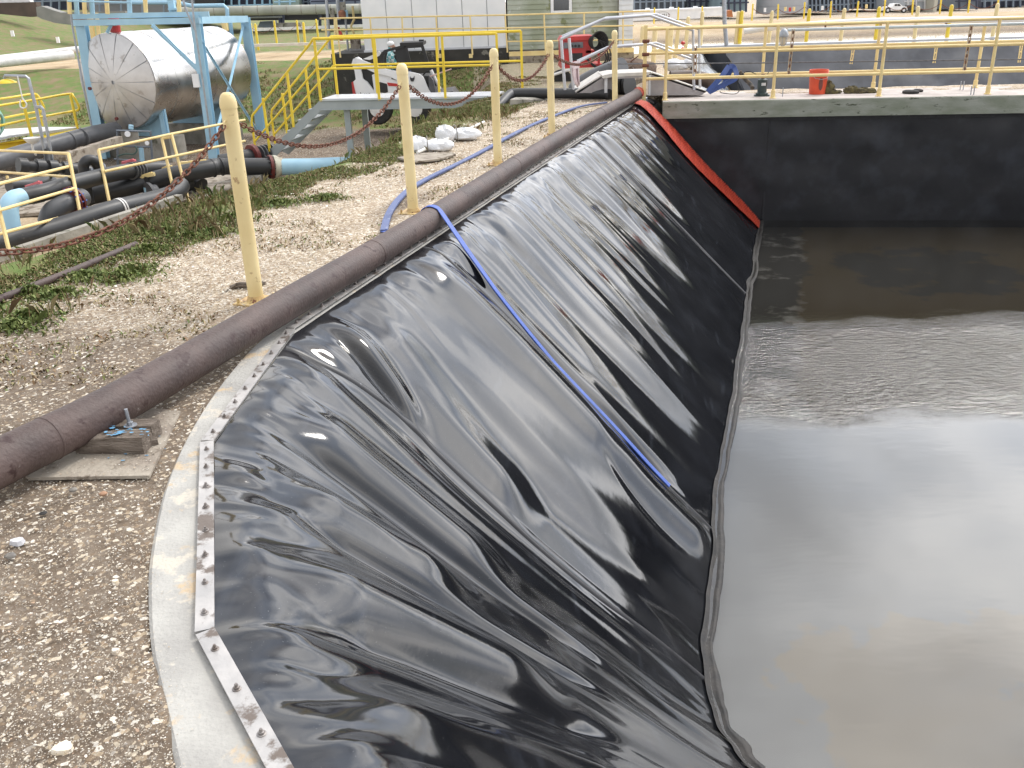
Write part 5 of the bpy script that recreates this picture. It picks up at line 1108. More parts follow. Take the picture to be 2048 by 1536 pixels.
one('blue_pipe_stand', M_lblue, lambda b: pb(b, 292, 375, 306, 402, 15.2, .2), 'light blue pipe stand between the two black pipelines', 'pipe stand')
one('blue_pipe_stand', M_lblue, lambda b: pb(b, 344, 360, 353, 372, 15.9, .15), 'short light blue pipe stand below the pale yellow valve', 'pipe stand')
one('concrete_block', M_conc_old, lambda b: pb(b, 475, 352, 520, 392, 16.3, .7), 'concrete block under the black pipeline behind the nearest bollard', 'concrete block')
one('gallery_slab', M_conc_pad, lambda b: b.prism([(-9.2,14.4,-1.42),(-4.9,15.6,-1.42),(-4.4,19.2,-1.42),(-9.8,18.2,-1.42)], (0,0,.05)), 'pale concrete slab under the pipes in front of the tank', 'concrete slab')
one('gallery_kerb', M_conc_pad, lambda b: (b.beam(W(125,320,17.3), W(240,282,19.2), .14, .2)), 'low concrete kerb running from the corner rail towards the tank', 'kerb')
one('edging', M_conc_old, lambda b: b.beam(W(-20,520,11.0), W(360,395,14.2), .12, .10), 'thin concrete edging between the weeds and nearest black pipeline', 'edging')
# ------------------------------------------------------------------ faded yellow rails at the gallery
def railing(label, posts, rails, m=M_cream, r=.022, cat='railing', name='handrail', base=None):
    t = thing(name, label, cat, W(*(base or posts[0][1])))
    for p in posts: part(t, 'post', m, lambda b: b.tube([W(*q) for q in p], r*1.15, 8), True)
    for q in rails: part(t, 'rail', m, lambda b: b.tube([W(*v) for v in q], r, 8), True)
    return t
railing('faded yellow rail with a post by the nearest black pipeline at the left edge', [[(137,307,13.9),(163,440,13.3)],[(-8,395,11.6),(18,500,11.3)]], [[(138,333,13.8),(-40,377,11.0)],[(148,377,13.5),(-40,432,11.0)],[(117,436,13.0),(-40,478,11.0)]])
railing('faded yellow rail running level from the corner post to the left edge', [[(137,308,14.0),(160,425,13.6)],[(14,352,16.2),(25,400,16.0)]], [[(137,307,14.0),(0,301,16.6),(-60,299,17.8)],[(143,354,13.8),(0,344,16.4),(-60,341,17.6)]])
railing('long faded yellow rail rising from the pipes to the nearest bollard', [[(197,300,14.6),(222,420,14.1)],[(324,277,15.6),(345,372,15.2)],[(343,268,15.7),(378,405,15.2)]], [[(197,300,14.6),(343,268,15.7),(455,246,17.0),(490,240,17.4)],[(209,343,14.4),(360,310,15.5),(460,288,16.7),(490,282,17.1)],[(324,277,15.6),(343,274,15.7)]])
# ------------------------------------------------------------------ yellow-edged platform with hoops, shower and green hose
yp = thing('yellow_platform', 'low grey platform with yellow edge and looped yellow handrails at the left', 'platform', W(60, 290, 20))
part(yp, 'deck', M_ltgrey, lambda b: b.prism([W(-60,292,18.6), W(20,271,19.4), W(162,254,21.4), W(80,254,23.2), W(-60,262,21.5)], (0,0,-.04)))
part(yp, 'toe_plate', M_ybright, lambda b: b.prism([W(-60,296,18.58), W(165,256,21.42), W(180,262,21.2), W(160,268,21.3), W(-60,320,18.5)], (0,-.03,0)))
def hoop(x0, y0, x1, y1, dyb, Ya, Yb_): return lambda b: b.tube(smoothpath([W(x0,y0,Ya), W((x0+x1)/2,(y0+y1)/2,(Ya+Yb_)/2), W(x1-14,y1+1,Yb_), W(x1-3,y1+6,Yb_), W(x1+8,y1+dyb-6,Yb_), W(x1+4,y1+dyb+1,Yb_), W(x1-8,y1+dyb+3,Yb_), W((x0+x1)/2,(y0+y1)/2+dyb+4,(Ya+Yb_)/2), W(x0,y0+dyb+9,Ya)], 5), .026, 8)
part(yp, 'handrail', M_ybright, hoop(-30, 216, 150, 187, 33, 18.6, 21.4), True); part(yp, 'handrail', M_ybright, hoop(-30, 202, 80, 187, 34, 20.6, 22.4), True)
for x0, y0, x1, y1, Y in ((141,190,157,266,21.3),(45,200,64,275,19.8),(70,189,84,252,22.2)): part(yp, 'post', M_ybright, lambda b: tp(b, [(x0,y0,Y),(x1,y1,Y)], .032, 8), True)
sh = thing('safety_shower', 'galvanised safety shower with yellow head, pull ring and eyewash bowl', 'safety shower', W(105, 330, 16.5))
part(sh, 'stand_pipe', M_galv, lambda b: b.tube([W(94,325,16.5), W(73,220,16.5), W(57,157,16.5), W(52,153,16.5), W(10,152,16.5), W(9,157,16.5)], .030, 8), True)
part(sh, 'stand_pipe', M_galv, lambda b: b.tube([W(105,322,16.4), W(90,238,16.4), W(86,218,16.4), W(82,214,16.45), W(72,214,16.5)], .028, 8), True)
part(sh, 'shower_head', M_ybright, lambda b: b.lathe(W(14,166,16.5), [(.16,0),(.15,.02),(.07,.06),(.02,.07)], 16), True)
part(sh, 'pull_ring', M_whited, lambda b: (b.tube([W(35,152,16.45), W(45,197,16.4)], .010, 6), b.tube(smoothpath([W(45,197,16.4), W(53,207,16.4), W(52,214,16.4), W(46,216,16.4), W(40,212,16.4), W(41,200,16.4)], 4), .012, 6)), True)
part(sh, 'eyewash_bowl', M_whited, lambda b: (b.lathe(W(64,277,16.3), [(.03,-.09),(.09,-.07),(.14,.0),(.145,.015),(.12,.0)], 16), b.tube([W(64,285,16.3), W(66,300,16.3), W(72,310,16.4)], .02, 6)), True)
gh = thing('coiled_hose', 'green hose coiled on the rail at the left edge', 'hose', W(0, 250, 19.4)); M_gh = mat('green_hose', (.03,.22,.16), (.02,.15,.11), 9, .4)
for k in range(7): part(gh, 'coil', M_gh if k % 2 else mat('white_stripe_hose', (.4,.6,.52), (.2,.5,.4), 9, .4), lambda b: b.tube([W(-4+8*math.cos(a)*(1+.06*k)+k*.3, 246+(26-k)*math.sin(a), 19.4-.03*k) for a in np.linspace(0, 2*math.pi, 18, endpoint=False)], .018, 6, closed=True), True)
# ------------------------------------------------------------------ white panelled building and green-stained siding building
YB = 30.0
wbd = thing('white_building', 'plain white panelled building behind the loader', 'building', W(870, 120, YB))
xs = [729, 778, 829, 878, 928, 977, 1014]
for k in range(6):
    def pan(b):
        a = W(xs[k], 99, YB); c = W(xs[k+1], 97, YB); b.box(a[0]+.012, YB, .30, c[0]-.012, YB+.06, 4.6)
    part(wbd, 'panel', M_white, pan)
xl, xr_ = W(729, 98, YB)[0], W(1014, 97, YB)[0]
part(wbd, 'wall', mat('joint_grey', (.35,.36,.38), (.30,.31,.33), 3, .6), lambda b: b.box(xl+.01, YB+.03, .28, xr_-.01, YB+6, 4.55))
part(wbd, 'base_trim', M_ltgrey, lambda b: b.box(xl-.02, YB-.03, .24, xr_, YB+.1, .30))
part(wbd, 'foundation', mat('mouldy_concrete', (.055,.05,.045), (.025,.025,.022), 2, .9, c3=(.20,.19,.16), s3=3, t3=.62), lambda b: b.box(W(665,110,YB)[0], YB-.25, -1.2, xr_+.02, YB+6, .235))
sb = thing('siding_building', 'algae-stained pale lap siding building with a small window', 'building', W(1120, 120, YB))
M_sid = mat('mossy_siding', (.44,.46,.40), (.28,.31,.22), 1.3, .7, c3=(.20,.22,.11), s3=2.0, t3=.55, c4=(.52,.54,.52), s4=5, t4=.62)
x0s, x1s = W(1017, 97, YB)[0], W(1238, 90, YB)[0]
wx0, wx1 = W(1107, 20, YB)[0], W(1138, 20, YB)[0]; wz0 = W(1120, 21, YB)[2]
for k in range(29):
    z = .16+k*.145
    def brd(b, a, c): b.prism([(a, YB-.030, z), (a, YB-.008, z+.150), (a, YB+.02, z+.150), (a, YB+.02, z)], (c-a, 0, 0))
    if z+.14 > wz0 and z < wz0+1.0:
        part(sb, 'siding_board', M_sid, lambda b: brd(b, x0s, wx0-.10)); part(sb, 'siding_board', M_sid, lambda b: brd(b, wx1+.10, x1s))
    else: part(sb, 'siding_board', M_sid, lambda b: brd(b, x0s, x1s))
wn_ = part(sb, 'window', M_white, lambda b: (b.box(wx0-.09, YB-.05, wz0-.06, wx0, YB+.02, wz0+1.05), b.box(wx1, YB-.05, wz0-.06, wx1+.09, YB+.02, wz0+1.05), b.box(wx0, YB-.055, wz0-.07, wx1, YB+.02, wz0), b.box(wx0, YB-.05, wz0+.98, wx1, YB+.02, wz0+1.05)))
bb = MB(); bb.box(wx0, YB-.01, wz0, wx1, YB+.0, wz0+.98); bb.build('pane', M_glass, wn_)
part(sb, 'wall', M_conc_old, lambda b: b.box(x0s, YB+.021, .0, x1s, YB+6, 4.3))
part(sb, 'foundation', M_conc_pad, lambda b: b.box(x0s, YB-.05, -1.0, x1s+.3, YB+6, .12))
part(sb, 'yellow_channel', M_cream, lambda b: b.box(W(1018,108,YB-.9)[0], YB-.9, W(1018,113,YB-.9)[2], W(1268,104,YB-.9)[0], YB-.8, W(1018,104,YB-.9)[2]))
M_wsid = mat('white_siding', (.70,.72,.74), (.60,.62,.64), 3, .6)
wc = thing('white_sided_annex', 'narrow white lap-sided wall at the right end of the siding building', 'wall', W(1250, 88, YB-.4))
for k in range(29):
    z = .20+k*.145; a, c = W(1237, 80, YB-.4)[0], W(1265, 80, YB-.4)[0]
    part(wc, 'siding_board', M_wsid, lambda b: b.prism([(a, YB-.43, z), (a, YB-.408, z+.15), (a, YB-.38, z+.15), (a, YB-.38, z)], (c-a, 0, 0)))
part(wc, 'backing_wall', M_conc_old, lambda b: b.box(W(1237,80,YB-.4)[0], YB-.379, .1, W(1265,80,YB-.4)[0]-.01, YB+3, 4.4))
one('concrete_plinth', M_conc_pad, lambda b: (pb(b, 1222, 102, 1268, 122, 29.3, .6)), 'square concrete plinth below the white-sided annex', 'concrete block')
rl_ = thing('wall_railing', 'thin pale yellow railing running in front of both buildings', 'railing', W(900, 110, 28.6)); YR = 28.7
part(rl_, 'rail', M_cream, lambda b: tp(b, [(640,37,YR+1.0),(1014,30,YR),(1300,22,YR)], .027, 6), True); part(rl_, 'rail', M_cream, lambda b: tp(b, [(643,60,YR+1.0),(1014,56,YR),(1268,51,YR)], .025, 6), True); part(rl_, 'rail', M_cream, lambda b: tp(b, [(1014,83,YR),(1268,79,YR)], .022, 6), True)
for x0, y0, x1, y1 in ((650,38,654,98),(672,37,681,115),(740,36,745,96),(804,35,806,84),(872,34,877,112),(940,32,945,110),(1010,31,1015,105),(1088,29,1091,103),(1168,27,1168,102),(1246,25,1246,100)):
    part(rl_, 'post', M_cream, lambda b: tp(b, [(x0,y0,YR+.6*(x0<800)),(x1,y1,YR+.6*(x0<800))], .027, 6), True)
for x in (867, 930): part(rl_, 'post_bracket', M_cream, lambda b: pb(b, x+8, 108, x+15, 116, YR, .1))
up_ = thing('utility_pole', 'grey utility pole with switch boxes and a rusty motor beside the white building', 'utility pole', W(658, 97, 31))
part(up_, 'pole', M_galv, lambda b: b.tube([W(650,-40,31), W(660,98,31)], .05, 8)); part(up_, 'pole', M_galv, lambda b: b.tube([W(686,-30,31.2), W(696,100,31.2)], .035, 8)); part(up_, 'frame_post', M_galv, lambda b: b.tube([W(674,-10,31), W(678,40,31)], .06, 6))
part(up_, 'switch_box', M_conc_old, lambda b: pb(b, 673, 4, 689, 20, 31, .2)); part(up_, 'switch_box', M_conc_old, lambda b: pb(b, 661, 16, 667, 34, 31, .15)); part(up_, 'motor', mat('rusty_motor', (.30,.13,.07), (.2,.08,.05), 9, .7), lambda b: b.lathe(W(684,28,31), [(.08,-.14),(.12,-.1),(.12,.06),(.05,.12)], 12)); part(up_, 'blue_pipe', M_lblue, lambda b: tp(b, [(692,20,31.1),(693,38,31.1)], .06))
part(up_, 'yellow_pipe', M_cream, lambda b: tp(b, [(705,12,31.4),(708,40,31.4),(702,52,31.4),(708,68,31.4)], .04)); part(up_, 'support_block', M_conc_pad, lambda b: pb(b, 702, 75, 718, 98, 31.2, .3)); part(up_, 'cream_post', M_cream, lambda b: tp(b, [(671,38,30.8),(672,80,30.8)], .06))
fe = thing('fire_extinguisher', 'red fire extinguisher hung on the post beside the utility pole', 'extinguisher', W(683, 82, 30.6)); part(fe, 'cylinder', M_red, lambda b: b.lathe(W(683,81,30.6), [(.05,0),(.055,.02),(.055,.20),(.03,.25),(.02,.28)], 12), True); part(fe, 'white_label', M_white, lambda b: b.lathe(W(683,79,30.6), [(.056,0),(.056,.06)], 12))
one('red_post', M_red, lambda b: tp(b, [(677,54,30.9),(679,78,30.9)], .035), 'thin red post beside the fire extinguisher', 'post')
# ------------------------------------------------------------------ yellow chained bollards along the sand road
def fpost(xt, yt, xb, yb, z, m, label, group, r=.055):
    p = G(xb, yb, z); tpn = W(xt, yt, p[1]); b = MB(); h = tpn[2]-z; b.lathe(p-np.array([0,0,.3]), [(r, 0), (r, .3+h*.94), (r*.75, .3+h*.985), (r*.3, .3+h)], 12, nrm(tpn-p)); o = b.build('bollard', m, None, True); tag(o, label, 'bollard', group); return p, tpn
roadp = []
for k, (xt, yt, xb, yb) in enumerate([(501,46,506,92),(510,47,517,100),(548,41,554,90),(593,40,597,85),(606,44,611,99),(632,38,637,81)]):
    roadp.append(fpost(xt, yt, xb, yb, -.23, M_ybright, ['first', 'second', 'third', 'fourth', 'fifth', 'sixth'][k]+' yellow road bollard counting right from the blue tank frame', 'yellow bollards along the sand road', .06))
def sagline(a, b_, sag, r, n=14): return [a+(b_-a)*t-np.array([0,0,4*sag*t*(1-t)]) for t in np.linspace(0, 1, n)]
for i, j in ((0,2),(2,3),(3,5)):
    a, c = roadp[i][1]-np.array([0,0,.2]), roadp[j][1]-np.array([0,0,.2]); one('chain', M_rust, lambda b: b.tube(sagline(a, c, .35, .02), .014, 5), 'dark chain hung between yellow road bollards '+{0:'nearest the blue tank frame',2:'midway along the sand road',3:'nearest the utility pole'}[i], 'chain', 'chains on the road bollards')
one('road_kerb', mat('white_kerb', (.66,.63,.56), (.52,.48,.42), 3, .8), lambda b: b.beam(W(470,92,39.4), W(1010,76,44), .35, .10), 'long white kerb along the far side of the sand road', 'kerb')
for k, (x0, y0, x1, y1, Y, r) in enumerate([(-60,132,145,110,34.5,.17),(-60,124,160,98,35.2,.12)]):
    one('white_pipe', M_whited, lambda b: b.tube([W(x0,y0,Y), W(x1,y1,Y+3)], r, 14), ['lower thick white pipe lying on the ground at the far left', 'upper thin white pipe lying on the ground at the far left'][k], 'pipe', None, True)
for k, (x, y) in enumerate([(24,67),(115,80)]): one('marker_post', M_white, lambda b: pb(b, x-1.6, y-6, x+1.6, y+6, 46 if k == 0 else 43, .08), ['left white marker post on the grass hill', 'right white marker post on the grass hill'][k], 'marker post')
# ------------------------------------------------------------------ deck railings
def drail(label, feet, ends, hs, r, brk=None):
    t = thing('deck_railing', label, 'railing', feet[0])
    for f in feet: part(t, 'post', M_cream, lambda b: (b.tube([f-np.array([0,0,.0]), f+np.array([0,0,hs[-1]])], r*1.05, 10), b.lathe(f, [(r*2.2,0),(r*2.2,.012),(r*1.5,.02),(r*1.45,.12),(r*1.05,.13)], 10)), True)
    for h in hs:
        a, c = ends; part(t, 'rail', M_cream, lambda b: b.tube([a+np.array([0,0,h]), c+np.array([0,0,h])], r, 10), True)
    return t
DA3 = np.array([*DA, 0]); DD3 = np.array([*DD, 0]); DN3 = np.array([*DN, 0])
def online(px, py, off):                 # point of the deck at pixel x, on the line off behind the front edge
    p = G(px, py); s_ = (p-DA3)@DD3; return DA3+DD3*s_+DN3*off
n_feet = [online(1328,190,.22), online(1535,188,.22), online(1747,188,.22), online(1977,189,.22), online(2200,189,.22)]
n0 = online(1288,192,.24)
drail('near faded yellow three-rail railing along the concrete walkway edge', n_feet, (n0, n_feet[-1]), (.34, .73, 1.10), .024)
b_feet = [online(1742,178,1.28), online(1959,178,1.28), online(2180,178,1.28), online(1518,180,1.28)]
drail('rear faded yellow three-rail railing along the back of the walkway', b_feet, (online(1300,182,1.28), online(2200,178,1.28)), (.30, .72, 1.08), .024)
cpst = thing('corner_post', 'rust-spotted yellow corner post where the near walkway railing begins', 'post', n0)
part(cpst, 'post', M_cream, lambda b: b.beam(n0, n0+np.array([0,0,1.16]), .055, .055, (0,1,0)))
for z in (.55, .72, .92): part(cpst, 'rusty_clamp', M_rust, lambda b: b.cyl(n0+np.array([-.05,-.03,z]), n0+np.array([.06,-.03,z]), .028, 8))
wpp = thing('white_conduit', 'thick white pipe tied along the walkway railing', 'pipe', W(1490, 62, 16.4))
part(wpp, 'pipe_wall', M_white, lambda b: b.tube(smoothpath([W(1488,63,16.4), W(1560,54,16.3), W(1700,44,16.0), W(1850,40,15.7), W(2100,39,15.3)], 5), .048, 14), True)
for x, y in ((1651,50),(1893,43)): part(wpp, 'tie', M_rust, lambda b: b.lathe(W(x, y, 15.85), [(.05,-.008),(.055,-.006),(.055,.006),(.05,.008)], 12, DD3))
one('grey_conduit', mat('pale_blue_conduit', (.50,.57,.60), (.42,.48,.52), 9, .4), lambda b: b.tube([W(1575,60,15.6), W(2100,46,14.7)], .024, 10), 'thin pale blue conduit below the white pipe on the railing', 'conduit', None, True)
one('wire_rope', mat('dark_wire', (.16,.16,.17), (.1,.1,.1), 20, .5, metal=.4), lambda b: b.tube([W(1215,128,16.3), W(1500,126,15.7), W(2100,118,14.9)], .011, 6), 'thin wire rope stretched along the walkway railing', 'wire', None, True)
lampt = thing('jar_lamp', 'caged glass jar lamp hanging at the end of the thin conduit', 'lamp', W(1567, 75, 15.7)); lc = W(1567, 74, 15.7)
part(lampt, 'cap', M_galv, lambda b: b.lathe(lc, [(.075,0),(.08,.02),(.07,.07),(.045,.11),(.02,.13)], 14), True); part(lampt, 'jar', mat('amber_glass', (.62,.55,.42), (.5,.44,.34), 9, .15), lambda b: b.lathe(lc, [(.02,-.13),(.045,-.115),(.055,-.03),(.055,0)], 14), True)
for a in np.linspace(0, 2*math.pi, 6, endpoint=False): part(lampt, 'cage_wire', M_galv, lambda b: b.tube([lc+np.array([.062*math.cos(a), .062*math.sin(a), 0]), lc+np.array([.062*math.cos(a), .062*math.sin(a), -.09]), lc+np.array([.02*math.cos(a), .02*math.sin(a), -.14])], .004, 5))
for k, (x0, y0, x1, y1, Y) in enumerate([(1587,58,1577,152,15.3),(1943,50,1928,145,14.9),(1708,88,1702,128,16.8),(1874,85,1868,126,16.7),(2044,82,2038,125,16.6),(1391,92,1390,148,15.6)]):
    sl = thing('slotted_hanger', ['slotted steel hanger strung with rusty chain right of the jar lamp', 'slotted steel hanger with rusty chain near the right edge', 'short slotted yellow hanger on the rear railing right of the bucket', 'short slotted yellow hanger in the middle of the rear railing', 'short slotted yellow hanger at the right edge', 'rusty slotted hanger beside the grey handrail posts'][k], 'hanger', W(x1, y1, Y), 'slotted hangers on the walkway rails')
    a, c = W(x0, y0, Y), W(x1, y1, Y); mm_ = M_cream if 2 <= k < 5 else mat('hanger_steel', (.50,.42,.30), (.30,.2,.13), 20, .6)
    for s_ in (-1, 1): part(sl, 'side_strip', mm_, lambda b: b.beam(a+np.array([s_*.018,0,0]), c+np.array([s_*.018,0,0]), .012, .02, (0,1,0)))
    n = int(np.linalg.norm(a-c)/.09)
    for j in range(n):
        p = a+(c-a)*(j+.5)/n; part(sl, 'rung' if 2 <= k < 5 else 'chain_link', mm_ if 2 <= k < 5 else M_rust, lambda b: b.box(p[0]-.018, p[1]-.008, p[2]-.014, p[0]+.018, p[1]+.008, p[2]+.014) if 2 <= k < 5 else b.ell(p, .012, .012, .03, 6, 5))
# things on the walkway
bk = thing('bucket', 'orange plastic bucket with dark printed oval, on the walkway behind the railing', 'bucket', online(1627, 184, .75)); bc = online(1627, 184, .75)+np.array([0,0,.002])
part(bk, 'wall', M_orange, lambda b: b.lathe(bc, [(.125,0),(.13,.01),(.148,.30),(.156,.31),(.15,.33),(.157,.335),(.152,.36),(.158,.37),(.152,.385),(.14,.38),(.12,.02)], 26), True)
part(bk, 'handle', M_galv, lambda b: b.tube([bc+np.array([-.155,-.01,.33]), bc+np.array([-.1,-.15,.26]), bc+np.array([.0,-.17,.24]), bc+np.array([.1,-.15,.26]), bc+np.array([.155,-.01,.33])], .004, 6))
part(bk, 'printed_oval', mat('printed_brown', (.18,.05,.04), (.12,.04,.03), 60, .6), lambda b: b.add([bc+np.array([.0+.034*math.cos(a), -math.sqrt(.1415**2-(.034*math.cos(a))**2)-.004, .17+.105*math.sin(a)]) for a in np.linspace(0, 2*math.pi, 20, endpoint=False)], [tuple(range(20))]))
pm = thing('pump', 'dark green submersible pump with a white mark and black cable, by the second railing post', 'pump', online(1516, 184, .6)); pcn = online(1514, 184, .6)
M_pump = mat('dark_green_paint', (.035,.06,.06), (.02,.035,.035), 12, .45)
part(pm, 'body', M_pump, lambda b: (b.lathe(pcn, [(.09,0),(.10,.02),(.10,.05),(.075,.06),(.08,.20),(.078,.26),(.04,.28)], 18)), True); part(pm, 'outlet', M_rust, lambda b: b.cyl(pcn+np.array([0,0,.28]), pcn+np.array([0,0,.35]), .03, 10))
part(pm, 'base', M_pump, lambda b: b.obox(pcn+np.array([0,0,.012]), DD3*.12, DN3*.07, (0,0,.012)))
part(pm, 'white_mark', M_white, lambda b: [b.box(pcn[0]+dx-.006, pcn[1]-.087, pcn[2]+.17, pcn[0]+dx+.006, pcn[1]-.080, pcn[2]+.215) for dx in (-.03, -.012, .006, .024)])
part(pm, 'cable', M_rubber, lambda b: b.tube(smoothpath([W(1512,148,15.7), W(1495,143,15.7), W(1480,153,15.7), W(1475,170,15.7), W(1478,182,15.6), W(1468,188,15.5), W(1445,186,15.6), W(1440,183,15.8)], 6), .007, 6), True)
part(pm, 'cable', M_rubber, lambda b: b.tube(smoothpath([W(1525,160,15.7), W(1540,140,16.0), W(1552,110,16.4), W(1557,85,16.6)], 6), .006, 6), True)
hsn = thing('ragged_hose', 'short mud-caked hose leaning against the rail left of the pump', 'hose', W(1500, 175, 15.8)); part(hsn, 'hose_wall', mat('muddy_hose', (.13,.10,.07), (.05,.05,.05), 14, .8, c3=(.5,.46,.38), s3=12, t3=.6), lambda b: b.tube(smoothpath([W(1479,143,15.9), W(1490,158,15.9), W(1502,170,15.8), W(1505,176,15.7)], 5), .035, 10), True)
bs = thing('blue_strap', 'wide blue lay-flat hose looped in triangles over the walkway rail', 'hose', W(1420, 185, 15.7)); M_strap = mat('deep_blue_hose', (.035,.075,.26), (.025,.055,.19), 10, .55)
for k, pts in enumerate([[(1415,184,15.55),(1440,157,15.6),(1458,132,15.75)],[(1458,132,15.8),(1468,135,15.85),(1472,155,15.7),(1450,168,15.7),(1418,184,15.6)],[(1463,136,15.95),(1452,160,15.95),(1445,176,15.9)]]):
    P = smoothpath([W(*p) for p in pts], 6); V, F = ribbon(P, [.085]*len(P), [.012]*len(P), [np.array([0,-1.,.25])]*len(P)); b = MB(); b.add(V, F); b.build('strap_loop', M_strap, bs, True)
rg = thing('muddy_rags', 'muddy olive rags heaped beside the orange bucket', 'rags', online(1660, 183, .7)); M_rag = mat('muddy_rag', (.13,.11,.045), (.05,.04,.025), 20, .9, bump=.5, bscale=50)
for (x, y, s_, h) in ((1650,182,.10,.14),(1664,184,.13,.05),(1693,180,.13,.08),(1712,179,.14,.06),(1728,178,.10,.05)):
    c = online(x, y+2, .75); part(rg, 'rag', M_rag, lambda b: b.ell(c+np.array([0,0,h*.4]), s_, s_*.6, h, 14, 8, .5), True)
one('weight_disc', M_rubber, lambda b: (b.lathe(online(1808,182,.55)+np.array([0,0,.002]), [(.12,0),(.13,.01),(.13,.035),(.10,.05),(.03,.052)], 20)), 'small black rubber weight on the walkway edge', 'weight')
one('cloth_scrap', M_rubber, lambda b: (b.ell(online(1822,180,.75)+np.array([0,0,.02]), .10,.06,.03,12,6,.4)), 'crumpled dark scrap behind the rubber weight', 'scrap')
for k, (x, y) in enumerate([(1920,180),(1926,180),(1941,190),(1947,190),(1565,193),(1306,192),(1311,191)]):
    f_ = G(x, y); one('anchor_bolt', M_galv, lambda b: b.cyl(f_, f_+np.array([.0,0,.14 if k < 5 else .05]), .008, 8), ['left bolt of the rear pair', 'right bolt of the rear pair', 'left bolt of the front pair', 'right bolt of the front pair', 'lone tall bolt left of the bucket', 'left short bolt under the ramp', 'right short bolt under the ramp'][k]+' standing on the walkway', 'bolt', 'anchor bolts standing on the walkway')
# ------------------------------------------------------------------ steps and ramp over the pipe with grey handrails
YA = 15.75
rp_ = thing('ramp_bridge', 'grey plywood ramp bridge over the brown pipe with pale tubular handrails', 'ramp', W(1300, 190, YA)); M_ply = mat('grey_plywood', (.36,.34,.34), (.28,.26,.26), 6, .7, c3=(.2,.17,.15), s3=9, t3=.66); M_plyt = mat('pale_worn_plywood', (.62,.60,.56), (.50,.48,.45), 6, .7)
part(rp_, 'side_panel', M_ply, lambda b: plate(b, [(1300,191),(1298,148),(1306,147),(1412,183),(1404,190)], YA, .03)); part(rp_, 'side_panel', M_ply, lambda b: plate(b, [(1300,187),(1298,148),(1306,147),(1408,181),(1404,186)], YA+.75, .03))
part(rp_, 'ramp_deck', M_plyt, lambda b: b.prism([W(1300,145,YA), W(1306,145,YA), W(1414,182,YA), W(1411,186,YA), W(1304,150,YA)], (0,.78,0)))
part(rp_, 'landing', M_plyt, lambda b: plate(b, [(1205,151),(1225,147),(1302,144),(1302,150),(1226,154),(1206,157)], YA, .8)); part(rp_, 'landing_edge', M_ply, lambda b: plate(b, [(1226,154),(1298,150),(1298,154),(1226,158)], YA+.01, .03))
part(rp_, 'side_panel', M_ply, lambda b: plate(b, [(1150,186),(1205,152),(1226,156),(1226,186)], YA+.2, .03)); part(rp_, 'support_leg', M_ltgrey, lambda b: pb(b, 1209, 156, 1215, 186, YA+.1, .05)); part(rp_, 'support_leg', M_ltgrey, lambda b: pb(b, 1297, 150, 1302, 191, YA-.03, .05))
part(rp_, 'ramp_deck', M_plyt, lambda b: plate(b, [(1150,183),(1206,148),(1209,152),(1156,187)], YA+.2, .75))
M_tub = mat('pale_grey_tube', (.56,.57,.60), (.48,.49,.52), 6, .35, metal=.5)
for Y, dy in ((YA-.02, 0), (YA+.75, -5)):
    dx = 12 if dy else 0
    part(rp_, 'handrail', M_tub, lambda b: b.tube([W(1122+dx*.2,78+dy,Y), W(1208+dx*.4,38+dy*.4,Y), W(1300+dx,31+dy*.4,Y), W(1386+dx,61+dy*.5,Y), W(1388+dx,180+dy,Y)], .024, 8), True)
    part(rp_, 'handrail', M_tub, lambda b: b.tube([W(1152+dx*.2,127+dy,Y), W(1214+dx*.4,95+dy*.4,Y), W(1300+dx,88+dy*.4,Y), W(1387+dx,120+dy*.5,Y)], .020, 8), True)
for x0, y0, x1, y1 in ((1122,78,1130,180),(1138,76,1147,180)): part(rp_, 'rail_post', M_tub, lambda b: b.tube([W(x0,y0,YA+.3), W(x1,y1,YA+.3)], .026, 8), True)
clo = thing('hanging_cloth', 'pale pink cloth hung over the lower grey handrail', 'cloth', W(1150, 128, YA-.06))
def clothf(b):
    L_ = [(1142,126),(1144,150),(1148,165),(1156,174)]; R_ = [(1160,122),(1158,140),(1159,155),(1160,168)]; vs = []
    for i in range(4):
        for j in range(9):
            t_ = j/8; x = L_[i][0]*(1-t_)+R_[i][0]*t_; y = L_[i][1]*(1-t_)+R_[i][1]*t_; vs.append(W(x, y+1.5*math.sin(j*1.7), YA-.06+.05*math.sin(j*1.3+i*.5)))
    b.add(vs, [(i*9+j, i*9+j+1, (i+1)*9+j+1, (i+1)*9+j) for i in range(3) for j in range(8)])
o_ = part(clo, 'fabric', M_pinkc, clothf, True); sd2 = o_.modifiers.new('thickness', 'SOLIDIFY'); sd2.thickness = .012
ob2 = part(clo, 'folded_end', M_pinkc, lambda b: b.prism([W(1142,125,YA-.09), W(1159,121,YA-.09), W(1158,136,YA-.11), (W(1146,140,YA-.11))], (0,.02,0)))
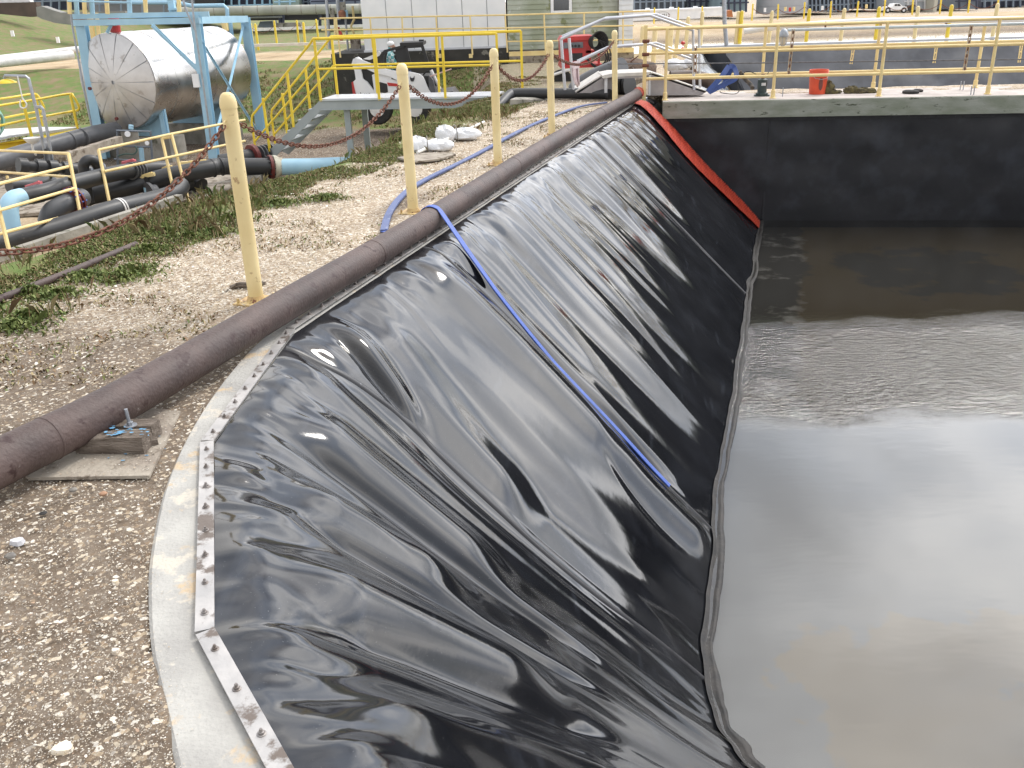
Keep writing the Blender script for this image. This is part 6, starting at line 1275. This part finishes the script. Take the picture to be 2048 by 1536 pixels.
# pipes around the ramp
one('large_hose', M_greypipe, lambda b: b.tube(smoothpath([W(1150,182,18.4), W(1175,163,18.2), W(1210,147,17.9), W(1245,134,17.6)], 5), .175, 20), 'thick grey-black pipe sloping up behind the farthest bollards', 'pipe', None, True)
fl_ = thing('black_flanges', 'black flanged fittings bundled under the ramp landing', 'fitting', W(1235, 170, 16.6))
for k in range(4): part(fl_, 'flange', M_blackpipe, lambda b: b.lathe(W(1234+k*7, 163+k*3, 16.9-k*.05), [(.1,0),(.21,.0),(.21,.05),(.1,.05)], 18, (.7,-.6,.1)), True)
part(fl_, 'pipe_wall', M_conc_pad, lambda b: b.tube([W(1240,180,16.8), W(1275,160,17.0), W(1285,157,17.2)], .07, 12), True)
one('black_pipe', M_blackpipe, lambda b: b.tube(smoothpath([W(990,222,15.6), W(1003,207,15.8), W(1018,192,16.1), W(1035,187,16.2), W(1130,187,16.1), W(1205,187,16.0), W(1222,191,15.9)], 6), .088, 18), 'black pipe with an elbow lying from the third bollard to the ramp', 'pipe', None, True)
one('brown_pipe', mat('dark_brown_pipe', (.10,.065,.05), (.05,.035,.03), 6, .5), lambda b: b.tube(smoothpath([W(1340,156,17.6), W(1375,155,17.6), W(1405,158,17.5), W(1428,168,17.4)], 5), .13, 16), 'dark brown pipe end behind the ramp', 'pipe', None, True)
one('kerb_block', M_conc_old, lambda b: b.prism([W(1018,220,15.3), W(1096,206,16.2), W(1096,199,16.2), W(1020,199,15.3)], (.1,.35,0)), 'mossy concrete block end beneath the black pipe elbow', 'concrete block')
one('kerb_block', M_conc_old, lambda b: b.prism([W(1098,208,16.2), W(1226,204,16.4), W(1226,199,16.4), W(1098,201,16.2)], (.1,.35,0)), 'broken concrete strip beneath the straight black pipe', 'concrete block')
# welding machine
wm = thing('welding_machine', 'red engine-driven welding machine with dials and coiled black leads', 'welding machine', W(1150, 178, 20)); YW = 20.2
part(wm, 'housing', M_red, lambda b: pb(b, 1122, 78, 1182, 130, YW, .8)); part(wm, 'top_cover', M_red, lambda b: plate(b, [(1119,82),(1124,74),(1186,71),(1188,80)], YW-.03, .86)); part(wm, 'control_panel', mat('panel_grey', (.16,.17,.19), (.12,.13,.14), 9, .5), lambda b: pb(b, 1127, 84, 1166, 97, YW-.03, .03))
for x in (1144, 1151, 1158): part(wm, 'dial', M_dark, lambda b: b.cyl(W(x,92,YW-.03), W(x,92,YW-.06), .028, 10))
part(wm, 'radiator_grille', M_dark, lambda b: pb(b, 1140, 106, 1165, 122, YW-.02, .02)); part(wm, 'trailer_frame', M_red, lambda b: (pb(b, 1122, 128, 1206, 137, YW-.1, 1.0), pb(b, 1172, 100, 1205, 106, YW, .5), pb(b, 1196, 106, 1200, 128, YW, .1)))
for x, Y in ((1121, YW-.1), (1190, YW+.9)): part(wm, 'tyre', M_rubber, lambda b: b.lathe(W(x,163,Y), [(.1,0),(.22,.01),(.24,.04),(.24,.12),(.22,.15),(.1,.16)], 20, (.3,1,0)), True)
part(wm, 'tow_bar', M_whited, lambda b: tp(b, [(1106,150,YW-.2),(1130,142,YW-.2),(1150,138,YW)], .03))
for k in range(7): part(wm, 'welding_lead', M_rubber, lambda b: b.tube([W(1188+10*math.cos(a)*(1+.1*k)+2*k, 84+(12+1.5*k)*math.sin(a), YW-.05-.03*k) for a in np.linspace(0, 2*math.pi, 16, endpoint=False)], .018, 6, closed=True), True)
for k in range(3): part(wm, 'hanging_lead', M_rubber, lambda b: b.tube(smoothpath([W(1196,80,YW-.2), W(1204+6*k,90,YW-.2), W(1212+4*k,120,YW-.2), W(1190+4*k,134,YW-.2), W(1172,112+3*k,YW-.2)], 6), .016, 6), True)
db = thing('mesh_debris', 'heap of brown netting and scrap beyond the ramp landing', 'debris', W(1250, 135, 19.5))
for k in range(16):
    x, y = 1240+rnd.random()*40, 122+rnd.random()*20; c = W(x, y, 19.6); part(db, 'scrap_rod', M_rust if k % 2 else M_wood, lambda b: b.tube([c, c+np.array([rnd.uniform(-.35,.35), rnd.uniform(-.3,.3), rnd.uniform(-.1,.2)])], .012, 5))
part(db, 'soil_heap', mat('brown_heap', (.17,.12,.09), (.09,.06,.045), 9, .95, bump=.6, bscale=20), lambda b: b.ell(W(1262, 142, 19.8), .55, .4, .25, 20, 10, .15), True)
dbl = thing('sandbag', 'white plastic bags piled beyond the ramp by the grey liner', 'sandbag', W(1350, 132, 20))
for x, y, s_ in ((1345,130,.16),(1362,131,.13),(1378,126,.12)): part(dbl, 'bag', M_bag, lambda b: b.ell(W(x, y, 20.2), s_*1.3, s_, s_*.8, 14, 8, .2), True)
for k, (x, y, Y) in enumerate([(1366,86,22),(1366,98,21.9)]): one('red_valve', M_red, lambda b: (b.lathe(W(x, y, Y), [(.02,-.03),(.05,-.02),(.05,.02),(.02,.04)], 10), b.cyl(W(x, y+6, Y), W(x, y, Y), .015, 6)), ['upper small red valve beyond the ramp rail', 'lower small red valve beyond the ramp rail'][k], 'valve')
for k, (xt, yt, xb, yb) in enumerate([(1285,51,1278,135),(1310,52,1305,140),(1343,47,1338,122),(1357,40,1349,112),(1376,33,1369,106),(1405,22,1400,98)]):
    fpost(xt, yt, xb, yb, -.05, M_boll, ['first', 'second', 'third', 'fourth', 'fifth', 'sixth'][k]+' cream bollard going back from the ramp beside the second pond', 'cream bollards beside the second pond', .06)
one('lamp_pole', M_galv, lambda b: b.tube([W(1447,-60,27.4), W(1449,40,27.4), W(1453,92,27.4)], .06, 8), 'grey steel pole standing beyond the second pond', 'pole', None, True)
# ------------------------------------------------------------------ second pond and the basin beyond
M_liner_g = liner_mat('weathered_grey_liner', (.040,.043,.052), .45, dustc=(.10,.11,.13), dust=.6)
p2 = thing('second_pond_liner', 'weathered dark grey liner of the second pond behind the walkway', 'pond liner', (8, 25, 0))
def sheet(b, a, c, d, e, n=40, m=8, am=.05, sd_=1):
    a, c, d, e = [np.array(v, float) for v in (a, c, d, e)]; vs = []
    for i in range(n+1):
        for j in range(m+1):
            u, v = i/n, j/m; p = (a*(1-u)+c*u)*(1-v)+(e*(1-u)+d*u)*v; p[2] += am*float(vnoise(i*.5, j*.4, sd_))*(0 < j < m); p[0] += am*float(vnoise(i*.45, j*.5+7, sd_))*(0 < j < m); vs.append(p)
    b.add(vs, [(i*(m+1)+j, (i+1)*(m+1)+j, (i+1)*(m+1)+j+1, i*(m+1)+j+1) for i in range(n) for j in range(m)])
e0, e1 = G(1448,96,.0), G(2048,78,.0); e2 = e0+(e1-e0)*2.2
part(p2, 'far_sheet', M_liner_g, lambda b: sheet(b, e0, e2, e2+np.array([-.3,-2.2,-2.3]), e0+np.array([.9,-2.0,-2.3]), 60, 10, .10, 3), True)
l0, l1 = np.array([3.45,16.9,0]), e0
part(p2, 'left_sheet', liner_mat('pale_grey_liner', (.10,.105,.11), .22, dustc=(.34,.35,.37), dust=.9), lambda b: sheet(b, G(1392,94,0), l0, l0+np.array([2.0,.2,-2.3]), e0+np.array([.9,-2.0,-2.3]), 50, 14, .12, 5), True)  # left sheet has a paler base colour than the far and corner sheets
part(p2, 'corner_sheet', M_liner_g, lambda b: b.add([G(1392,94,0), e0, e0+np.array([.9,-2.0,-2.3])], [(0,1,2)]))
part(p2, 'edge_bar', M_ltgrey, lambda b: b.beam(G(1392,93.5,.03), e2+np.array([0,0,.05]), .50, .07))
wq = MB(); wq.add([(2.6,16.3,-1.9),(26,14,-1.9),(28,28.2,-1.9),(5,31,-1.9)], [(0,1,2,3)]); o_ = wq.build('second_pond_water', M_water); tag(o_, kind='structure')
p3 = MB(); p3.add([(x_, y_, -.62) for x_, y_ in [(4.2,33.2),(9.5,31.7),(62,27.5),(80,48.5),(5.5,48.5)]], [(0,1,2,3,4)]); o_ = p3.build('far_basin_water', M_water); tag(o_, kind='structure')
for o in (bpy.data.objects['second_pond_water'], bpy.data.objects['far_basin_water']):
    if o.data.polygons[0].normal.z < 0: o.data.flip_normals()
o_ = one('far_basin_bed', mat('sky_pale_bed', (.62,.60,.55), (.50,.48,.43), .5, .9), lambda b: b.add([(x_, y_, -.70) for x_, y_ in [(4.2,33.2),(9.5,31.7),(62,27.5),(80,48.5),(5.5,48.5)]], [(0,1,2,3,4)]), None, None); tag(o_, kind='structure')  # bed coloured pale to stand in for sky reflected off the basin
for k, (xt, yt, xb, yb) in enumerate([(1544,21,1536,89),(1619,17,1611,87),(1689,16,1680,85),(1759,13,1750,84),(1837,12,1828,82),(1904,9,1893,80),(1996,6,1984,78),(1477,22,1470,92),(1484,21,1478,92)]):
    m_ = M_ybright if k in (1, 3, 5, 8) else M_boll
    fpost(xt, yt, xb, yb, .0, m_, ('bright yellow' if m_ is M_ybright else 'cream')+' bollard beyond the second pond, '+['right of the jar lamp', 'above the orange bucket', 'second to the right of the bucket', 'above the double post', 'left of the right-hand hanger', 'nearest the right-hand hanger', 'at the far right', 'left one beside the lamp pole', 'right one beside the lamp pole'][k], 'bollards on the far edge of the second pond', .06)
fp3 = []
for k, (xt, yt, xb, yb) in enumerate([(1309,15,1308,40),(1357,14,1356,38),(1405,12,1405,36),(1506,7,1504,34),(1557,8,1556,33),(1610,4,1608,31),(1663,2,1661,30),(1717,2,1714,29),(1771,-1,1768,27),(1827,-2,1825,25),(1883,-3,1880,23),(1940,-4,1937,21),(1998,-6,1995,19)]):
    fp3.append(fpost(xt, yt, xb, yb, -.08, M_ybright, 'small yellow bollard on the far berm, number '+['one','two','three','four','five','six','seven','eight','nine','ten','eleven','twelve','thirteen'][k]+' from the left', 'small yellow bollards on the far sand berm', .06))
for k in range(3, 12):
    a, c = fp3[k][1]-np.array([0,0,.3]), fp3[k+1][1]-np.array([0,0,.3]); one('chain', M_rust, lambda b: b.tube(sagline(a, c, .4, .02, 10), .02, 4), 'distant chain between bollards on the sand berm, span '+['one','two','three','four','five','six','seven','eight','nine'][k-3]+' from the left', 'chain', 'chains on the far sand berm')
# ------------------------------------------------------------------ pickup truck, white tank, distant plant
YTk = 150.0; tr = thing('pickup_truck', 'white four-door pickup truck parked beyond the berm', 'truck', W(1800, 24, YTk))
part(tr, 'body', M_white, lambda b: plate(b, [(1767,21),(1768,14),(1785,13),(1789,7),(1799,6.5),(1805,12),(1814,13.5),(1815,20)], YTk, 1.9))
for pts in ([(1789,12),(1790.5,8),(1794,8),(1794,12)], [(1795,12),(1795,8),(1799,8),(1802,12)]): part(tr, 'window', M_glass, lambda b: plate(b, pts, YTk-.04, .03))
for x in (1776, 1808):
    w_ = part(tr, 'wheel', M_rubber, lambda b: b.lathe(W(x, 20.5, YTk-.06), [(.2,0),(.42,.02),(.42,.24),(.2,.25)], 16, (0,1,0)), True); b = MB(); b.lathe(W(x, 20.5, YTk-.09), [(.2,0),(.21,.04)], 12, (0,1,0)); b.build('rim', M_ltgrey, w_)
part(tr, 'tool_rack', M_dark, lambda b: pb(b, 1815, 10, 1829, 22, YTk+.3, 1.2))
YF = 95.0; ft = thing('white_tank_trailer', 'long white storage tank with an oval red and grey emblem and roof hatches', 'tank', W(1350, 38, YF))
part(ft, 'body', M_white, lambda b: plate(b, [(1265,42),(1265,21.5),(1450,14),(1450,31),(1412,33),(1398,37)], YF, 2.6)); part(ft, 'top_rim', M_white, lambda b: plate(b, [(1263,24),(1263,21),(1452,13.5),(1452,17)], YF-.08, 2.8))
for x, y in ((1297,18.5),(1345,16.5),(1393,15)): part(ft, 'hatch', M_white, lambda b: plate(b, [(x-4,y+1.5),(x-2.5,y-2.6),(x+2.5,y-2.6),(x+4,y+1.5)], YF+.6, 1.0))
def arc_(b, cx, cy, rx, ry, a0, a1, w_=.5):
    n = 16; P = [(cx+rx*math.cos(a), cy-ry*math.sin(a)) for a in np.linspace(a0, a1, n)]; Q = [(cx+(rx-w_*1.6)*math.cos(a), cy-(ry-w_)*math.sin(a)) for a in np.linspace(a0, a1, n)]
    vs = [W(x, y, YF-.03) for x, y in P+Q]; b.add(vs, [(i, i+1, n+i+1, n+i) for i in range(n-1)])
M_lg = mat('emblem_grey', (.22,.22,.22), (.2,.2,.2), 3, .5)
part(ft, 'emblem_arc', M_lg, lambda b: arc_(b, 1326, 30, 14, 6.5, .5, 2.7)); part(ft, 'emblem_arc', M_lg, lambda b: arc_(b, 1326, 31, 14, 6.5, 3.6, 5.7)); part(ft, 'emblem_swoosh', M_redf, lambda b: arc_(b, 1326, 30.5, 14, 6.5, -.6, -.15, 1.2)); part(ft, 'emblem_swoosh', M_redf, lambda b: arc_(b, 1326, 30.5, 14, 6.5, .15, .6, 1.2))
part(ft, 'emblem_letters', M_lg, lambda b: [b.prism([W(x, 33, YF-.03), W(x+1.2, 33, YF-.03), W(x+1.2+dx, 27.5, YF-.03), W(x+dx, 27.5, YF-.03)], (0,.02,0)) for x, dx in ((1318,1.0),(1320.5,-1),(1324,0),(1328.3,0),(1324.8,3.0),(1332,0))])
one('orange_machine', mat('dull_orange', (.45,.16,.05), (.3,.1,.04), .8, .6), lambda b: (plate(b, [(1456,34),(1456,21),(1464,20),(1466,34)], 96, 1.5)), 'small orange machine right of the long white tank', 'machine')
def unit(label, cat, px0, py0, px1, py1, Y, dep, m, trim=None, n=0, name='plant_block', rows=2, below=6):
    t = thing(name, label, cat, W((px0+px1)/2, py1, Y)); part(t, 'wall', m, lambda b: pb(b, px0, py0, px1, py1+below, Y, dep))
    tm = trim or M_navy
    for k in range(n):
        x = px0+(px1-px0)*(k+.5)/n; part(t, 'column', tm, lambda b: tp(b, [(x, py0, Y-.6), (x, py1+below, Y-.6)], Y*.0011, 6))
    for j in range(rows if n else 0):
        y = py0+(py1-py0)*(j+.6)/rows; part(t, 'beam', tm, lambda b: tp(b, [(px0, y, Y-.6), (px1, y-(px1-px0)*.03, Y-.6)], Y*.0007, 5))
    return t
YI = 175
unit('dark plant structure behind the long white tank', 'plant', 1262, -40, 1372, 16, YI, 20, mat('slate_cladding', (.10,.12,.15), (.05,.06,.08), .15, .6), M_bluegrey, 9)
unit('teal-grey plant structure right of the long white tank', 'plant', 1374, -40, 1440, 14, YI+4, 20, M_bluegrey, M_navy, 6)
unit('pale blue-grey plant building beside the lamp pole', 'plant', 1440, -40, 1498, 18, YI-6, 20, mat('pale_teal_cladding', (.30,.40,.44), (.20,.28,.32), .2, .6), M_navy, 5)
tkf = thing('storage_tank', 'large pale grey round storage tank in the distance', 'tank', W(1562, 22, 168)); c_ = W(1562, 26, 172); part(tkf, 'shell', mat('tank_grey', (.36,.37,.39), (.32,.33,.35), .2, .6), lambda b: b.lathe(c_, [(4.4,0),(4.4,12),(0,13)], 40), True)
for z in (1.2, 2.6, 4.0): part(tkf, 'hoop', mat('tank_seam', (.28,.29,.31), (.25,.26,.28), .2, .6), lambda b: b.lathe(c_+np.array([0,0,z]), [(4.4,-.03),(4.43,-.02),(4.43,.02),(4.4,.03)], 40), True)
unit('dark steel pipe rack right of the round tank', 'plant', 1612, -40, 1700, 17, YI, 20, mat('dark_rack', (.05,.06,.09), (.03,.035,.05), .2, .6), M_bluegrey, 11, rows=4)
unit('navy plant structure behind the pickup truck', 'plant', 1702, -40, 1806, 12, YI+10, 20, mat('dusky_rack', (.08,.09,.13), (.04,.05,.07), .2, .6), M_bluegrey, 12, rows=4)
unit('pale white plant building right of the pickup truck', 'plant', 1808, -40, 1858, 14, YI-4, 20, mat('pale_cladding', (.52,.56,.60), (.44,.48,.52), .2, .6), M_ltgrey, 3)
unit('cream silo block between dark racks', 'plant', 1866, -40, 1882, 18, YI-8, 10, mat('cream_cladding', (.48,.46,.38), (.4,.38,.32), .2, .6), M_ltgrey, 0)
unit('dark rack right of the cream block', 'plant', 1884, -40, 1910, 14, YI, 20, M_navy, M_bluegrey, 4)
unit('blue-grey plant building near the right edge', 'plant', 1910, -40, 1962, 13, YI-6, 20, mat('mid_cladding', (.22,.26,.31), (.17,.20,.25), .2, .6), M_navy, 3)
unit('dark plant structure at the right edge', 'plant', 1962, -40, 2090, 9, YI+6, 20, M_navy, M_bluegrey, 9, rows=3)
far_misc = [(1530,16,'white'),(1571,14,'cream'),(1580,15,'red'),(1588,14,'cream'),(1645,12,'white'),(1733,9,'cream')]
for k, (x, y, c_) in enumerate(far_misc): one('marker_stake', {'white': M_white, 'cream': M_cream, 'red': M_red}[c_], lambda b: tp(b, [(x, y, 140), (x-.3, y+8, 140)], .18, 6), ['white stake left of the round tank foot', 'cream stake at the round tank foot', 'red stake at the round tank foot', 'cream stake right of the red stake', 'white stake before the pipe rack', 'cream stake before the navy structure'][k], 'stake')
# left background
yL = 60
hw = thing('retaining_wall', 'dark brown block wall on top of the grass hill at the far left', 'wall', W(30, 22, yL)); M_bw = mat('dark_brown_wall', (.12,.085,.07), (.06,.045,.04), .8, .9)
part(hw, 'wall', M_bw, lambda b: plate(b, [(-60,22),(-60,7),(72,4),(76,32),(60,34)], yL, .6)); part(hw, 'coping', M_whited, lambda b: plate(b, [(-60,7),(-60,0),(30,-6),(58,-2),(60,4)], yL+.5, .5))
hw2 = thing('concrete_wall', 'pale draped concrete wall curving down from the brown wall behind the blue frame', 'wall', W(110, 45, yL-2)); part(hw2, 'wall', mat('pale_draped_concrete', (.30,.29,.27), (.20,.20,.19), 1.0, .9), lambda b: plate(b, [(74,33),(72,14),(82,12),(102,19),(122,25),(150,24),(250,22),(250,36),(160,50),(142,50),(110,46),(84,38)], yL-3, .8))
unit('dark navy plant shed behind the hill at the left', 'plant', 60, -50, 178, 17, 85, 15, M_navy, M_bluegrey, 7)
unit('pale grey plant block behind the blue frame', 'plant', 178, -50, 392, 24, 80, 12, mat('warm_grey_block', (.26,.26,.27), (.20,.20,.21), .3, .7), M_bluegrey, 5)
unit('black plant opening right of the pale grey block', 'plant', 392, -50, 424, 12, 79, 10, M_dark, M_navy, 0)
unit('light blue lattice structure above the big pipe', 'plant', 424, -50, 548, 18, 82, 10, M_navy, M_lblue, 8, rows=5)
unit('pale green clad tower above the big pipe', 'plant', 548, -50, 591, 18, 81, 6, mat('pale_green_cladding', (.40,.50,.44), (.33,.42,.37), .3, .7), M_lblue, 2)
unit('dark lattice gap between plant towers', 'plant', 591, -50, 622, 18, 83, 6, M_navy, M_bluegrey, 3)
unit('blue-grey clad plant wall left of the white building', 'plant', 622, -50, 740, 16, 80, 6, mat('dusk_blue_cladding', (.20,.24,.31), (.16,.19,.25), .3, .6), M_navy, 2)
bpipe = thing('big_insulated_pipe', 'long dirty grey insulated pipe crossing behind the tank', 'pipe', W(600, 28, 76)); M_ins = mat('dirty_insulation', (.42,.42,.37), (.28,.29,.25), .5, .6)
part(bpipe, 'pipe_wall', M_ins, lambda b: b.tube([W(355,24,76), W(735,17,76)], .36, 18), True)
for k in range(13): part(bpipe, 'joint_band', M_conc_old, lambda b: b.lathe(W(372+k*29, 23.7-k*.53, 76), [(.36,-.04),(.38,-.03),(.38,.03),(.36,.04)], 18, nrm(W(735,17,76)-W(355,24,76))), True)
dr = thing('dark_pipe_rack', 'dark sheltered pipe rack under the big insulated pipe', 'pipe rack', W(600, 44, 77)); part(dr, 'painted_shade', M_dark, lambda b: plate(b, [(490,41),(490,30),(735,25),(735,38),(640,40)], 77.5, .6)); part(dr, 'pipe', M_galv, lambda b: tp(b, [(490,30,76.3),(735,24.5,76.3)], .06)); part(dr, 'pipe', M_galv, lambda b: tp(b, [(492,35,76.3),(564,33.5,76.3)], .08))  # black plate stands in for the shade under the big pipe
for x in (560, 566, 640): part(dr, 'rack_leg', M_navy, lambda b: tp(b, [(x,30,76.9),(x,52,76.9)], .12))
one('concrete_barrier', M_conc_old, lambda b: plate(b, [(552,58),(552,46),(600,45),(604,56)], 76.5, .8), 'stained concrete barrier under the dark pipe rack', 'barrier')
one('equipment_heap', M_bluegrey, lambda b: (plate(b, [(515,55),(520,43),(545,42),(548,56)], 78, 1.5)), 'pale blue equipment heap left of the concrete barrier', 'equipment'); one('equipment_heap', M_navy, lambda b: (plate(b, [(655,50),(655,40),(738,37),(738,50)], 78, 1.0)), 'dark equipment skid behind the utility pole', 'equipment')
one('far_kerb', M_whited, lambda b: b.beam(W(490,60,74), W(760,50,77), .5, .2), 'pale kerb strip below the dark pipe rack', 'kerb')
